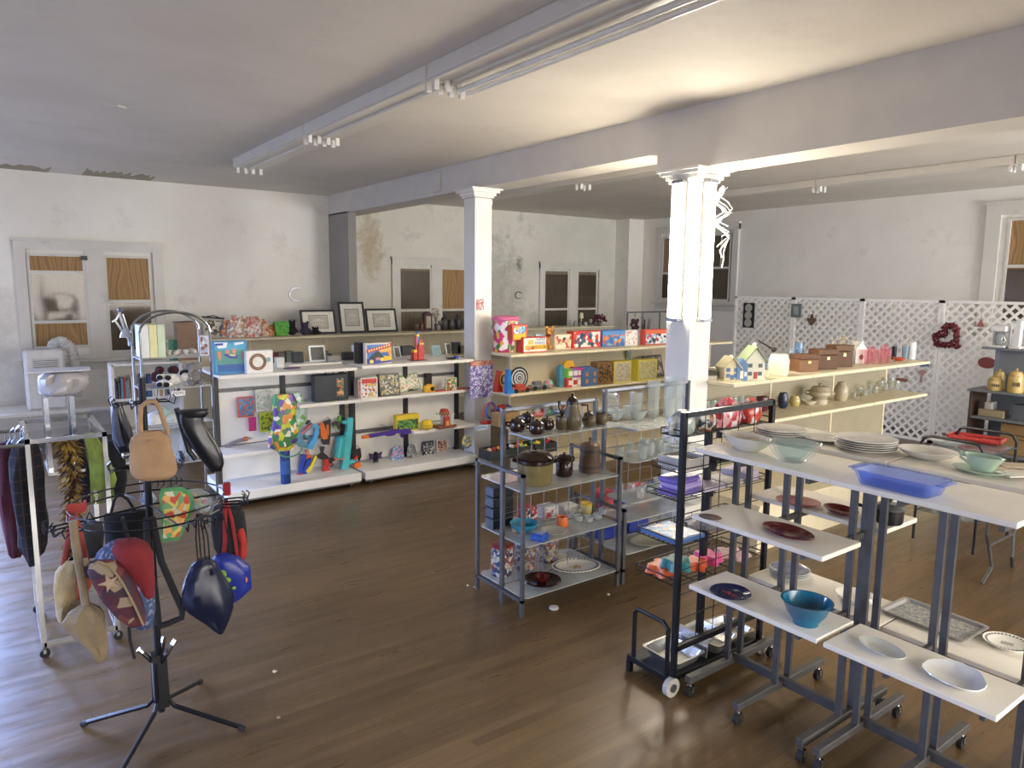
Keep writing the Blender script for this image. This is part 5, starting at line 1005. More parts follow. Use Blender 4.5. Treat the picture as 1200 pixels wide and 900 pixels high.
# ------------------------------------------------------------------ toys on the cream gondola
def kids_of(nm): return [o for o in C.objects if o.name == nm][0]
def cream_toys():
    T = dict(Z=1.491, cx=(-7.2, -6.83)); S = dict(Z=1.021, cx=(-7.2, -6.83)); U = dict(Z=.621, cx=(-7.2, -6.83)); Bz = dict(Z=.201, cx=(-7.2, -6.78))
    it = It('toy_bucket', 'tall pink and white printed toy tub with a pink lid, leftmost on the cream gondola', 'toy', 592, 411, PX, d=.0, **T); r = it.W(12.5); H = it.H(36)
    b = MB(); b.lathe([(r*.9, 0), (r*.95, .01), (r, H), (0, H)], 24); it.part('tub', b, art(61, ['#c93a72', '#e6dde0', '#c93a72', '#d9b23a', '#e0d8d8', '#a83060', '#4a7a4a'], 9), True); b = MB(); b.lathe([(r*1.06, H), (r*1.1, H+.02), (r*1.0, H+.05), (r*.4, H+.065), (0, H+.065)], 24); it.part('lid', b, mt('#c96a8f', .35), True)
    b = MB(); b.tube([(-r, 0, H*.9), (-r*.6, -r*.9, H*.98), (r*.6, -r*.9, H*.98), (r, 0, H*.9)], .006, 6); it.part('handle', b, mt('#d8c9cc'))
    pkg('storage_box', 'plain beige cardboard box right of the pink tub', 'box', 608, 409, 22, 15, .15, '#a89a78', ['#a89a78', '#9f916f'], seed=62, **T)
    it = It('toy_box', 'red and yellow toy box stacked on the beige box', 'toy', 612, 393, PX, d=.1, X=-6.9); b = MB(); W, H = it.W(17)/2, it.H(18); b.box(-W, -.0, 0, W, .1, H); b.mat(1).box(-W+.02, -.003, H*.4, W-.02, 0, H-.02); b.mat(2).box(-W+.02, -.003, .01, W-.02, 0, H*.38); o = it.one(b, [mt('#c9502f', .4), art(63, ['#7fb0cc', '#e3ddd0', '#4a78a8', '#d9a84a'], 22), mt('#dfb62f')]); o.location.z = 1.491+it.H(15)+.002
    o = pkg('game_box', 'low white, yellow and red game box lying at the front of the cream top shelf', 'game', 627, 413, 28, 18, .12, '#c23a2c', ['#e3ddcf', '#e9e4d8'], seed=64, scale=16, **T)
    c_ = lambda L: [(575+x/15, 365+y/15) for x, y in L]
    picture(LAST[0], .12, [(c_([(610, 590), (1000, 590), (1000, 670), (610, 670)]), '#deb43a'), (c_([(650, 500), (750, 500), (750, 580), (650, 580)]), '#d8b060'), (c_(circ(670, 650, 35)), '#d88a6a'), (c_(circ(735, 640, 30)), '#a86a5a')], o)
    hz = LAST[0].hz/15; wz = LAST[0].wx/15
    for tx, x_, y_, s_, cc in (('SUPER', 880, 495, 60, '#3f7a9a'), ('MARKET', 880, 560, 56, '#4a7aa8'), ('CHECK OUT', 865, 632, 50, '#8a4a2a')): q_ = LAST[0].c(575+x_/15, 365+y_/15); text_on(o, tx, s_*hz*1.3, (q_[0], -.0645, q_[2]), (R(90), 0, 0), mt(cc))
    # teddy bear with scarf
    it = It('teddy_bear', 'golden teddy bear with a dark red scarf sitting between game boxes', 'toy', 645, 407, PX, **T); b = MB(); k = it.H(30)/.3
    b.ell((0, .03, .075*k), (.06*k, .05, .08*k)); b.ell((0, .02, .2*k), (.052*k, .05, .05*k)); b.ell((-.045*k, .02, .25*k), .02*k); b.ell((.045*k, .02, .25*k), .02*k); b.ell((0, -.03, .19*k), (.022*k, .02, .018*k))
    for s in (-1, 1): b.tube([(s*.05*k, .02, .13*k), (s*.09*k, -.02, .06*k)], [.024, .02], 8); b.tube([(s*.04*k, 0, .03*k), (s*.07*k, -.1, .03*k)], [.03, .026], 8)
    it.part('body', b, cloth('#c28a45'), True); b = MB(); b.lathe([(.04*k, 0), (.055*k, .01), (.04*k, .03)], 14, 1, 1, (0, .02, .145*k)); b.box(-.02, -.05, .04*k, .015, -.03, .15*k, .008); it.part('scarf', b, cloth('#7a2a30')); b = MB()
    for s in (-.018, .018): b.ell((s*k, -.035, .215*k), .005*k, 6, 4)
    b.ell((0, -.052, .195*k), .007*k, 6, 4); it.part('face', b, BLACK)
    pkg('picture_book', 'light blue book leaning behind the teddy bear', 'book', 633, 400, 8, 18, .02, '#7fa8cc', ['#8fb4d0', '#dfe6ea'], seed=65, tilt=R(-8), Z=1.491, cx=(-7.2, -7.0))
    pkg('toy_box', 'cream and red toy box with a small dark window, right of the bear', 'toy', 661, 408, 21, 17, .12, '#d8cfb4', ['#e0d8c0', '#c9b98e', '#e0d8c0', '#b8503a'], seed=66, disc=(0, .7, .12, '#33405a'), scale=14, **T)
    pkg('toy_box', 'red, white and dark blue boxed toy vehicles on the cream top shelf', 'toy', 688, 408, 32, 20, .14, '#c23a2f', ['#c9392c', '#e2ddd4', '#2b3a5a', '#c9392c', '#d8d2c8', '#4a5a6a'], seed=67, scale=12, **T)
    pkg('toy_box', 'blue boxed toy with orange pictures beside the red and white box', 'toy', 719, 406, 27, 19, .12, '#3f6fae', ['#4a7fb8', '#d9823a', '#3f6fae', '#8fb4c8', '#c9603a'], seed=68, bar='#5a8ac0', scale=14, **T)
    pkg('toy_box', 'tall white boxed toy with a small drawing, right of the blue box', 'toy', 740, 405, 14, 18, .1, '#dcd8d2', ['#e3dfd8', '#e3dfd8', '#c98a7a', '#d8d2c8'], seed=69, **T)
    pkg('toy_box', 'white and red boxed toy, rightmost before the lit column', 'toy', 769, 404, 26, 18, .1, '#c9503f', ['#dfe3e2', '#7fb0c0', '#e0dcd4', '#2f2f3a', '#c94a6a'], seed=70, scale=14, bar='#d86a4a', **T)
    # second shelf
    it = It('toy_phone', 'red upright toy with yellow rimmed ring at left of the second cream shelf', 'toy', 584, 459, PX, **S); b = MB(); b.prism([(-.06, 0), (.05, 0), (.03, .1), (.05, .24), (-.0, .26), (-.04, .12)], -.03, .04); it.part('body', b, mt(RED, .35)); b = MB(); b.ring((.05, -.045, .15), .055, .009, 18, 'y', 1, 1.5); it.part('ring', b, mt('#d8a83a')); b = MB(); b.ring((.05, -.04, .15), .03, .009, 14, 'y', 1, 1.6); it.part('inner_ring', b, mt('#2f2f35'))
    it = It('toy_slide', 'bright blue curved upright toy beside the dart target', 'toy', 596, 461, PX, **S); b = MB(); b.prism([(-.05, 0), (.06, 0), (.06, .03), (.02, .06), (.01, .25), (.0, .29), (-.03, .29), (-.045, .1)], -.04, .03); it.one(b, mt('#2f78c0', .3))
    it = It('dart_target', 'round black and white ringed target standing on the second cream shelf', 'toy', 608, 450, PX, Z=1.021, cx=(-7.1, -6.95)); r = it.H(13); b = MB()
    for i, q in enumerate((1, .85, .72, .58, .45, .32, .2, .09)): b.mat((0, 1, 0, 1, 2, 1, 0, 1)[i]).disc((0, -.002*i, r), r*q, .012, 28)
    it.one(b, [BLACK, mt('#d0d0cc'), mt('#7f8890')]); 
    for nm, l, x, y, w_, h_, cs, sd in (('toy_car', 'low red and orange toy car on the second cream shelf', 611, 460, 22, 10, '#b8503f', 1), ('toy_car', 'grey toy car behind the red one on the second cream shelf', 632, 457, 19, 10, '#6f7074', 2), ('toy_ball', 'green and pink soft toy ball right of the grey car', 645, 456, 10, 11, '#6fa88a', 3)):
        it = It(nm, l, 'toy', x, y, PX, d=.08, **S); W, H = it.W(w_)/2, it.H(h_)
        if sd == 3: b = MB(); b.ell((0, 0, H/2), (W, W, H/2), 14, 10); it.one(b, art(71, ['#6fa88a', '#c9788a', '#8fc0a0', '#5a8a78'], 20), True); continue
        b = MB(); b.box(-W, -.05, H*.2, W, .05, H*.6, .015); b.box(-W*.55, -.04, H*.55, W*.4, .04, H, .015); it.part('body', b, mt(cs, .35)); b = MB()
        for sx in (-.6, .6): b.disc((W*sx, -.05, H*.25), H*.27, .02, 14); b.disc((W*sx, .05, H*.25), H*.27, .02, 14)
        it.part('wheels', b, RUBBER)
    it = It('toy_playset', 'toy castle playset with a teal tower and yellow archway on the second shelf', 'toy', 667, 453, PX, **S); b = MB(); b.box(-.16, -.0, 0, -.07, .08, .22, .005); b.prism([(-.17, .22), (-.06, .22), (-.115, .28)], .0, .08); it.part('tower', b, mt('#4f8fa0', .4)); b = MB(); b.prism([(-.07, .0), (-.07, .3), (-.03, .33), (.06, .33), (.1, .28), (.1, 0), (.06, 0), (.06, .2), (-.02, .2), (-.02, 0)], .02, .08); it.part('archway', b, mt('#d9a82f', .4)); b = MB(); b.ell((.04, .0, .2), (.05, .03, .06)); it.part('dome', b, mt('#8a2f5a', .4), True)
    rr = random.Random(8)
    for i in range(9):
        x = 664+(i % 5)*8.5; lv = i//5; c_ = ('#c23a3a', '#dfdcd4', '#c9b59a', '#d9502f', '#b8b0c0', '#6fb03a', '#8a5fb0', '#c23a78', '#3a7ac0')[i]
        it = It('toy_block', 'coloured toy block', 'toy', x, 453, PX, 'pile of coloured toy blocks by the teal tower playset', d=.08, **S); it.label = ('red', 'white', 'beige', 'orange', 'lilac', 'lime green', 'purple', 'magenta', 'blue')[i]+' toy block in the pile right of the castle playset'
        s = it.W(4.1); b = MB(); b.box(-s, -s*.9, 0, s, s*.9, s*2, .006); b.mat(1).box(-s*.55, -s*.9-.002, s*.5, s*.55, -s*.9, s*1.5); o = it.one(b, [mt(c_, .4), mt('#e4e0d6' if i != 1 else RED)]); o.location.z = 1.021+lv*(s*2+.001); o.location.x = -6.93-.0
    it = It('toy_house', 'blue rimmed domed toy house on the second cream shelf', 'toy', 720, 444, PX, d=.08, **S); b = MB(); ps = [(-.12, 0), (.12, 0), (.11, .1), (.07, .16), (0, .2), (-.07, .16), (-.11, .1)]; b.prism(ps, -.04, .04); it.part('shell', b, mt('#2f7fa8', .4)); b = MB(); b.prism([(x*.75, z*.75) for x, z in ps], -.045, -.04); it.part('interior', b, mt('#c8d8d4'))
    it = It('toy_figure', 'red and green bird shaped toy on the second cream shelf', 'toy', 746, 441, PX, **S); b = MB(); b.ell((0, 0, .05), (.05, .04, .05)); b.mat(1).ell((-.06, 0, .1), (.04, .03, .04)); b.mat(2).prism([(.02, .08), (.1, .16), (.06, .18), (.05, .12), (.02, .2), (0, .1)], -.01, .01); it.one(b, [mt('#b83a34'), mt('#3a5f8f'), mt('#4a9a58')], False)
    o = pkg('framed_picture', 'dark framed group picture leaning at the right of the second cream shelf', 'picture', 768, 442, 22, 26, .02, '#4a443e', ['#6a5f58', '#8f8a84', '#4a4a55', '#3a3a48', '#a8988a'], seed=72, tilt=R(-15), scale=12, Z=1.021, cx=(-7.1, -7.0))
    it = It('toy_pack', 'slim pale green pack hanging on the pegboard under the white box', 'toy', 737, 409, PX, X=-7.17); b = MB(); b.box(-.04, -.008, -.2, .04, .008, 0, .002); b.tube([(0, .008, -.01), (0, -.03+.06, -.01)], .003, 5); it.one(b, art(73, ['#8a9a84', '#a8b09a', '#6f7f6a', '#c0c0b0'], 30))
    # pieces standing lower, seen over the display units
    for l, x, y, w_, h_, c1, cs, nm, ct in (('tall clear container with a yellow rim beside the blue toy house', 729, 462, 20, 25, '#d8c85a', ['#b9b29a', '#c4bda6', '#a89f88'], 'storage_tin', 'container'), ('yellow rimmed clear container, rightmost behind the vases', 758, 462, 22, 24, '#cfc04a', ['#b9b07a', '#c4bd8e', '#a59c6a'], 'storage_tin', 'container'), ('brown wooden box with a dark opening behind the glass jars', 709, 465, 19, 26, '#7a5a32', ['#6a4a28', '#8a6a3e', '#33271c'], 'wooden_box', 'box')):
        pkg(nm, l, ct, x, y, w_, h_, .14, c1, cs, seed=w_, Z=1.021, cx=(-6.97, -6.83))
    it = It('toy_house', 'flat fronted blue toy house with orange windows behind the glass jars', 'toy', 692, 463, PX, d=.1, Z=1.021, cx=(-6.93, -6.83)); W, H = it.W(18)/2, it.H(18); b = MB(); b.box(-W, -.05, 0, W, .05, H, .003); b.prism([(-W*1.1, H), (W*1.1, H), (0, H*1.25)], -.055, .055); it.part('walls', b, mt('#4a688f', .5)); b = MB()
    for sx in (-.5, .5):
        for sz in (.2, .65): b.box(W*sx-.02, -.053, H*sz, W*sx+.02, -.05, H*sz+.05)
    it.part('windows', b, mt('#c98a4a'))
    # third shelf
    it = It('toy_hoop', 'red and blue toy basketball hoop ring at the left end of the cream gondola', 'toy', 574, 494, PX, d=.1, **U); k = it.H(1)
    b = MB(); b.ring((0, -.03, k*13), k*11, .007, 24, 'y', .8, 1); it.part('ring', b, mt(RED)); b = MB(); b.ring((.05, -.0, k*15), k*9, .012, 20, 'y', .7, 1); it.part('inner_ring', b, mt('#3f5fae')); b = MB(); b.box(-.08, -.05, 0, .08, .05, k*3, .005); it.part('base', b, mt(RED))
    it = It('toy_walker', 'blue framed red toy rider on the third cream shelf', 'toy', 592, 487, PX, d=.1, **U); k = it.W(1); h = it.H(1); b = MB(); b.tube([(-k*10, 0, 0), (-k*9, 0, h*16), (k*6, 0, h*18), (k*11, 0, h*15), (k*11, 0, h*2)], .02, 8); b.tube([(-k*10, 0, h*11), (k*4, 0, h*12)], .016, 8); it.part('frame', b, mt('#3a5fae', .35), True); b = MB(); b.box(-k*5, -.03, h*11, k*3, .04, h*20, .01); it.part('seat', b, mt(RED))
    pkg('cardboard_box', 'open brown cardboard box on the third cream shelf', 'box', 597, 499, 25, 15, .16, '#a88658', ['#a88658', '#9a7a4e'], seed=75, **U)
    for l, x, w_, h_, cs, nm in (('blue and white toy plane on the third cream shelf', 652, 26, 10, ['#4a7fc0', '#dfe3e6', '#c23a3a'], 'toy_aircraft'), ('red and pink toy bundle left of the toy plane', 634, 14, 12, ['#c97a78', '#c2b8b0', '#8a3a40'], 'toy_figure'), ('grey and green toy figure near the brown cardboard box', 644, 12, 16, ['#6a8a80', '#c9c4b8', '#556a5a'], 'toy_figure')):
        it = It(nm, l, 'toy', x, 484, PX, d=.08, **U); W, H = it.W(w_)/2, it.H(h_); b = MB()
        if nm == 'toy_aircraft': b.ell((0, 0, H*.4), (W, .035, H*.3)); b.mat(1).box(-W*.2, -.1, H*.5, W*.3, .1, H*.58, .002); b.mat(2).prism([(W*.7, H*.5), (W, H), (W*.85, H), (W*.5, H*.5)], -.006, .006)
        else: b.ell((0, 0, H*.3), (W, .05, H*.3)); b.mat(1).ell((-W*.3, 0, H*.7), (W*.5, .04, H*.3)); b.mat(2).ell((W*.4, -.01, H*.55), (W*.4, .04, H*.22))
        it.one(b, [mt(c) for c in cs], True)
    # baskets of small toys on the bottom deck
    def basket(label, x, y, w_, cols, seed, n=14):
        it = It('toy_basket', label, 'basket', x, y, PX, d=.26, **Bz); W = it.W(w_)/2; b = MB(); b.box(-W, -.13, 0, W, .13, .012); b.box(-W, -.13, .012, W, -.118, .12); b.box(-W, .118, .012, W, .13, .12); b.box(-W, -.118, .012, -W+.012, .118, .12); b.box(W-.012, -.118, .012, W, .118, .12); o = it.one(b, mt('#3a3d3c', .5)); r = random.Random(seed)
        for i in range(n):
            c_, nm = cols[i % len(cols)]; q = MB(); s = r.uniform(.025, .04); kind = i % 3
            if kind == 0: q.ell((0, 0, 0), s, 10, 7)
            elif kind == 1: q.cbox((0, 0, 0), (s*1.8, s*1.3, s*1.2), .008)
            else: q.tube([(-s, 0, 0), (0, 0, s*.5), (s, 0, 0)], [s*.6, s*.8, s*.4], 8)
            m_ = q.build('small_toy', plastic(c_), None, kind != 1, loc=(o.location.x+r.uniform(-.08, .08), o.location.y+r.uniform(-W+.05, W-.05), .201+.05+(i/n)*.09), rot=(r.uniform(-.5, .5), r.uniform(-.5, .5), r.uniform(0, 3)))
            tag(m_, '%s small plastic toy in the %s' % (nm, label.split(' of ')[0]), 'toy', 'small toys in the '+label.split(' of ')[0])
    basket('left dark basket of small toys on the bottom deck', 588, 534, 26, [('#a8433a', 'red'), ('#c9b59a', 'tan'), ('#5a5a5a', 'grey'), ('#c97a3a', 'orange')], 1)
    basket('middle dark basket of small toys on the bottom deck', 612, 531, 26, [('#c9503a', 'red'), ('#b8c04a', 'lime'), ('#dcd8d0', 'white'), ('#d98a3a', 'orange')], 2)
    basket('right dark basket of small toys on the bottom deck', 640, 527, 26, [('#b83a34', 'red'), ('#4a4a50', 'black'), ('#4a8a5a', 'green'), ('#d9b23a', 'yellow')], 3)
cream_toys()

# ------------------------------------------------------------------ right cream gondola
def houses():
    T = dict(Z=1.471, cx=(-4.3, -3.88)); S = dict(Z=1.091, cx=(-4.3, -3.9))
    def bird(label, x, y, w_, h_, body, roof, front, trim, chim):
        it = It('birdhouse', label, 'birdhouse', x, y, R(60), d=.14, **T); W, H = it.W(w_)/2, it.H(h_); hb = H*.55; b = MB()
        b.box(-W, -.08, 0, W, .08, hb); b.prism([(-W, hb), (W, hb), (0, H*.9)], -.08, -.075); b.prism([(-W, hb), (W, hb), (0, H*.9)], .075, .08); b.box(-W-.015, -.095, 0, W+.015, .095, .01); it.part('walls', b, mt(body, .6))
        b = MB(); 
        for s in (-1, 1): b.prism([(s*(W+.02), hb-.01), (0, H*.92), (0, H*.88), (s*(W+.02), hb-.03)], -.1, .1)
        it.part('roof', b, mt(roof, .7)); b = MB()
        for sx in (-.55, .5):
            for z in (.12, .34): b.box(W*sx-.018, -.083, H*z, W*sx+.018, -.08, H*z+.035)
        b.mat(1).box(-.014, -.084, .01, .02, -.08, H*.22); it.part('windows', b, [mt(trim), mt(front)]); b = MB(); b.box(W*.1, -.01, H*.8, W*.1+.02, .02, H*(1.0 if chim else .95)); it.part('chimney', b, WHITE)
    bird('small cream birdhouse with a blue gabled wing on the right cream gondola', 857, 446, 17, 30, '#cfc29a', '#b3a988', '#3f5f8f', '#4a6a94', 0)
    it = It('x', '', '', 866, 446, R(60), d=.14, **T)
    b = MB(); b.box(-.05, -.04, 0, .05, .04, .14); b.prism([(-.06, .14), (.06, .14), (0, .2)], -.045, .045); b.mat(1).box(-.02, -.043, .02, .01, -.04, .09); b.box(.02, -.043, .04, .04, -.04, .08); o = b.build('gabled_wing', [mt('#5a7aa0', .6), mt('#dcd8c8')], kids_of('birdhouse')); o.location = (.09, -.05, 0)
    bird('white birdhouse with a green roof and red door on the right cream gondola', 884, 445, 22, 42, '#d6d2bc', '#7d8a6a', '#a8382f', '#4a5a5a', 1)
    ves('ceramic_vase', 'squat square white ceramic pot right of the white birdhouse', 'pot', 912, 441, 25, 25, [(0, 0), (.8, 0), (.95, .1), (1, .7), (.85, .9), (.8, 1), (.7, 1), (.7, .9), (0, .85)], mt('#ddd6c2', .3), 1.471, n=4+12, cx=(-4.25, -4.0))
    for l, x, y, w_, h_, pr, m_ in (('blue speckled enamel pot behind the white ceramic pot', 909, 416, 22, 16, POT, mt('#7f9cc4', .3)), ('clear glass canister with a blue lid', 927, 420, 10, 24, JAR, glass('#a8b8c8', .35)), ('tall blue glass jar left of the wooden boxes', 935, 428, 10, 30, CYL, glass('#6f8fb0', .45)), ('round blue glass jar behind the smallest wooden box', 947, 412, 10, 14, POT, mt('#5f7fae', .25)), ('short blue glass tumbler by the ceramic pot', 921, 430, 8, 14, GLASS_, glass('#4a6f9a', .5)), ('pale glass bottle left of the round blue jar', 940, 412, 7, 18, BOTTLE, glass('#c0ccd0', .35))):
        ves('glass_jar' if 'glass' in l else 'enamel_pot', l, 'jar' if 'glass' in l else 'pot', x, y, w_, h_, pr, m_, 1.471, cx=(-4.25, -3.95))
    it = It('ladle', 'dark handled ladle resting on the blue enamel pot', 'utensil', 898, 402, None, X=-4.1); b = MB(); b.tube([(-.07, 0, .02), (.05, 0, -.05)], .008, 6); b.ell((.07, 0, -.06), .025); it.one(b, BLACK)
    for i, (x, y, w_, h_, l) in enumerate(((948, 436, 22, 20, 'smallest wooden box of the graduated set, with a smaller one on it'), (970, 433, 22, 23, 'middle wooden box of the graduated set'), (989, 430, 20, 25, 'largest wooden box of the graduated set'))):
        it = It('wooden_box', l, 'box', x, y, R(70), d=.16, **T); W, H = it.W(w_)/2, it.H(h_); b = MB(); b.box(-W, -.08, 0, W, .08, H*.72, .004); it.part('body', b, mt('#5a3c26' if i else '#7a5436', .7)); b = MB(); b.box(-W-.005, -.085, H*.74, W+.005, .085, H, .004); it.part('lid', b, mt('#64442b', .7)); b = MB(); b.prism([(-.018, H*.5), (.018, H*.5), (.01, H*.66), (0, H*.6), (-.01, H*.66)], -.084, -.08); it.part('clasp', b, mt('#b89a5a', .3, .8))
    it = It('light_branch', 'wire sprays with small amber lights behind the wooden boxes', 'decoration', 985, 411, PX, Z=1.471, cx=(-4.3, -4.2)); r = random.Random(3); b = MB(); q = MB()
    for k in range(26):
        a, e, z = r.uniform(0, 6.28), r.uniform(.03, .13), r.uniform(.14, .3); x = (-.08 if k % 2 else .09)+e*math.cos(a); b.tube([(-.08 if k % 2 else .09, 0, 0), (x*.9, e*.3*math.sin(a), z*.6), (x, e*.5*math.sin(a), z)], .0015, 4); q.ell((x, e*.5*math.sin(a), z), .008, 6, 4)
    it.part('branches', b, mt('#8a7a58')); it.part('bulbs', q, mt('#d9c48a', .2), True)
    it = It('milk_carton', 'white carton shaped jug with a gabled top right of the wooden boxes', 'jug', 1006, 426, R(70), d=.08, **T); W = it.W(13)/2; H = it.H(26); b = MB(); b.box(-W, -W, 0, W, W, H*.65, .004); b.prism([(-W, H*.65), (W, H*.65), (.01, H*.92), (.01, H), (-.01, H), (-.01, H*.92)], -W, W); b.mat(1).ell((0, -W, H*.3), (W*.4, .003, H*.12)); it.one(b, [mt('#d6d0c6', .5), mt('#8a4a44')])
    for i, x in enumerate((1016, 1024, 1032, 1040, 1020, 1036)):
        ves('drinking_glass', 'clear and red patterned drinking glass in the row', 'glass', x, 427-.4*(x-1016)/8*1.2 - (5 if i > 3 else 0), 8.5, 17, GLASS_, glass('#eab0b4', .12), 1.471, 'row of red patterned glasses on the right cream gondola', cx=(-4.25, -3.9)).label
    for o in C.objects:
        if o.name.startswith('drinking_glass'): o['label'] = 'red patterned drinking glass in the row right of the white carton jug'
    for l, x, y, w_, h_, c_, k_ in (('black tumbler right of the red glasses', 1047, 421, 7, 15, mt('#26282c', .2), GLASS_), ('orange red flat dish among the glasses at the gondola end', 1053, 423, 16, 4, mt('#b8503a', .3), BOWL), ('clear tumbler with blue print near the gondola end', 1060, 421, 8, 15, glass('#a8bccc', .4), GLASS_), ('white lidded jar with blue print nearest the gondola end', 1068, 421, 9, 20, mt('#cfd3d2', .3), CYL)):
        ves('drinking_glass' if 'tumbler' in l else 'dish' if 'dish' in l else 'lidded_jar', l, 'glass' if 'tumbler' in l else 'dish' if 'dish' in l else 'jar', x, y, w_, h_, k_, c_, 1.471, cx=(-4.25, -3.9))
    for i, (x, w_, c_) in enumerate(((828, 16, '#cfcac0'), (834, 20, '#55524f'), (843, 16, '#c9c4b8'))):
        it = It('book', ('pale book at the bottom of the loose stack beside the lit column', 'dark book in the loose stack beside the lit column', 'white book leaning on the loose stack beside the lit column')[i], 'book', x, 441-i*3, R(40), d=.12, **T); b = MB(); b.box(-.09, -.06, 0, .09, .06, .03, .002); o = it.one(b, mt(c_, .6)); o.location.z += i*.032; o.rotation_euler[2] += i*.4
    # second shelf glass and china
    for i in range(6):
        ves('wine_glass', 'stemmed clear glass on the second shelf beside the lit column', 'glass', 828+i*8, 482-i*1.5, 8, 20, WINE, glass('#cfd8d6', .25), 1.091, 'stemmed glasses beside the lit column', cx=(-4.25, -3.95), n=14)
    for l, x, y, w_, h_, pr, c_ in (('teal cup on the second shelf near the stemmed glasses', 836, 482, 12, 9, CUP, '#3f6a68'), ('dark red mug on the second shelf', 893, 476, 15, 17, CUP, '#5a2430'), ('smaller maroon mug right of the dark red mug', 904, 474, 10, 12, CUP, '#6a2f3a'), ('dark blue rounded vase on the second shelf', 917, 478, 13, 18, POT, '#27324a'), ('amber yellow glass bowl right of the dark blue vase', 931, 475, 13, 12, POT, '#b8a86a'), ('flat white dish right of the amber bowl', 948, 474, 19, 5, BOWL, '#d3ccba'), ('beige ginger jar with raised decoration', 985, 469, 18, 22, JAR, '#b3a68c')):
        ves('mug' if 'mug' in l or 'cup' in l else 'vase' if 'vase' in l else 'jar' if 'jar' in l else 'bowl', l, 'mug' if 'mug' in l or 'cup' in l else 'vase' if 'vase' in l else 'jar' if 'jar' in l else 'bowl', x, y, w_, h_, pr, mt(c_, .3), 1.091, cx=(-4.2, -3.95), extra=[('handle', handf(1), mt(c_, .3))] if 'mug' in l else None)
    ves('soup_tureen', 'beige lidded soup tureen on a square stand', 'tureen', 960, 473, 26, 18, [(0, 0), (.75, 0), (.75, .3), (.6, .35), (1, .6), (1, .8), (.9, .85), (0, .85)], mt('#b8ab92', .35), 1.091, cx=(-4.2, -4.0), extra=[('lid', lidf(.85, .45, .95, .16), mt('#b0a38a', .35)), ('handle', handf(1, .55, .8, .25), mt('#b8ab92')), ('handle', handf(-1, .55, .8, .25), mt('#b8ab92'))])
    for i in range(9):
        ves('glassware', 'small clear glass piece at the right part of the second shelf', 'glass', 1000+i*6.2, 466-i*1.35, 6+(i % 3)*2, 6+(i*5) % 9, (CUP, WINE, GLASS_, BOWL)[i % 4], glass('#d3d6cc', .25), 1.091, 'clear glassware at the right end of the second shelf', cx=(-4.25, -3.95), n=14)
houses()

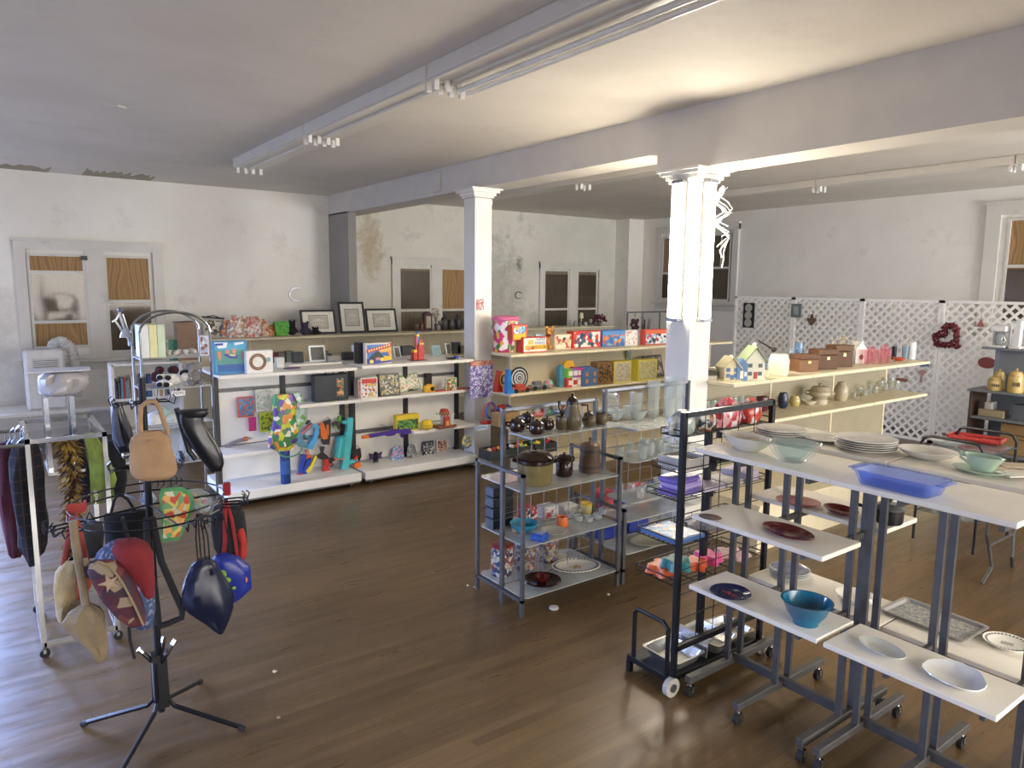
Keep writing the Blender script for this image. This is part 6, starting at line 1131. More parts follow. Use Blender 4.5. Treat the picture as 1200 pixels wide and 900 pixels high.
# ------------------------------------------------------------------ things on the lattice and the grey unit
def decor():
    Yp = 11.375
    it = It('wall_plaque', 'black plaque with three pale round plates on the lattice', 'plaque', 877, 384, 0, Y=Yp); W, H = it.W(13)/2, it.H(29); b = MB(); b.box(-W, -.02, 0, W, 0, H, .005); b.mat(1)
    for k in range(3): b.disc((0, -.024, H*(.2+.3*k)), W*.62, .012)
    it.one(b, [BLACK, mt('#a8a59a')])
    it = It('wall_plaque', 'small grey green plaque with an arched panel on the lattice', 'plaque', 933, 372, 0, Y=Yp); W, H = it.W(12)/2, it.H(16); b = MB(); b.box(-W, -.02, 0, W, 0, H, .005); b.mat(1).box(-W*.45, -.024, H*.2, W*.45, -.02, H*.8, .01); it.one(b, [mt('#6a7472'), mt('#98a09a')])
    it = It('wall_plaque', 'brown three lobed leaf plaque on the lattice', 'plaque', 951, 382, 0, Y=Yp); k = it.H(1); b = MB(); b.prism([(0, 0), (k*3, k*3), (k*6, k*7), (k*5, k*10), (k*2.5, k*8), (k*1, k*14), (-k*1, k*14), (-k*2.5, k*8), (-k*5, k*10), (-k*6, k*7), (-k*3, k*3)], -.015, 0); it.one(b, mt('#5f4a3c'))
    it = It('heart_wreath', 'dark red heart shaped wreath hanging on the lattice', 'wreath', 1112, 396, 0, Y=Yp-.03); k = it.H(1); r = random.Random(1); b = MB(); q = MB(); pts = []
    for i in range(64):
        t = 2*PI*i/64; X = 16*math.sin(t)**3; Z = 13*math.cos(t)-5*math.cos(2*t)-2*math.cos(3*t)-math.cos(4*t); pts.append((X*k*.82, Z*k*.82+k*1.5))
    b.tube([(x, 0, z) for x, z in pts], k*3.3, 8, True); 
    for x, z in pts:
        for _ in range(5): b.ell((x+r.uniform(-1, 1)*k*3.2, r.uniform(-.05, .02), z+r.uniform(-1, 1)*k*3.2), k*r.uniform(.8, 1.5), 6, 4)
        if r.random() < .5: q.ell((x+r.uniform(-1, 1)*k*3, -.06, z+r.uniform(-1, 1)*k*3), k*.45, 5, 4)
    it.part('wreath_body', b, mt('#5f1620', .6)); it.part('berries', q, mt('#c9a8a0', .3)); it.t.rotation_euler = (0, R(-48), 0)
    it = It('hanging_ornament', 'small pink and red hanging ornament on a string high on the lattice', 'ornament', 1149, 383, 0, Y=Yp); k = it.H(1); b = MB(); b.prism([(-4*k, 0), (4*k, 0), (3*k, 3*k), (0, 9*k), (-3*k, 3*k)], -.01, .01); b.tube([(0, 0, 9*k), (0, 0, 22*k)], .003, 4); it.one(b, mt('#a8685f'))
    it = It('wall_plaque', 'oval reddish brown plaque beside the grey shelf unit', 'plaque', 1156, 431, 0, Y=Yp); k = it.H(1); b = MB(); b.lathe([(0, 0), (9*k, 0), (9.5*k, .01), (8*k, .02), (0, .022)], 20); o = it.one(b, mt('#8a3f34', .5)); o.location.z += 6*k; o.rotation_euler = (R(90), 0, 0); o.scale = (1, .7, 1)
    it = It('hanging_ornament', 'blue fish shaped ornament on the lattice by the gondola end', 'ornament', 1081, 430, 0, Y=Yp); k = it.H(1); b = MB(); b.prism([(-6*k, 3*k), (0, 0), (5*k, 2*k), (7*k, 0), (7*k, 6*k), (5*k, 4*k), (0, 6*k)], -.012, 0); it.one(b, mt('#4f6f98'))
    it = It('hanging_ornament', 'red and white bird ornament below the blue fish', 'ornament', 1079, 444, 0, Y=Yp); k = it.H(1); b = MB(); b.prism([(-5*k, 8*k), (0, 4*k), (-1*k, -4*k), (1*k, -4*k), (2*k, 4*k), (6*k, 9*k), (1*k, 11*k)], -.012, 0); it.one(b, mt('#b08a80'))
    it = It('hanging_ornament', 'flat brown boat shaped ornament low on the lattice', 'ornament', 1057, 447, 0, Y=Yp); k = it.H(1); b = MB(); b.prism([(-7*k, 3*k), (-5*k, 0), (5*k, 0), (7*k, 3*k), (0, 4*k)], -.03, 0); it.one(b, mt('#8a5a42'))
    it = It('coffee_maker', 'white drip coffee maker on the top of the grey shelf unit', 'coffee maker', 1171, 407, 0, Y=10.85); it.p.z = 1.541; W, H = it.W(19)/2, it.H(26); b = MB(); b.box(-W, -.1, 0, W, .1, H*.12, .01); b.box(-W, .0, H*.1, W, .1, H*.8, .01); b.box(-W, -.1, H*.72, W, .1, H, .012); it.part('body', b, mt('#d9d7d2', .35)); b = MB(); b.lathe(sc(POT, W*.7, H*.55), 16, 1, 1, (0, -.04, H*.13)); it.part('carafe', b, glass('#a8b0b0', .3), True); b = MB(); b.tube([(W*.6, -.06, H*.25), (W*.95, -.07, H*.35), (W*.6, -.06, H*.55)], .008, 6); it.part('handle', b, WHITE)
    it = It('appliance', 'tall white appliance on an angled foot beside the coffee maker', 'appliance', 1190, 408, 0, Y=10.85); it.p.z = 1.541; W, H = it.W(9)/2, it.H(33); b = MB(); b.box(-W*1.3, -.08, 0, W*1.6, .08, .03, .005); b.prism([(-W*.8, .03), (W, .03), (W*1.2, H), (-W*.1, H)], -.05, .06); it.one(b, mt('#d6d4ce', .35))
    for l, x, y, w_, h_, sz in (('lowest squat yellow lidded canister at the front of the grey shelf', 1165, 461, 19, 12, 0), ('yellow lidded canister at the back of the group', 1170, 452, 17, 16, 1), ('large yellow lidded canister at the right edge', 1189, 462, 20, 19, 0), ('yellow canister half hidden at the far right', 1199, 453, 16, 16, 1)):
        ves('canister', l, 'canister', x, y, w_, h_, [(0, 0), (.95, 0), (1, .1), (.95, .9), (.9, 1), (0, 1)], mt('#c9ad6c', .35), None, 'yellow ceramic canisters', [('lid', lidf(1.0, .45, .85, .16), mt('#c4a766', .35)), ('printed_word', lambda q, r, h: [q.box(-r*.4+i*r*.25, -r*1.02, h*.4, -r*.4+i*r*.25+r*.15, -r*.93, h*.65) for i in range(4)], mt('#5a4a30'))], Y=10.73+.18*sz).t.location.z = .982
    for l, x, y, w_, h_, c_, z in (('pile of pale books on the lower grey shelf', 1160, 505, 30, 8, '#a89878', .621), ('white card on the pile of books', 1157, 497, 9, 5, '#c9c5bc', .72), ('grey kettle shaped box at the right of the lower grey shelf', 1192, 505, 16, 18, '#5a5f66', .621)):
        it = It('storage_box', l, 'box', x, y, 0, d=.1, Y=10.75); it.p.z = z; b = MB(); b.box(-it.W(w_)/2, -.08, 0, it.W(w_)/2, .08, .095 if 'pile' in l else it.H(h_), .004); it.one(b, mt(c_, .6))
    it = It('cardboard_box', 'brown printed cardboard carton on the bottom grey shelf', 'box', 1188, 552, 0, d=.2, Y=10.72); it.p.z = .162; b = MB(); b.box(-.2, -.1, 0, .3, .15, .4, .003); b.mat(1).box(-.05, -.102, .25, .2, -.1, .27); b.box(-.05, -.102, .2, .2, -.1, .215); it.one(b, [mt('#a8865a', .8), mt('#6a5238')])
    it = It('serving_tray', 'red rectangular tray lying on the serving cart', 'tray', 1144, 512, R(8), Z=.895, cx=(-2.76, -2.6), cy=(7.2, 7.4)); b = MB(); b.box(-.2, -.09, 0, .2, .09, .02, .008); b.box(-.22, -.11, .02, .22, -.09, .05, .005); b.box(-.22, .09, .02, .22, .11, .05, .005); b.box(-.22, -.11, .02, -.2, .11, .05, .005); b.box(.2, -.11, .02, .22, .11, .05, .005); it.one(b, mt('#a83226', .35))
    it = It('glass_dish', 'shallow clear oval dish on the serving cart', 'dish', 1110, 522, None, Z=.895, cx=(-2.85, -2.6), cy=(6.85, 7.0)); b = MB(); b.lathe(sc(BOWL, .14, .05), 20, 1, .7); it.one(b, glass('#c9cfcc', .3), True)
    for i, (x, y, c_) in enumerate(((1180, 552, '#c9b8a0'), (1192, 546, '#b8a890'), (1190, 556, '#d6d0c4'))):
        it = It('magazine', ('tan magazine', 'brown magazine', 'white magazine')[i]+' lying on the far end of the right plate rack', 'magazine', x, y, R(20+i*20), Z=1.472+.006*i); b = MB(); b.box(-.07, -.05, 0, .07, .05, .005); it.one(b, [mt(c_, .6)])
decor()
# ------------------------------------------------------------------ display unit contents
BRG = mt('#2b1a14', .15, 0, .1, 9); OLV = mt('#7d7048', .25, 0, .12, 7); CLAY = mt('#5c5138', .3, 0, .15, 14)
def display_items():
    Zt = 1.281
    def crock(l, x, y, w_):
        ves('lidded_crock', l, 'crock', x, y, w_, w_*.62, [(0, 0), (.7, 0), (.95, .2), (1, .6), (.85, .95), (0, .95)], BRG, Zt, 'small brown lidded crocks', [('lid', lidf(.9, .5, .9, .2), BRG), ('handle', handf(-1, .5, .85, .3, .12), BRG)])
    crock('small brown lidded crock nearest the left post', 606, 505, 19); crock('small brown lidded crock at the back of the four', 618, 496, 16); crock('small brown lidded crock at the front of the four', 629, 508, 19); crock('small brown lidded crock nearest the coffee pot', 641, 503, 17)
    ves('mug', 'olive brown stoneware mug before the coffee pot', 'mug', 658, 503, 15, 15, CUP, CLAY, Zt, None, [('handle', handf(1), BRG)])
    ves('coffee_pot', 'tall olive and brown stoneware coffee pot with a pointed lid', 'coffee pot', 670, 502, 24, 29, [(0, 0), (.8, 0), (1, .3), (.95, .5), (.6, .85), (.55, 1), (0, 1)], CLAY, Zt, None, [('lid', lambda q, r, h: q.lathe([(r*.6, h), (r*.62, h*1.05), (r*.35, h*1.25), (r*.12, h*1.3), (r*.15, h*1.38), (0, h*1.42)], 16), BRG), ('handle', handf(1, .35, .95, .5, .1), BRG), ('spout', lambda q, r, h: q.tube([(-r*.8, 0, h*.5), (-r*1.2, 0, h*.8), (-r*1.3, 0, h*1.1)], [r*.25, r*.16, r*.12], 8), BRG)])
    ves('sugar_bowl', 'round stoneware sugar bowl with a brown lid', 'bowl', 690, 499, 17, 13, POT, CLAY, Zt, None, [('lid', lidf(.95, .4, .7, .2), BRG)])
    ves('creamer', 'olive stoneware creamer jug, right of the sugar bowl', 'jug', 704, 497, 17, 14, POT, CLAY, Zt, None, [('rim', lambda q, r, h: q.lathe([(r*.68, h*.92), (r*.74, h*.95), (r*.74, h), (r*.6, h)], 16), BRG), ('handle', handf(1), BRG)])
    Zm = .891
    ves('slow_cooker', 'olive slow cooker with a dark brown domed lid', 'slow cooker', 627, 566, 42, 27, [(0, 0), (.85, 0), (.95, .1), (1, .9), (0, .9)], OLV, Zm, None, [('pot_rim', lambda q, r, h: q.lathe([(r*.98, h*.88), (r*1.1, h*.95), (r*1.1, h*1.08), (r*.9, h*1.1), (0, h*1.1)], 24), BRG), ('lid', lidf(1.1, .38, 1.0, .12), mt('#3a2820', .12)), ('handle', handf(-1, .9, 1.02, .22, .08), BRG), ('handle', handf(1, .9, 1.02, .22, .08), BRG), ('foot', lambda q, r, h: [q.cbox((r*.7*math.cos(a), r*.7*math.sin(a), -.0+.006), (.03, .03, .012)) for a in (-2.2, -.9)], BLACK)])
    ves('brown_jar', 'dark brown glazed jar with a lid and ear handles', 'jar', 661, 557, 20, 22, [(0, 0), (.9, 0), (1, .08), (1, .7), (.85, .8), (.9, .9), (0, .9)], BRG, Zm, None, [('lid', lidf(.9, .3, .85, .2), BRG), ('handle', handf(-1, .75, 1.0, .1, .1), BRG), ('handle', handf(1, .75, 1.0, .1, .1), BRG)])
    ves('wooden_bucket', 'brown staved wooden bucket with a knobbed lid', 'bucket', 691, 552, 26, 31, [(0, 0), (1, 0), (1, .04), (.86, 1), (.8, 1), (.8, .96), (0, .96)], mt('#59422f', .6, 0, .25, 20), Zm, None, [('lid', lambda q, r, h: q.lathe([(r*.84, h), (r*.7, h*1.05), (r*.3, h*1.09), (r*.12, h*1.1), (r*.14, h*1.25), (0, h*1.28)], 16), mt('#6a4c34', .5)), ('hoop', lambda q, r, h: q.lathe([(r*1.0, h*.15), (r*1.02, h*.15), (r*1.0, h*.25), (r*.97, h*.25)], 24), mt('#3f2e22')), ('hoop', lambda q, r, h: q.lathe([(r*.9, h*.75), (r*.93, h*.75), (r*.91, h*.85), (r*.88, h*.85)], 24), mt('#3f2e22'))], n=22)
    Zl = .511
    ves('plastic_bowl', 'wide turquoise plastic bowl on the third glass shelf', 'bowl', 614, 623, 34, 11, BOWL, plastic('#2f8fa8'), Zl)
    it = It('plastic_container', 'square bright blue plastic container with a pale lid', 'container', 630, 634, R(20), d=.06, Z=Zl); b = MB(); b.box(-.055, -.05, 0, .055, .05, .05, .01); b.mat(1).box(-.035, -.032, .05, .035, .032, .056, .005); it.one(b, [plastic('#2350a8'), plastic('#8a9ab8')])
    ves('plastic_cup', 'orange plastic cup on the third glass shelf', 'cup', 659, 617, 14, 12, CUP, plastic('#d9692a'), Zl)
    ves('glass_plate', 'scalloped clear and white plate left of the orange cup', 'plate', 649, 624, 32, .02, PLATE, glass('#d9dcd4', .45), Zl)
    ves('plastic_cup', 'yellow rimmed cream cup at the back of the third shelf', 'cup', 687, 602, 14, 13, CUP, plastic('#cdbb7a'), Zl, None, [('rim', lambda q, r, h: q.lathe([(r*1.0, h*.85), (r*1.03, h*.88), (r*1.02, h), (r*.9, h)], 16), plastic('#d9b12f'))])
    for i, (x, y) in enumerate(((668, 606), (678, 610), (690, 611), (700, 608), (706, 602))): ves('small_glass', 'tiny clear glass dish on the third glass shelf near the yellow cup', 'glass', x, y, 11, 6, CUP, glass('#e0e6e4', .25), Zl, 'tiny clear glass dishes near the yellow cup', n=14)
    # left half, behind the grid
    for i in range(4):
        b = MB(); b.box(-.09, -.06, 0, .09, .06, .075, .008); b.mat(1).box(-.092, -.062, .07, .092, .062, .078, .002)
        o = b.build('food_tray', [plastic('#15171c'), mt('#3f444c', .4)], None, loc=(-4.24, 2.99, .513+i*.08), rot=PX); tag(o, 'black tray at the %s of the stack behind the left post' % ('bottom', 'lower middle', 'upper middle', 'top')[i], 'tray', 'stack of black trays')
    for l, y, w_, h_, c1, cs in (('small red and black boxed item behind the wire grid', 3.22, .12, .13, '#a83a34', ['#a83a34', '#d0ccc4', '#2a2a2e']), ('white toy vehicle with red parts behind the wire grid', 3.42, .14, .1, '#c9c6be', ['#c9c6be', '#b03a34', '#8f8d88']), ('pale grey folded box behind the wire grid', 3.62, .16, .07, '#b8b4aa', ['#b8b4aa', '#a8a49a'])):
        b = MB(); b.box(-w_/2, -.06, 0, w_/2, .06, h_, .01); b.mat(1).box(-w_/2+.01, -.062, .01, w_/2-.01, -.06, h_-.01); o = b.build('boxed_item', [mt(c1, .5), art(len(l), cs, 24)], None, loc=(-4.2, y, .513), rot=PX); tag(o, l, 'box')
    Zb = .136
    for i, (x, y, w_, h_, l) in enumerate(((588, 672, 26, 33, 'blue and white tea tin with a red lid, leftmost on the bottom shelf'), (615, 665, 26, 33, 'patterned tin second from the left on the bottom shelf'), (641, 655, 26, 33, 'patterned tin third from the left, behind the big platter'))):
        ves('storage_tin', l, 'tin', x, y, w_, h_, CYL, art(80+i, ['#3a4a6a', '#c9c2b4', '#2a3550', '#8a3a3a', '#a89f8e'] if i == 0 else ['#b8a890', '#8a4a40', '#4a5a78', '#a3977f', '#6a5a4a'], 26), Zb, None, [('lid', lambda q, r, h: q.lathe([(r*1.02, h*.97), (r*1.03, h*1.04), (r*.95, h*1.06), (0, h*1.06)], 20), mt('#8a3a38' if i == 0 else '#7a4a42', .3))])
    ves('chip_tray', 'dark brown round serving plate with a red bowl in its middle', 'plate', 635, 683, 46, .03, PLATE, mt('#2e1812', .12), Zb, None, [('center_bowl', lambda q, r, h: q.lathe(sc(BOWL, r*.38, .045), 18, 1, 1, (0, 0, .012)), mt('#5a1a18', .15))])
    it = ves('platter', 'large white oval platter with a dark dashed rim and a fruit pattern', 'platter', 675, 666, 60, .03, PLATE, mt('#d6d0bf', .25), Zb, None, [('rim_pattern', lambda q, r, h: [q.xf((r*.88*math.cos(a), r*.88*math.sin(a), h*.86), (0, 0, a)).box(-r*.05, -r*.022, 0, r*.05, r*.022, .004) for a in [i*2*PI/36 for i in range(36)]], mt('#26262c')), ('center_motif', lambda q, r, h: [q.xf((r*.3*math.cos(i*2.4)*(i/12), r*.25*math.sin(i*2.4)*(i/12), h*.36), (0, 0, i)).box(-r*.06, -r*.03, 0, r*.06, r*.03, .002) for i in range(12)], mt('#b08a4a'))])
    it.t.scale = (1, .72, 1); it.t.rotation_euler = (0, 0, R(70))
    ves('lost_lid', 'small white round plastic lid lying on the wooden floor', 'lid', 649, 713, 11, .012, CYL, mt('#d8d6d0', .4), 0.0)
    # far unit: vases and glassware
    Z2 = 1.231
    for l, x, y, w_, h_, pr, t_ in (('tall rectangular clear glass vase, left of the pair', 765, 489, 17, 42, VASE, .16), ('widest tall clear glass cylinder vase beside the lit column', 789, 485, 25, 42, GLASS_, .16), ('short square clear glass vase in front of the widest vase', 784, 488, 15, 22, GLASS_, .22), ('clear glass hurricane vase near the left tall vase', 745, 490, 18, 30, VASE, .12)):
        ves('glass_vase', l, 'vase', x, y, w_, h_, pr, glass('#e2e8e4', t_), Z2)
    ves('apothecary_jar', 'clear glass jar with a stacked glass lid', 'jar', 717, 484, 17, 20, JAR, glass('#dfe4e0', .2), Z2, None, [('lid', lambda q, r, h: q.lathe([(r*.8, h), (r*.85, h*1.1), (r*.5, h*1.2), (r*.6, h*1.3), (0, h*1.35)], 16), glass('#e6eae6', .35))])
    for i, (x, y) in enumerate(((708, 489), (722, 492), (734, 491), (748, 492), (738, 486))): ves('glass_bowl', 'low clear glass bowl on the top shelf of the far display unit', 'bowl', x, y, 20, 11, BOWL, glass('#e2e8e4', .2), Z2, 'low clear glass bowls before the tall vases', n=16)
    r = random.Random(21)
    for lv, (z, n_) in enumerate(((.971, 11), (.651, 11))):
        for i in range(n_):
            pr = (WINE, GLASS_, CUP, BOWL, POT)[r.randrange(5)]; h = r.uniform(.05, .11); rad = r.uniform(.03, .05); b = MB(); b.lathe(sc(pr, rad, h), 14)
            o = b.build('glassware', glass('#dfe5e0', .22), None, True, loc=(-3.98+.14*(i % 2)+r.uniform(-.03, .03), 3.98+.068*i, z)); tag(o, 'clear glass piece on the %s glass shelf of the far display unit' % ('second', 'third')[lv], 'glass', 'clear glassware on the %s shelf of the far display unit' % ('second', 'third')[lv])
    for i, (y, c_, nm, h) in enumerate(((4.0, '#a83a44', 'red', .14), (4.2, '#2a3f8a', 'dark blue', .1), (4.42, '#b8405a', 'pink red', .12), (4.62, '#2f4a9a', 'blue', .1))):
        b = MB(); b.box(-.08, -.07, 0, .08, .07, h, .015); o = b.build('plastic_container', plastic(c_), None, loc=(-4.2, y, .501), rot=PX); tag(o, '%s plastic container behind the grid of the far display unit' % nm, 'container')
    for i, y in enumerate((3.98, 4.3)):
        b = MB(); b.box(-.12, -.1, 0, .12, .1, .1, .01); o = b.build('plastic_crate', plastic('#23347f'), None, loc=(-4.2, y+.05, .241), rot=PX); tag(o, '%s dark blue crate on the bottom shelf of the far display unit' % ('left', 'right')[i], 'crate')
    it = It('serving_platter', 'large pale oval tray on the bottom glass shelf of the far display unit', 'platter', 770, 635, None, Z=.241); b = MB(); b.lathe(sc(PLATE, .25, .03), 26, 1, .55); it.one(b, mt('#8f8c78', .3), True).rotation_euler = (0, 0, R(80))
display_items()

# ------------------------------------------------------------------ wire rack contents
def wire_items():
    def bag(l, x, y, sx, sy, h, z, cols, seed, sc_=18):
        b = MB(); b.loft([(0, sx*.8, sy*.8), (h*.3, sx, sy), (h*.7, sx*.85, sy*.85), (h, sx*.3, sy*.3)], 20, .16, seed); o = b.build('plastic_bag', art(seed, cols, sc_, .2), None, True, loc=(x, y, z)); return tag(o, l, 'bag')
    z = 1.494
    bag('white and pale green filled plastic bag, front of the top wire tier', -2.61, 3.08, .06, .09, .13, z, ['#c9cfc6', '#b0b8b0', '#dfe0da', '#9aa89f'], 91); bag('clear bag of brown and white pieces, middle of the top wire tier', -2.61, 3.27, .06, .08, .12, z, ['#d0ccc2', '#8a5a40', '#b8b2a8', '#3a3f44'], 92)
    bag('pink and red patterned plastic bag on the top wire tier', -2.61, 3.47, .06, .11, .17, z, ['#c9787f', '#e0d2d0', '#b8434a', '#d9a8a8'], 93); bag('bright red bag at the far end of the top wire tier', -2.61, 3.69, .06, .08, .15, z, ['#b83a34', '#c95a48', '#d8ccc4'], 94)
    b = MB(); b.box(-.05, -.09, 0, .05, .09, .04, .006); o = b.build('tissue_box', [mt('#d0d0d4')], None, loc=(-2.73+.06, 3.09, 1.494+.135)); bpy.data.objects.remove(o)
    b = MB(); b.box(-.1, -.1, 0, .1, .1, .01); b.box(-.1, -.1, .01, -.09, .1, .06); b.box(.09, -.1, .01, .1, .1, .06); b.box(-.09, -.1, .01, .09, -.09, .06); b.box(-.09, .09, .01, .09, .1, .06); o = b.build('cardboard_tray', mt('#b9b6b0', .7), None, loc=(-2.64, 3.14, 1.294)); tag(o, 'grey open carton tray with loose paper on the second wire tier', 'tray')
    for i in range(5):
        r = random.Random(i); b = MB(); b.box(-.05, -.03, 0, .05, .03, .004); o = b.build('leaflet', mt(('#d8d6d0', '#4a4a50', '#c0bdb4', '#8a6a50', '#dfdcd6')[i], .6), None, loc=(-2.64+r.uniform(-.02, .02), 3.12+r.uniform(-.03, .03), 1.308+.009*i), rot=(R(6), R(5), r.uniform(0, 3))); tag(o, '%s loose leaflet in the grey carton tray' % ('white', 'black', 'pale grey', 'brown', 'cream')[i], 'paper', 'loose leaflets in the grey carton tray')
    b = MB(); b.lathe([(0, 0), (.07, 0), (.09, .02), (.085, .025), (0, .012)], 20); o = b.build('dark_bowl', mt('#2a2522', .3), None, True, loc=(-2.63, 3.45, 1.294)); tag(o, 'dark shallow bowl on the second wire tier', 'bowl')
    for i in range(3):
        b = MB(); b.box(-.08, -.1, 0, .08, .1, .035, .012); o = b.build('storage_container', plastic(('#8a78c4', '#b9a8dc', '#7f6cc0')[i]), None, loc=(-2.65, 3.12+.02*(i % 2), 1.134+.036*i), rot=R(4*i)); tag(o, 'purple plastic food container, %s of its stack on the third wire tier' % ('bottom', 'middle', 'top')[i], 'container', 'stack of purple containers')
    for i, (y, w_, c_, l) in enumerate(((3.34, .09, '#cfc6d4', 'pale lilac pad of paper on the third wire tier'), (3.52, .08, '#c9c6c0', 'white paper stack on the third wire tier'), (3.68, .07, '#bfb4c8', 'lilac and white wrapped stack at the far end of the third wire tier'))):
        b = MB(); b.box(-.09, -w_, 0, .09, w_, .03+.03*(i == 2), .004); o = b.build('paper_stack', mt(c_, .7), None, loc=(-2.65, y, 1.134), rot=R(5*i-4)); tag(o, l, 'paper')
    b = MB(); b.box(-.14, -.12, 0, .14, .12, .025, .004); b.mat(1).box(-.12, -.1, .025, .12, .1, .027); o = b.build('picture_book', [mt('#4a6fa8'), art(95, ['#c9a27a', '#5a8ab8', '#d8d2c6', '#7fa0c0'], 14)], None, loc=(-2.69, 3.13, .874)); tag(o, 'blue bordered picture book lying on the fourth wire tier', 'book')
    b = MB(); b.loft([(0, .1, .12), (.03, .12, .14), (.06, .08, .1)], 18, .2, 4); o = b.build('foil_bag', mt('#c9c9c6', .25, .6), None, True, loc=(-2.67, 3.42, .874)); tag(o, 'crumpled silver bag on the fourth wire tier', 'bag')
    b = MB(); b.box(-.1, -.1, 0, .1, .1, .03, .003); o = b.build('paper_stack', mt('#d0d2cc', .7), None, loc=(-2.67, 3.66, .874), rot=.2); tag(o, 'stack of white leaflets at the far end of the fourth wire tier', 'paper')
    for i, (x, y, c_, l, s) in enumerate(((-2.72, 3.1, '#d9652f', 'bright orange plastic cookie cutter pile on the lowest wire tier', .09), (-2.66, 3.12, '#2a7f78', 'teal plastic mould in front of the orange one', .08), (-2.66, 3.3, '#d95a2a', 'second orange plastic mould on the lowest wire tier', .07), (-2.68, 3.45, '#d9508a', 'hot pink plastic mould on the lowest wire tier', .08), (-2.66, 3.66, '#c9a8a4', 'pale pink flowered cloth at the far end of the lowest wire tier', .1))):
        b = MB(); ps = [(s*(1+.22*math.sin(5*a+i))*math.cos(a), s*(1+.22*math.sin(5*a+i))*math.sin(a)) for a in [k*2*PI/40 for k in range(40)]]; k = 40; h = .05 if i < 4 else .02
        b.add([(p, q, 0) for p, q in ps]+[(p*.85, q*.85, h) for p, q in ps], [tuple(range(k-1, -1, -1)), tuple(range(k, 2*k))]+[(j, (j+1) % k, (j+1) % k+k, j+k) for j in range(k)]); o = b.build('plastic_mould' if i < 4 else 'folded_cloth', plastic(c_) if i < 4 else cloth(c_), None, False, loc=(x+.02*(i == 1), y+(.0 if i else -.0), .644+(.051 if i == 1 else 0))); tag(o, l, 'mould' if i < 4 else 'cloth')
    ALU = mt('#c3c2be', .22, .85, .06)
    for i, (x, y, z, w_, d_, h, l, rt) in enumerate(((-2.67, 3.16, .106, .13, .12, .06, 'large shallow aluminium roasting pan on the rack base', 0), (-2.67, 3.48, .106, .14, .11, .07, 'deep aluminium pan behind the shallow one on the rack base', .1), (-2.68, 3.7, .106, .12, .09, .05, 'small aluminium tray at the far end of the rack base', -.1))):
        def rr(a, c, n=6, q=.03):
            out = []
            for cx_, cy_, a0 in ((a-q, c-q, 0), (-a+q, c-q, 90), (-a+q, -c+q, 180), (a-q, -c+q, 270)):
                for t_ in range(n): an = R(a0+t_*90/(n-1)); out.append((cx_+q*math.cos(an), cy_+q*math.sin(an)))
            return out
        L0, L1, L2 = rr(w_*.8, d_*.8), rr(w_, d_), rr(w_+.012, d_+.012); L3 = rr(w_*.97, d_*.97); L4 = rr(w_*.77, d_*.77); k = len(L0)
        vs = [(a, c, 0) for a, c in L0]+[(a, c, h) for a, c in L1]+[(a, c, h+.003) for a, c in L2]+[(a, c, h+.002) for a, c in L3]+[(a, c, .004) for a, c in L4]
        fs = [tuple(range(k-1, -1, -1)), tuple(range(4*k, 5*k))]+[(j+m_*k, (j+1) % k+m_*k, (j+1) % k+(m_+1)*k, j+(m_+1)*k) for m_ in range(4) for j in range(k)]
        b = MB(); b.add(vs, fs); o = b.build('baking_pan', ALU, None, True, loc=(x, y, z), rot=rt); tag(o, l, 'pan')
    b = MB(); b.box(-.13, -.004, 0, .13, .004, .12, .002); b.box(-.14, -.012, .115, .14, .012, .125); o = b.build('baking_tray', ALU, None, loc=(-2.68, 3.315, .107), rot=(R(-8), 0, 0)); tag(o, 'aluminium tray standing upright between the roasting pans', 'tray')
    it_ = MB(); it_.ell((0, 0, .015), (.06, .018, .015)); o = it_.build('wooden_brush', mt('#5a4a40', .6), None, True, loc=tuple(P(832, 609, Z=1.111)), rot=R(30)); tag(o, 'small dark brown oval brush on the left plate rack', 'brush')
wire_items()

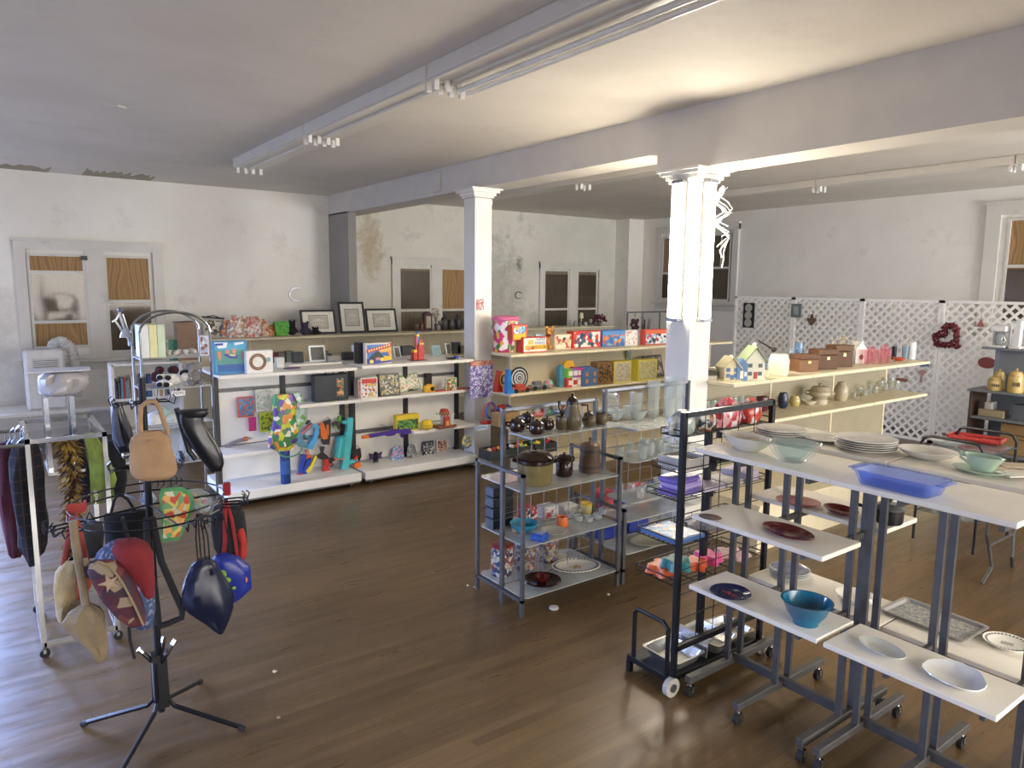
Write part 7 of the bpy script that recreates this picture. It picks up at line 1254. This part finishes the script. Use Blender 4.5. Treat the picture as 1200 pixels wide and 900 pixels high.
# ------------------------------------------------------------------ dishes on the plate racks
def dishes():
    ZT, ZM, ZB = 1.471, 1.111, .721; ZBF = .621; CH = mt('#dcd8cc', .18, 0, .03)
    def oval(nm, l, cat, x, y, w_, h, Z, prof, m, sy=.62, rot=0, extra=None, grp=None):
        it = It(nm, l, cat, x, y, 0, grp, Z=Z); r = w_; b = MB(); b.lathe(sc(prof, r, h), 30, 1, sy)
        it.part('body', b, m, True) if extra else it.one(b, m, True)
        for e in (extra or []): q = MB(); e[1](q, r, h, sy); it.part(e[0], q, e[2], True)
        o = it.t or C.objects[-1]; o.rotation_euler = (0, 0, rot); return o
    oval('casserole', 'oval cream casserole dish with end tabs, leftmost on the near top shelf', 'dish', 874, 527, .155, .075, ZT, BOWL, mt('#d8d2bf', .2), .55, R(-10), [('handle', lambda q, r, h, s: q.box(-r*1.12, -.025, h*.85, -r*.9, .025, h*.93, .004), mt('#d8d2bf', .2)), ('handle', lambda q, r, h, s: q.box(r*.9, -.025, h*.85, r*1.12, .025, h*.93, .004), mt('#d8d2bf', .2))])
    for i, (k, c_) in enumerate(((1.0, '#eef6f5'), (.84, '#e2f2f0'), (.68, '#d2edea'))):
        o = oval('mixing_bowl', ('outermost', 'middle', 'innermost')[i]+' clear glass bowl of the nested set on the near top shelf', 'bowl', 929, 540, .125*k, .09*(.95 if i else 1), ZT, [(0, 0), (.45, 0), (.52, .08), (.8, .45), (1, .97), (1.03, 1)], glass(c_, .06), 1, 0, None, 'nested clear glass bowls'); o.location.z += .006*i
    # blue glass baking dish
    it = It('baking_dish', 'rectangular cobalt blue glass baking dish with handles', 'dish', 1054, 572, R(-2), Z=ZT); BG = glass('#8aa4f2', .14)
    def rrect(a, c, q, n=5):
        out = []
        for cx_, cy_, a0 in ((a-q, c-q, 0), (-a+q, c-q, 90), (-a+q, -c+q, 180), (a-q, -c+q, 270)):
            for t_ in range(n): an = R(a0+t_*90/(n-1)); out.append((cx_+q*math.cos(an), cy_+q*math.sin(an)))
        return out
    def pan(q, loops):
        k = len(loops[0][0]); vs = [(a, c, z) for L, z in loops for a, c in L]; n = len(loops)
        q.add(vs, [tuple(range(k-1, -1, -1)), tuple(range((n-1)*k, n*k))]+[(j+m_*k, (j+1) % k+m_*k, (j+1) % k+(m_+1)*k, j+(m_+1)*k) for m_ in range(n-1) for j in range(k)])
    b = MB(); pan(b, [(rrect(.145, .075, .03), 0), (rrect(.165, .09, .03), .055), (rrect(.172, .097, .03), .058), (rrect(.172, .097, .03), .064), (rrect(.158, .083, .03), .062), (rrect(.138, .068, .03), .008)]); it.part('body', b, BG, True)
    for s in (-1, 1): b = MB(); b.box(min(s*.165, s*.2), -.06, .055, max(s*.165, s*.2), .06, .063, .004); it.part('handle', b, BG)
    def stack(nm, l, grp, x, y, r, n, Z, m, dz=.011, sy=1, lab=None):
        for i in range(n):
            it = It(nm, l, 'plate', x, y, 0, grp, Z=Z); b = MB(); b.lathe(sc(PLATE, r, .022), 32, 1, sy); pos = 'topmost' if i == n-1 else 'bottom' if i == 0 else 'middle'
            it.label = '%s %s' % (pos, l); o = it.one(b, m, True); o.location.z += dz*i
    stack('dinner_plate', 'pale plate of the left stack on the far top shelf', 'left stack of plates', 915, 510, .135, 3, ZT, CH)
    stack('dinner_plate', 'white plate of the big stack on the far top shelf', 'big stack of plates', 1014, 527, .15, 5, ZT, mt('#cfcbc2', .18))
    oval('salad_plate', 'single scalloped white plate between the two stacks', 'plate', 966, 516, .12, .018, ZT, PLATE, CH, .9)
    oval('serving_bowl', 'shallow white oval serving bowl on the far top shelf', 'bowl', 1086, 537, .14, .045, ZT, BOWL, CH, .8)
    JADE = mt('#a9bfa8', .15, 0, .03)
    oval('saucer', 'jade green saucer under the gravy boat', 'saucer', 1146, 554, .115, .02, ZT, PLATE, JADE, .7, R(-12))
    it = It('gravy_boat', 'jade green gravy boat on its saucer', 'gravy boat', 1150, 551, R(-12), Z=ZT+.014); b = MB(); b.loft([(0, .045, .03), (.02, .06, .038), (.05, .075, .045, .005), (.07, .09, .045, .012), (.066, .085, .04, .012), (.02, .05, .03)], 20); it.part('body', b, JADE, True); b = MB(); b.tube([(-.06, 0, .05), (-.1, 0, .065), (-.1, 0, .04), (-.06, 0, .02)], .006, 6); it.part('handle', b, JADE)
    oval('serving_platter', 'glossy dark red oval platter on the near middle shelf', 'platter', 923, 626, .145, .02, ZM, PLATE, mt('#5a1a1c', .12), .62, R(-12))
    oval('serving_plate', 'square edged pink clay plate on the far middle shelf', 'plate', 935, 590, .12, .02, ZM, PLATE, mt('#a5605a', .3), .75, R(20))
    oval('serving_dish', 'ruffled dark red dish on the far middle shelf', 'dish', 985, 602, .1, .03, ZM, BOWL, mt('#6a1f22', .15), .7, R(-15))
    it = It('cooking_pot', 'black cooking pot with a glass lid on the far middle shelf', 'pot', 1041, 612, None, Z=ZM); b = MB(); b.lathe([(0, 0), (.062, 0), (.068, .01), (.07, .075), (0, .075)], 24); it.part('body', b, mt('#16171a', .25), True); b = MB(); b.lathe([(.073, .075), (.074, .082), (.05, .1), (0, .106)], 24); it.part('lid', b, glass('#8a9090', .4), True); b = MB(); b.lathe([(.012, .105), (.01, .115), (.022, .125), (.02, .135), (0, .138)], 12); it.part('lid_knob', b, BLACK, True); b = MB(); b.tube([(-.065, 0, .06), (-.16, .02, .068)], .009, 8); it.part('handle', b, BLACK)
    oval('dinner_plate', 'dark navy plate with a small red motif on the near lower shelf', 'plate', 856, 697, .105, .02, ZB, PLATE, mt('#1e2548', .15), 1, 0, [('red_motif', lambda q, r, h, s: [q.xf((r*.14*i-.03, r*.1*(i % 2)-.01, h*.36), (0, 0, i)).box(-.014, -.004, 0, .014, .004, .002) for i in range(5)], mt('#9a2f3a'))])
    oval('mixing_bowl', 'deep teal blue bowl with a pouring lip on the near lower shelf', 'bowl', 944, 730, .115, .115, ZB, [(0, 0), (.5, 0), (.52, .12), (.8, .5), (.98, .95), (1.05, 1), (.95, 1), (.75, .52), (.45, .15), (0, .14)], mt('#17607f', .12), .95, 0, [('pouring_lip', lambda q, r, h, s: q.prism([(r*.9, h*.93), (r*1.18, h*1.0), (r*.9, h*.99)], -.02, .02), mt('#17607f', .12))])
    stack('dinner_plate', 'blue rimmed white plate of the stack on the far lower shelf', 'stack of blue rimmed plates', 925, 674, .115, 3, ZBF, mt('#c6c6c4', .18), .011)
    it = It('x', '', '', 925, 674, 0, Z=ZBF); b = MB(); b.lathe([(.088, .0), (.105, .0075), (.1, .0095), (.086, .003)], 32); o = b.build('rim_band', mt('#6a6f84', .2), [q for q in C.objects if q.name.startswith('dinner_plate')][-1], True); o.location = (0, 0, .0155)
    oval('serving_bowl', 'plain white shallow bowl on the far lower shelf', 'bowl', 1003, 706, .115, .045, ZBF, BOWL, CH, .85)
    it = It('serving_tray', 'rectangular tray with a grey blue floral pattern on the far lower shelf', 'tray', 1093, 728, R(-2), Z=ZBF); b = MB(); pan(b, [(rrect(.19, .12, .02), 0), (rrect(.21, .135, .02), .018), (rrect(.21, .135, .02), .022), (rrect(.195, .122, .02), .02), (rrect(.185, .115, .02), .005)]); it.part('body', b, mt('#8d8a84', .4)); b = MB(); b.box(-.18, -.11, .005, .18, .11, .0065); it.part('pattern', b, art(97, ['#7a8084', '#a09c92', '#5f686e', '#8a8f8c', '#b3ae9f'], 60))
    it = ves('dinner_plate', 'white plate ringed with dark printed words at the right edge', 'plate', 1180, 756, 62, .02, PLATE, CH, ZBF, None, [('word_ring', lambda q, r, h: [q.xf((r*.84*math.cos(a), r*.84*math.sin(a), h*.8), (0, -.2, a)).box(-r*.045, -r*.025, 0, r*.045, r*.025, .002) for a in [i*2*PI/34 for i in range(34)]], mt('#3a3d3a')), ('center_words', lambda q, r, h: [q.xf((0, 0, h*.36)).box(-r*.25, r*(.12-.12*i), 0, r*.25, r*(.14-.12*i), .002) for i in range(3)], mt('#8a8a84'))])
    oval('serving_plate', 'oval clear glass plate with a cut rim, left of the shell dish', 'plate', 1033, 763, .11, .022, ZB, PLATE, glass('#cfd2cc', .55), .6, R(-15))
    it = It('shell_dish', 'white shell shaped dish with a fluted back on the near lower shelf', 'dish', 1114, 798, R(-10), Z=ZB); b = MB(); n = 28; vs = [(0, 0, .004)]
    for k in range(n):
        a = 2*PI*k/n; e = 1+.07*abs(math.sin(a*4)) if math.sin(a) > 0 else 1; vs.append((.115*math.cos(a)*e, .085*math.sin(a)*e*(1.25 if math.sin(a) > 0 else .8), .022+.02*max(0, math.sin(a))))
    vs += [(x*.9, y*.9, z-.006) for x, y, z in vs[1:]]+[(0, 0, 0)]
    b.add([(x*.6, y*.6, .004) for x, y, z in vs[1:n+1]]+[(x, y, z) for x, y, z in vs[1:n+1]]+[(x*1.02, y*1.02, z-.004) for x, y, z in vs[1:n+1]]+[(x*.58, y*.58, 0) for x, y, z in vs[1:n+1]], [tuple(range(n)), tuple(range(4*n-1, 3*n-1, -1))]+[(j+m_*n, (j+1) % n+m_*n, (j+1) % n+(m_+1)*n, j+(m_+1)*n) for m_ in range(3) for j in range(n)])
    it.one(b, mt('#cfcfca', .15), True)
dishes()
# ------------------------------------------------------------------ bags and clothing
def plaid(c0, c1, c2):
    m, n, l, b = base('plaid_cloth'); v = coords(n, l); mx = None
    cur = None
    for ax in (0, 2):
        s = n.new('ShaderNodeSeparateXYZ'); l.new(v, s.inputs[0]); q = n.new('ShaderNodeMath'); q.operation = 'MULTIPLY'; q.inputs[1].default_value = 14; l.new(s.outputs[ax], q.inputs[0])
        f = n.new('ShaderNodeMath'); f.operation = 'FRACT'; l.new(q.outputs[0], f.inputs[0]); cur = ramp(n, l, f.outputs[0], [(0, c0), (.42, c1), (.48, c2), (.52, c1), (.6, c0)], True)
        if mx is None: mx = cur
        else:
            k = n.new('ShaderNodeMix'); k.data_type = 'RGBA'; k.blend_type = 'LIGHTEN'; k.inputs['Factor'].default_value = 1; l.new(mx, k.inputs['A']); l.new(cur, k.inputs['B']); l.new(k.outputs['Result'], b.inputs['Base Color'])
    b.inputs['Roughness'].default_value = .9; return m
class Hang(It):
    def body(s, name, rows, th, mat, wr=.08, seed=1, dy=0, pw=.85, parent=None, n=26):
        secs = []
        rows = sorted(rows, key=lambda q: -q[0])
        R2 = []
        for a, c in zip(rows, rows[1:]):               # smooth the outline between the given rows
            for k in range(3): u = k/3; R2.append(tuple(a[i]*(1-u)+c[i]*u for i in range(3)))
        R2.append(rows[-1]); y_top = rows[-1][0]; y_bot = rows[0][0]; mxw = max(q[2] for q in rows)
        for y, cx, hw in R2:
            t = (y-y_top)/(y_bot-y_top); d = th/2*min(1, .25+1.5*math.sin(PI*min(1, max(0, .08+.84*t)))**.8)*(.5+.5*hw/mxw); secs.append(((s.y0-y)*s.hz, hw*s.wx, d, (cx-s.x0)*s.wx, dy))
        b = MB(); b.loft(secs, n, wr, seed, True, pw); return s.part(name, b, mat, True, parent)
    def strap(s, name, pts, r, mat, flat=.35, parent=None, dy=0):
        b = MB(); P_ = [s.c(p[0], p[1], (p[2] if len(p) > 2 else 0)+dy) for p in pts]
        b.tube(P_, r, 8); b.v = [(x, y*1, z) for x, y, z in b.v]; return s.part(name, b, mat, True, parent)
def bags():
    h = Hang('felt_handbag', 'beige felt clasp handbag hanging high at the front of the spinner rack', 'handbag', 176, 474, X=-3.62)
    FEL = cloth('#ab8a68', .1); h.body('body', [(505, 174, 13), (512, 173, 22), (520, 173, 25), (527, 173, 24.5), (533, 174, 26), (543, 175, 28), (553, 176, 28), (559, 177, 25), (563, 178, 18)], .085, FEL, .03, 2, pw=.75)
    h.strap('handle', [(163, 508), (163, 492), (165, 476), (172, 471), (182, 471), (187, 480), (191, 495), (195, 510)], .011, FEL)
    b = MB(); b.tube([h.c(154, 521, -.03), h.c(174, 514, -.045), h.c(194, 521, -.03)], .004, 6); h.part('clasp_frame', b, FEL)
    h = Hang('leather_bag', 'black and blue leather bag hanging at the upper left of the spinner rack', 'handbag', 138, 468, X=-4.0)
    h.body('body', [(472, 137, 5), (485, 138, 8), (505, 141, 12), (520, 143, 13), (532, 144, 8)], .06, mt('#1d2028', .3), .1, 3); h.body('denim_panel', [(474, 134, 2), (490, 133, 4), (510, 135, 5), (522, 139, 4)], .05, cloth('#5a6478'), .1, 4, -.03); b = MB(); b.ell(h.c(143, 533, -.03), .02); h.part('buckle', b, CHROME, True)
    h = Hang('leather_bag', 'glossy black slanting pouch bag hanging at the right of the spinner rack', 'handbag', 226, 478, X=-3.95)
    h.body('body', [(484, 224, 14), (495, 224, 14), (508, 229, 15), (522, 237, 16), (536, 244, 15), (547, 249, 11), (555, 250, 7)], .07, mt('#16171b', .3), .06, 5); h.body('flap', [(480, 226, 19), (484, 228, 18), (490, 228, 12)], .08, mt('#1b1c20', .35), .04, 6); h.strap('strap', [(207, 478), (212, 500), (219, 530), (226, 540)], .014, mt('#1b1c20', .5), dy=.02)
    h = Hang('cloth_bib', 'green bordered bib printed with fruit hanging behind the pole', 'bib', 205, 570, X=-3.72)
    h.body('border', [(571, 200, 12), (578, 204, 19), (590, 206, 20), (605, 205, 18), (618, 201, 14), (630, 197, 12), (634, 197, 9)], .012, cloth('#4f8a5a'), .1, 7); h.body('printed_cloth', [(575, 200, 8), (582, 204, 15), (592, 205, 16), (605, 204, 14), (618, 200, 11), (629, 197, 9)], .014, art(101, ['#c9c6a8', '#b8503a', '#c9b95a', '#6a9a6a', '#c0bea0', '#d8a05a'], 20, .8), .1, 7, -.004)
    h = Hang('toy_bag', 'clear bag with orange, green and pink balls, right of the fruit bib', 'bag', 233, 572, X=-3.95); h.body('bag', [(573, 228, 8), (582, 232, 14), (592, 236, 12), (600, 238, 6)], .06, glass('#c9d0d0', .3), .1, 8)
    for i, (x, y, c_) in enumerate(((226, 580, '#d97a2f'), (230, 585, '#d98a3a'), (235, 583, '#8ab03a'), (239, 588, '#c86a9a'), (233, 591, '#9ac04a'))): b = MB(); b.ell(h.c(x, y), .018); h.part('ball', b, plastic(c_), True)
    h = Hang('plastic_bag', 'small pale blue plastic bag hanging left of the pole behind the hoop', 'bag', 173, 576, X=-4.1); h.body('bag', [(577, 173, 5), (585, 174, 9), (593, 172, 6)], .04, mt('#a9b8d0', .3), .1, 9); h.strap('loop', [(173, 577), (173, 566)], .003, STEEL)
    BC = cloth('#1a1b20', .15)
    h = Hang('tote_bag', 'large black tote bag hanging behind the hoop, left of the pole', 'handbag', 145, 590, X=-4.08); h.body('body', [(600, 146, 25), (615, 146, 26), (635, 146, 25), (648, 145, 23)], .08, BC, .05, 10); h.strap('handle', [(128, 604), (134, 585), (140, 578), (150, 586), (160, 604)], .007, BC)
    h = Hang('tote_bag', 'small charcoal grey bag at the left under the hoop', 'handbag', 105, 608, X=-3.95); h.body('body', [(613, 106, 13), (628, 107, 14), (645, 105, 13), (653, 104, 10)], .06, cloth('#3d4042'), .08, 11); h.strap('strap', [(98, 615), (105, 600), (113, 615)], .005, BC)
    h = Hang('striped_bag', 'orange, cream and purple striped bag with red straps, left of the hoop', 'handbag', 84, 604, X=-3.8); ST = art(102, ['#a8583a', '#c4b38a', '#5a3a4a', '#b8603a'], 5, .9)
    h.body('body', [(655, 86, 14), (668, 82, 22), (685, 79, 23), (705, 74, 18), (718, 68, 12), (727, 65, 6)], .08, cloth('#b5a27a'), .08, 12); h.body('striped_panel', [(655, 88, 11), (670, 90, 12), (690, 90, 11), (705, 85, 6)], .09, ST, .05, 13); h.strap('strap', [(85, 603), (78, 630), (70, 662), (66, 685)], .013, cloth('#8f3f34')); h.strap('strap', [(88, 603), (94, 635), (98, 662)], .012, cloth('#a0483a'))
    h = Hang('canvas_bag', 'beige canvas sling bag hanging lowest at the left of the spinner rack', 'handbag', 86, 606, X=-3.6); CV = cloth('#87775e', .15)
    h.strap('strap', [(85, 610), (86, 640), (90, 680), (93, 714)], .017, CV); h.body('body', [(712, 93, 7), (720, 91, 20), (728, 90, 26), (740, 93, 23), (755, 99, 17), (768, 104, 12), (780, 106, 8), (785, 106, 4)], .1, CV, .12, 14)
    h = Hang('backpack', 'child backpack in red, blue and maroon with a star print, front of the spinner rack', 'backpack', 140, 612, X=-3.52)
    h.body('body', [(637, 140, 14), (648, 138, 28), (665, 139, 36), (685, 143, 34), (705, 149, 29), (722, 154, 24), (738, 159, 15), (745, 162, 8)], .17, art(104, ['#3c4a6e', '#42527a', '#3c4a6e', '#7a8098', '#38456a'], 34, .9), .04, 15, .03)
    h.body('top_shell', [(635, 146, 14), (643, 150, 23), (655, 155, 24), (670, 161, 18), (690, 167, 11), (705, 170, 6)], .17, cloth('#7a2228', .1), .04, 16, .0)
    h.body('front_pocket', [(650, 116, 14), (662, 121, 22), (680, 130, 24), (700, 138, 22), (718, 146, 18), (733, 153, 10)], .1, art(103, ['#4a2430', '#5c2c34', '#3d2a38', '#6a3538', '#4a2430', '#8f7f6a'], 12, .8), .03, 17, -.04)
    b = MB(); ps = [h.c(x, y, -.105) for x, y in ((103, 650), (113, 645), (126, 652), (138, 672), (150, 700), (160, 728))]; b.tube(ps, .005, 6); h.part('piping', b, mt('#8a7a5a', .6), True)
    b = MB(); pts = []
    for k in range(10): a = -PI/2+k*PI/5; r_ = .045 if k % 2 == 0 else .016; pts.append((r_*math.cos(a), r_*math.sin(a)))
    c = h.c(124, 672); b.xf((c[0], 0, c[2]), (0, .3, 0)); b.prism(pts, -.1, -.092); h.part('star_patch', b, cloth('#a8907a'))
    h.strap('strap', [(150, 640), (146, 622), (144, 610)], .008, BC, dy=.05); h.strap('loose_strap', [(143, 738), (143, 755), (147, 778)], .007, BC)
    h = Hang('shoulder_strap', 'long black webbing shoulder strap looped around the pole of the spinner rack', 'strap', 176, 606, X=-3.72); h.strap('webbing', [(172, 606), (170, 660), (176, 690), (178, 735)], .016, BC); h.strap('webbing', [(178, 606), (186, 660), (200, 700), (208, 722), (207, 732), (190, 736), (177, 738)], .016, BC); b = MB(); b.ring(h.c(206, 712), .018, .003, 12, 'y'); h.part('buckle', b, CHROME)
    h = Hang('drawstring_bag', 'shiny navy drawstring sports bag with long cords, right of the pole', 'bag', 233, 600, X=-3.68)
    h.body('body', [(656, 236, 8), (662, 235, 15), (675, 234, 22), (692, 236, 29), (706, 239, 32), (718, 243, 27), (732, 248, 16), (748, 252, 3)], .13, mt('#131a33', .35), .1, 18); 
    for x in (229, 233, 238, 243): h.strap('cord', [(233+(x-236)*.4, 602), (x-1, 630), (x, 660)], .0035, BC)
    h = Hang('drawstring_bag', 'bright blue drawstring bag printed with green dinosaurs', 'bag', 262, 604, X=-3.86)
    h.body('body', [(650, 258, 8), (656, 262, 17), (668, 267, 24), (682, 269, 23), (694, 271, 20), (704, 266, 12), (710, 262, 4)], .12, mt('#1f2f8a', .4), .08, 19); b = MB()
    for x, y, r_ in ((256, 668, .03), (262, 676, .022), (254, 682, .018), (264, 694, .02), (270, 686, .012)): c = h.c(x, y, -.062); b.ell(c, (r_, .008, r_*.8), 8, 6)
    h.part('dinosaur_print', b, cloth('#7a9a3a'), True); b = MB(); c = h.c(284, 680, -.045); b.ell(c, (.012, .01, .02), 8, 6); h.part('orange_patch', b, cloth('#c9783a'), True); h.strap('cord', [(262, 604), (255, 630), (252, 660)], .003, BC); h.strap('cord', [(262, 604), (266, 630), (268, 655)], .003, BC)
    h = Hang('backpack', 'small black backpack with red sides and straps hanging at the right end', 'backpack', 266, 578, X=-4.02)
    h.body('body', [(592, 265, 14), (602, 266, 20), (620, 266, 21), (640, 267, 20), (654, 270, 15)], .13, BC, .05, 20); h.body('side_panel', [(618, 279, 5), (635, 282, 5), (650, 281, 6), (656, 278, 5)], .1, cloth('#a8302a'), .05, 21, -.02); h.strap('strap', [(264, 580), (262, 605), (261, 630), (258, 650)], .012, cloth('#8f2428'), dy=-.07); h.strap('strap', [(264, 580), (270, 605), (273, 632), (275, 655)], .01, cloth('#8f2428'), dy=-.07)
    b = MB(); b.box(-.02, -.02, -.01, .02, .02, .06, .006); q = h.part('top_loop', b, cloth('#9a2628'))
    h = Hang('red_hangers', 'bunch of red coated hooks at the left end of the hoop', 'hooks', 86, 598, X=-3.85)
    for k in range(5): h.strap('hook', [(78, 604-k*3), (88, 602-k*2.6), (99, 600-k*2), (101, 596-k*2)], .006, mt('#a8433c', .4))
    # garment rack
    h = Hang('plaid_vest', 'dark plaid vest on a hanger at the left end of the chrome garment rack', 'clothing', 27, 500, X=-5.28); PL = plaid('#191a22', '#26252c', '#50342c')
    h.body('body', [(516, 30, 8), (524, 28, 16), (540, 26, 20), (560, 27, 21), (590, 28, 19), (620, 28, 19), (642, 27, 18), (652, 28, 13), (662, 22, 4)], .12, PL, .1, 22); h.body('front_flap', [(522, 22, 5), (560, 14, 7), (600, 18, 9), (640, 22, 9), (664, 24, 4)], .05, PL, .1, 23, -.06); h.strap('hanger', [(10, 532), (18, 520), (27, 512), (38, 518), (46, 530)], .006, mt('#9fb4c8', .3)); h.strap('hanger_hook', [(27, 512), (27, 503), (23, 499), (19, 503)], .004, CHROME)
    h = Hang('hanging_garment', 'maroon garment hanging behind the plaid vest at the photo edge', 'clothing', 6, 506, X=-5.6); h.body('body', [(518, 6, 8), (530, 4, 13), (580, 3, 14), (620, 5, 12), (652, 6, 9), (657, 6, 6)], .1, cloth('#4a1c28'), .12, 24); h.strap('hanger_hook', [(6, 518), (6, 508), (10, 503)], .004, CHROME)
    h = Hang('feather_boa', 'long yellow, gold and brown ruffled boa hanging on the garment rack', 'scarf', 76, 506, X=-5.12); r = random.Random(7)
    path = [(77, 510), (79, 530), (80, 560), (79, 590), (77, 615), (73, 640), (69, 665), (68, 684)]
    b = MB(); b.tube([h.c(*p) for p in path], .02, 8); core = h.part('core', b, cloth('#3a2420'), True)
    b = MB()
    for i in range(900):
        u = r.random()*(len(path)-1.001); k = int(u); f = u-k; x = path[k][0]*(1-f)+path[k+1][0]*f; y = path[k][1]*(1-f)+path[k+1][1]*f
        a = r.uniform(0, 2*PI); rad = r.uniform(.04, .115)*(1-.35*u/(len(path)-1)); c = Vector(h.c(x, y)); d = Vector((math.cos(a), math.sin(a), -r.uniform(.2, .9))); d.normalize(); t_ = d.cross(Vector((0, 0, 1))).normalized()*.011
        b.mi = (0, 0, 1, 2, 1, 3)[r.randrange(6)]; e = c+d*rad; q = c+d*rad*.3; m_ = c+d*rad*.75+Vector((0, 0, .006)); b.add([tuple(q), tuple(m_+t_), tuple(e), tuple(m_-t_)], [(0, 1, 2, 3)])
    h.part('feathers', b, [cloth('#a88432'), cloth('#7a5a24'), cloth('#4a2c20'), cloth('#c2a96a')])
    h = Hang('scarf', 'lime green fringed scarf hanging on the garment rack', 'scarf', 106, 506, X=-5.1); h.body('cloth', [(507, 104, 5), (518, 107, 9), (535, 112, 12), (550, 116, 14), (565, 118, 15), (575, 115, 14)], .06, cloth('#8a9e4c'), .16, 25); b = MB()
    for k in range(16): x = 102+k*1.7; b.tube([h.c(x, 572), h.c(x+1, 582), h.c(x+r.uniform(-1, 1), 592)], .003, 4)
    h.part('fringe', b, cloth('#7a8c40'))
    h = Hang('hanging_garment', 'narrow navy cloth between the boa and the lime scarf', 'clothing', 93, 508, X=-5.3); h.body('body', [(509, 92, 5), (540, 94, 7), (575, 95, 7), (592, 95, 5)], .06, cloth('#1f2233'), .12, 26)
    h = Hang('hanging_garment', 'black cloth hanging at the right corner of the chrome garment rack', 'clothing', 132, 514, X=-5.28); h.body('body', [(516, 131, 6), (540, 134, 11), (565, 136, 10), (583, 134, 7)], .07, cloth('#15161c'), .12, 27)
    h = Hang('wrapped_pillow', 'crumpled pillow in clear plastic lying on top of the garment rack', 'pillow', 75, 476, X=-5.42); h.p.z = 1.582; h.y0 = 476; h.body('pillow', [(450, 76, 18), (456, 76, 29), (464, 76, 31), (472, 73, 28), (477, 72, 20)], .3, mt('#aeabaa', .25), .14, 28); b = MB(); b.box(-.18, -.1, .15, .16, .1, .158); h.part('cardboard_sheet', b, mt('#d0cfcd'))
    b = MB()
    for i, (x, y) in enumerate(((12, 506), (18, 503), (24, 505))):
        h = Hang('clothes_hanger', ('leftmost', 'middle', 'rightmost')[i]+' pale blue plastic hanger bunched at the left end of the garment rack', 'hanger', x, y, X=-5.45+.05*i); h.strap('hook', [(x, y+8), (x, y), (x+4, y-4), (x+6, y)], .004, CHROME); h.strap('arms', [(x-6, y+16), (x, y+8), (x+7, y+15), (x-6, y+16)], .005, mt('#8fa0b4', .3))
bags()
# bits of litter on the floor
for i, (x, y, s, c_) in enumerate(((556, 696-8, .006, '#d8d6d0'), (548, 686, .008, '#dedcd6'), (322, 787, .012, '#b8a080'), (326, 841, .01, '#8a7458'), (713, 697, .012, '#c9c5b8'))):
    b = MB(); b.prism([(-s, 0), (s, 0), (s*.6, s*.5), (-s*.3, s*.7)], -s, s*.8); o = b.build('paper_scrap', mt(c_, .8), None, loc=tuple(P(x, y, Z=.001)), rot=i); tag(o, ('tiny white scrap on the floor left of the glass shelves', 'small white scrap by the left leg of the glass shelves', 'tan crumb on the open floor right of the spinner legs', 'brown crumb on the open floor nearest the photo bottom', 'pale crumb on the floor at the corner of the glass shelf unit')[i], 'scrap')

# tall metal frame stand seen over the toy boxes before the right rear window
Xs = -10.6; ps = [P(735.5, 365, X=Xs), P(753, 365, X=Xs), P(773.5, 365, X=Xs)]; zt = ps[0].z
t = thing('metal_frame_stand', 'tall metal frame stand by the far corner window holding a dark red bunch', 'display stand', (Xs, ps[0].y, 0), PX)
L = ps[2].y-ps[0].y; mid = ps[1].y-ps[0].y
for u in (0, mid, L, L+.35):
    b = MB(); b.box(u-.012, -.012, 0, u+.012, .012, zt); b.build('post', CHROME, t)
for z in (zt-.02, .9, .05):
    b = MB(); b.box(0, -.01, z-.012, L+.35, .01, z+.012); b.build('crossbar', mt('#5f6064', .4, .5), t)
b = MB(); r = random.Random(11)
for k in range(30): b.ell((mid*.5+r.uniform(-.09, .09), r.uniform(-.05, .05), zt-.32+r.uniform(-.2, .14)), r.uniform(.03, .05), 7, 5)
b.tube([(mid*.5, 0, zt-.2), (mid*.5, 0, zt-.02)], .005, 5); o = b.build('dried_bunch', cloth('#4f343c'), None, True, loc=(Xs, ps[0].y, 0), rot=PX); tag(o, 'dark red dried bunch hanging in the metal frame stand', 'flowers')
b = MB()
for k in range(14): a = r.uniform(0, 6.28); b.tube([(mid*1.25, 0, .912), (mid*1.25+.05*math.cos(a), .04*math.sin(a), 1.2), (mid*1.25+.12*math.cos(a), .08*math.sin(a), zt-.1-r.uniform(0, .25))], .006, 5)
o = b.build('dried_flowers', mt('#4f4d4a', .8), None, loc=(Xs, ps[0].y, 0), rot=PX); tag(o, 'grey dried stems standing on the crossbar of the metal frame stand', 'flowers')
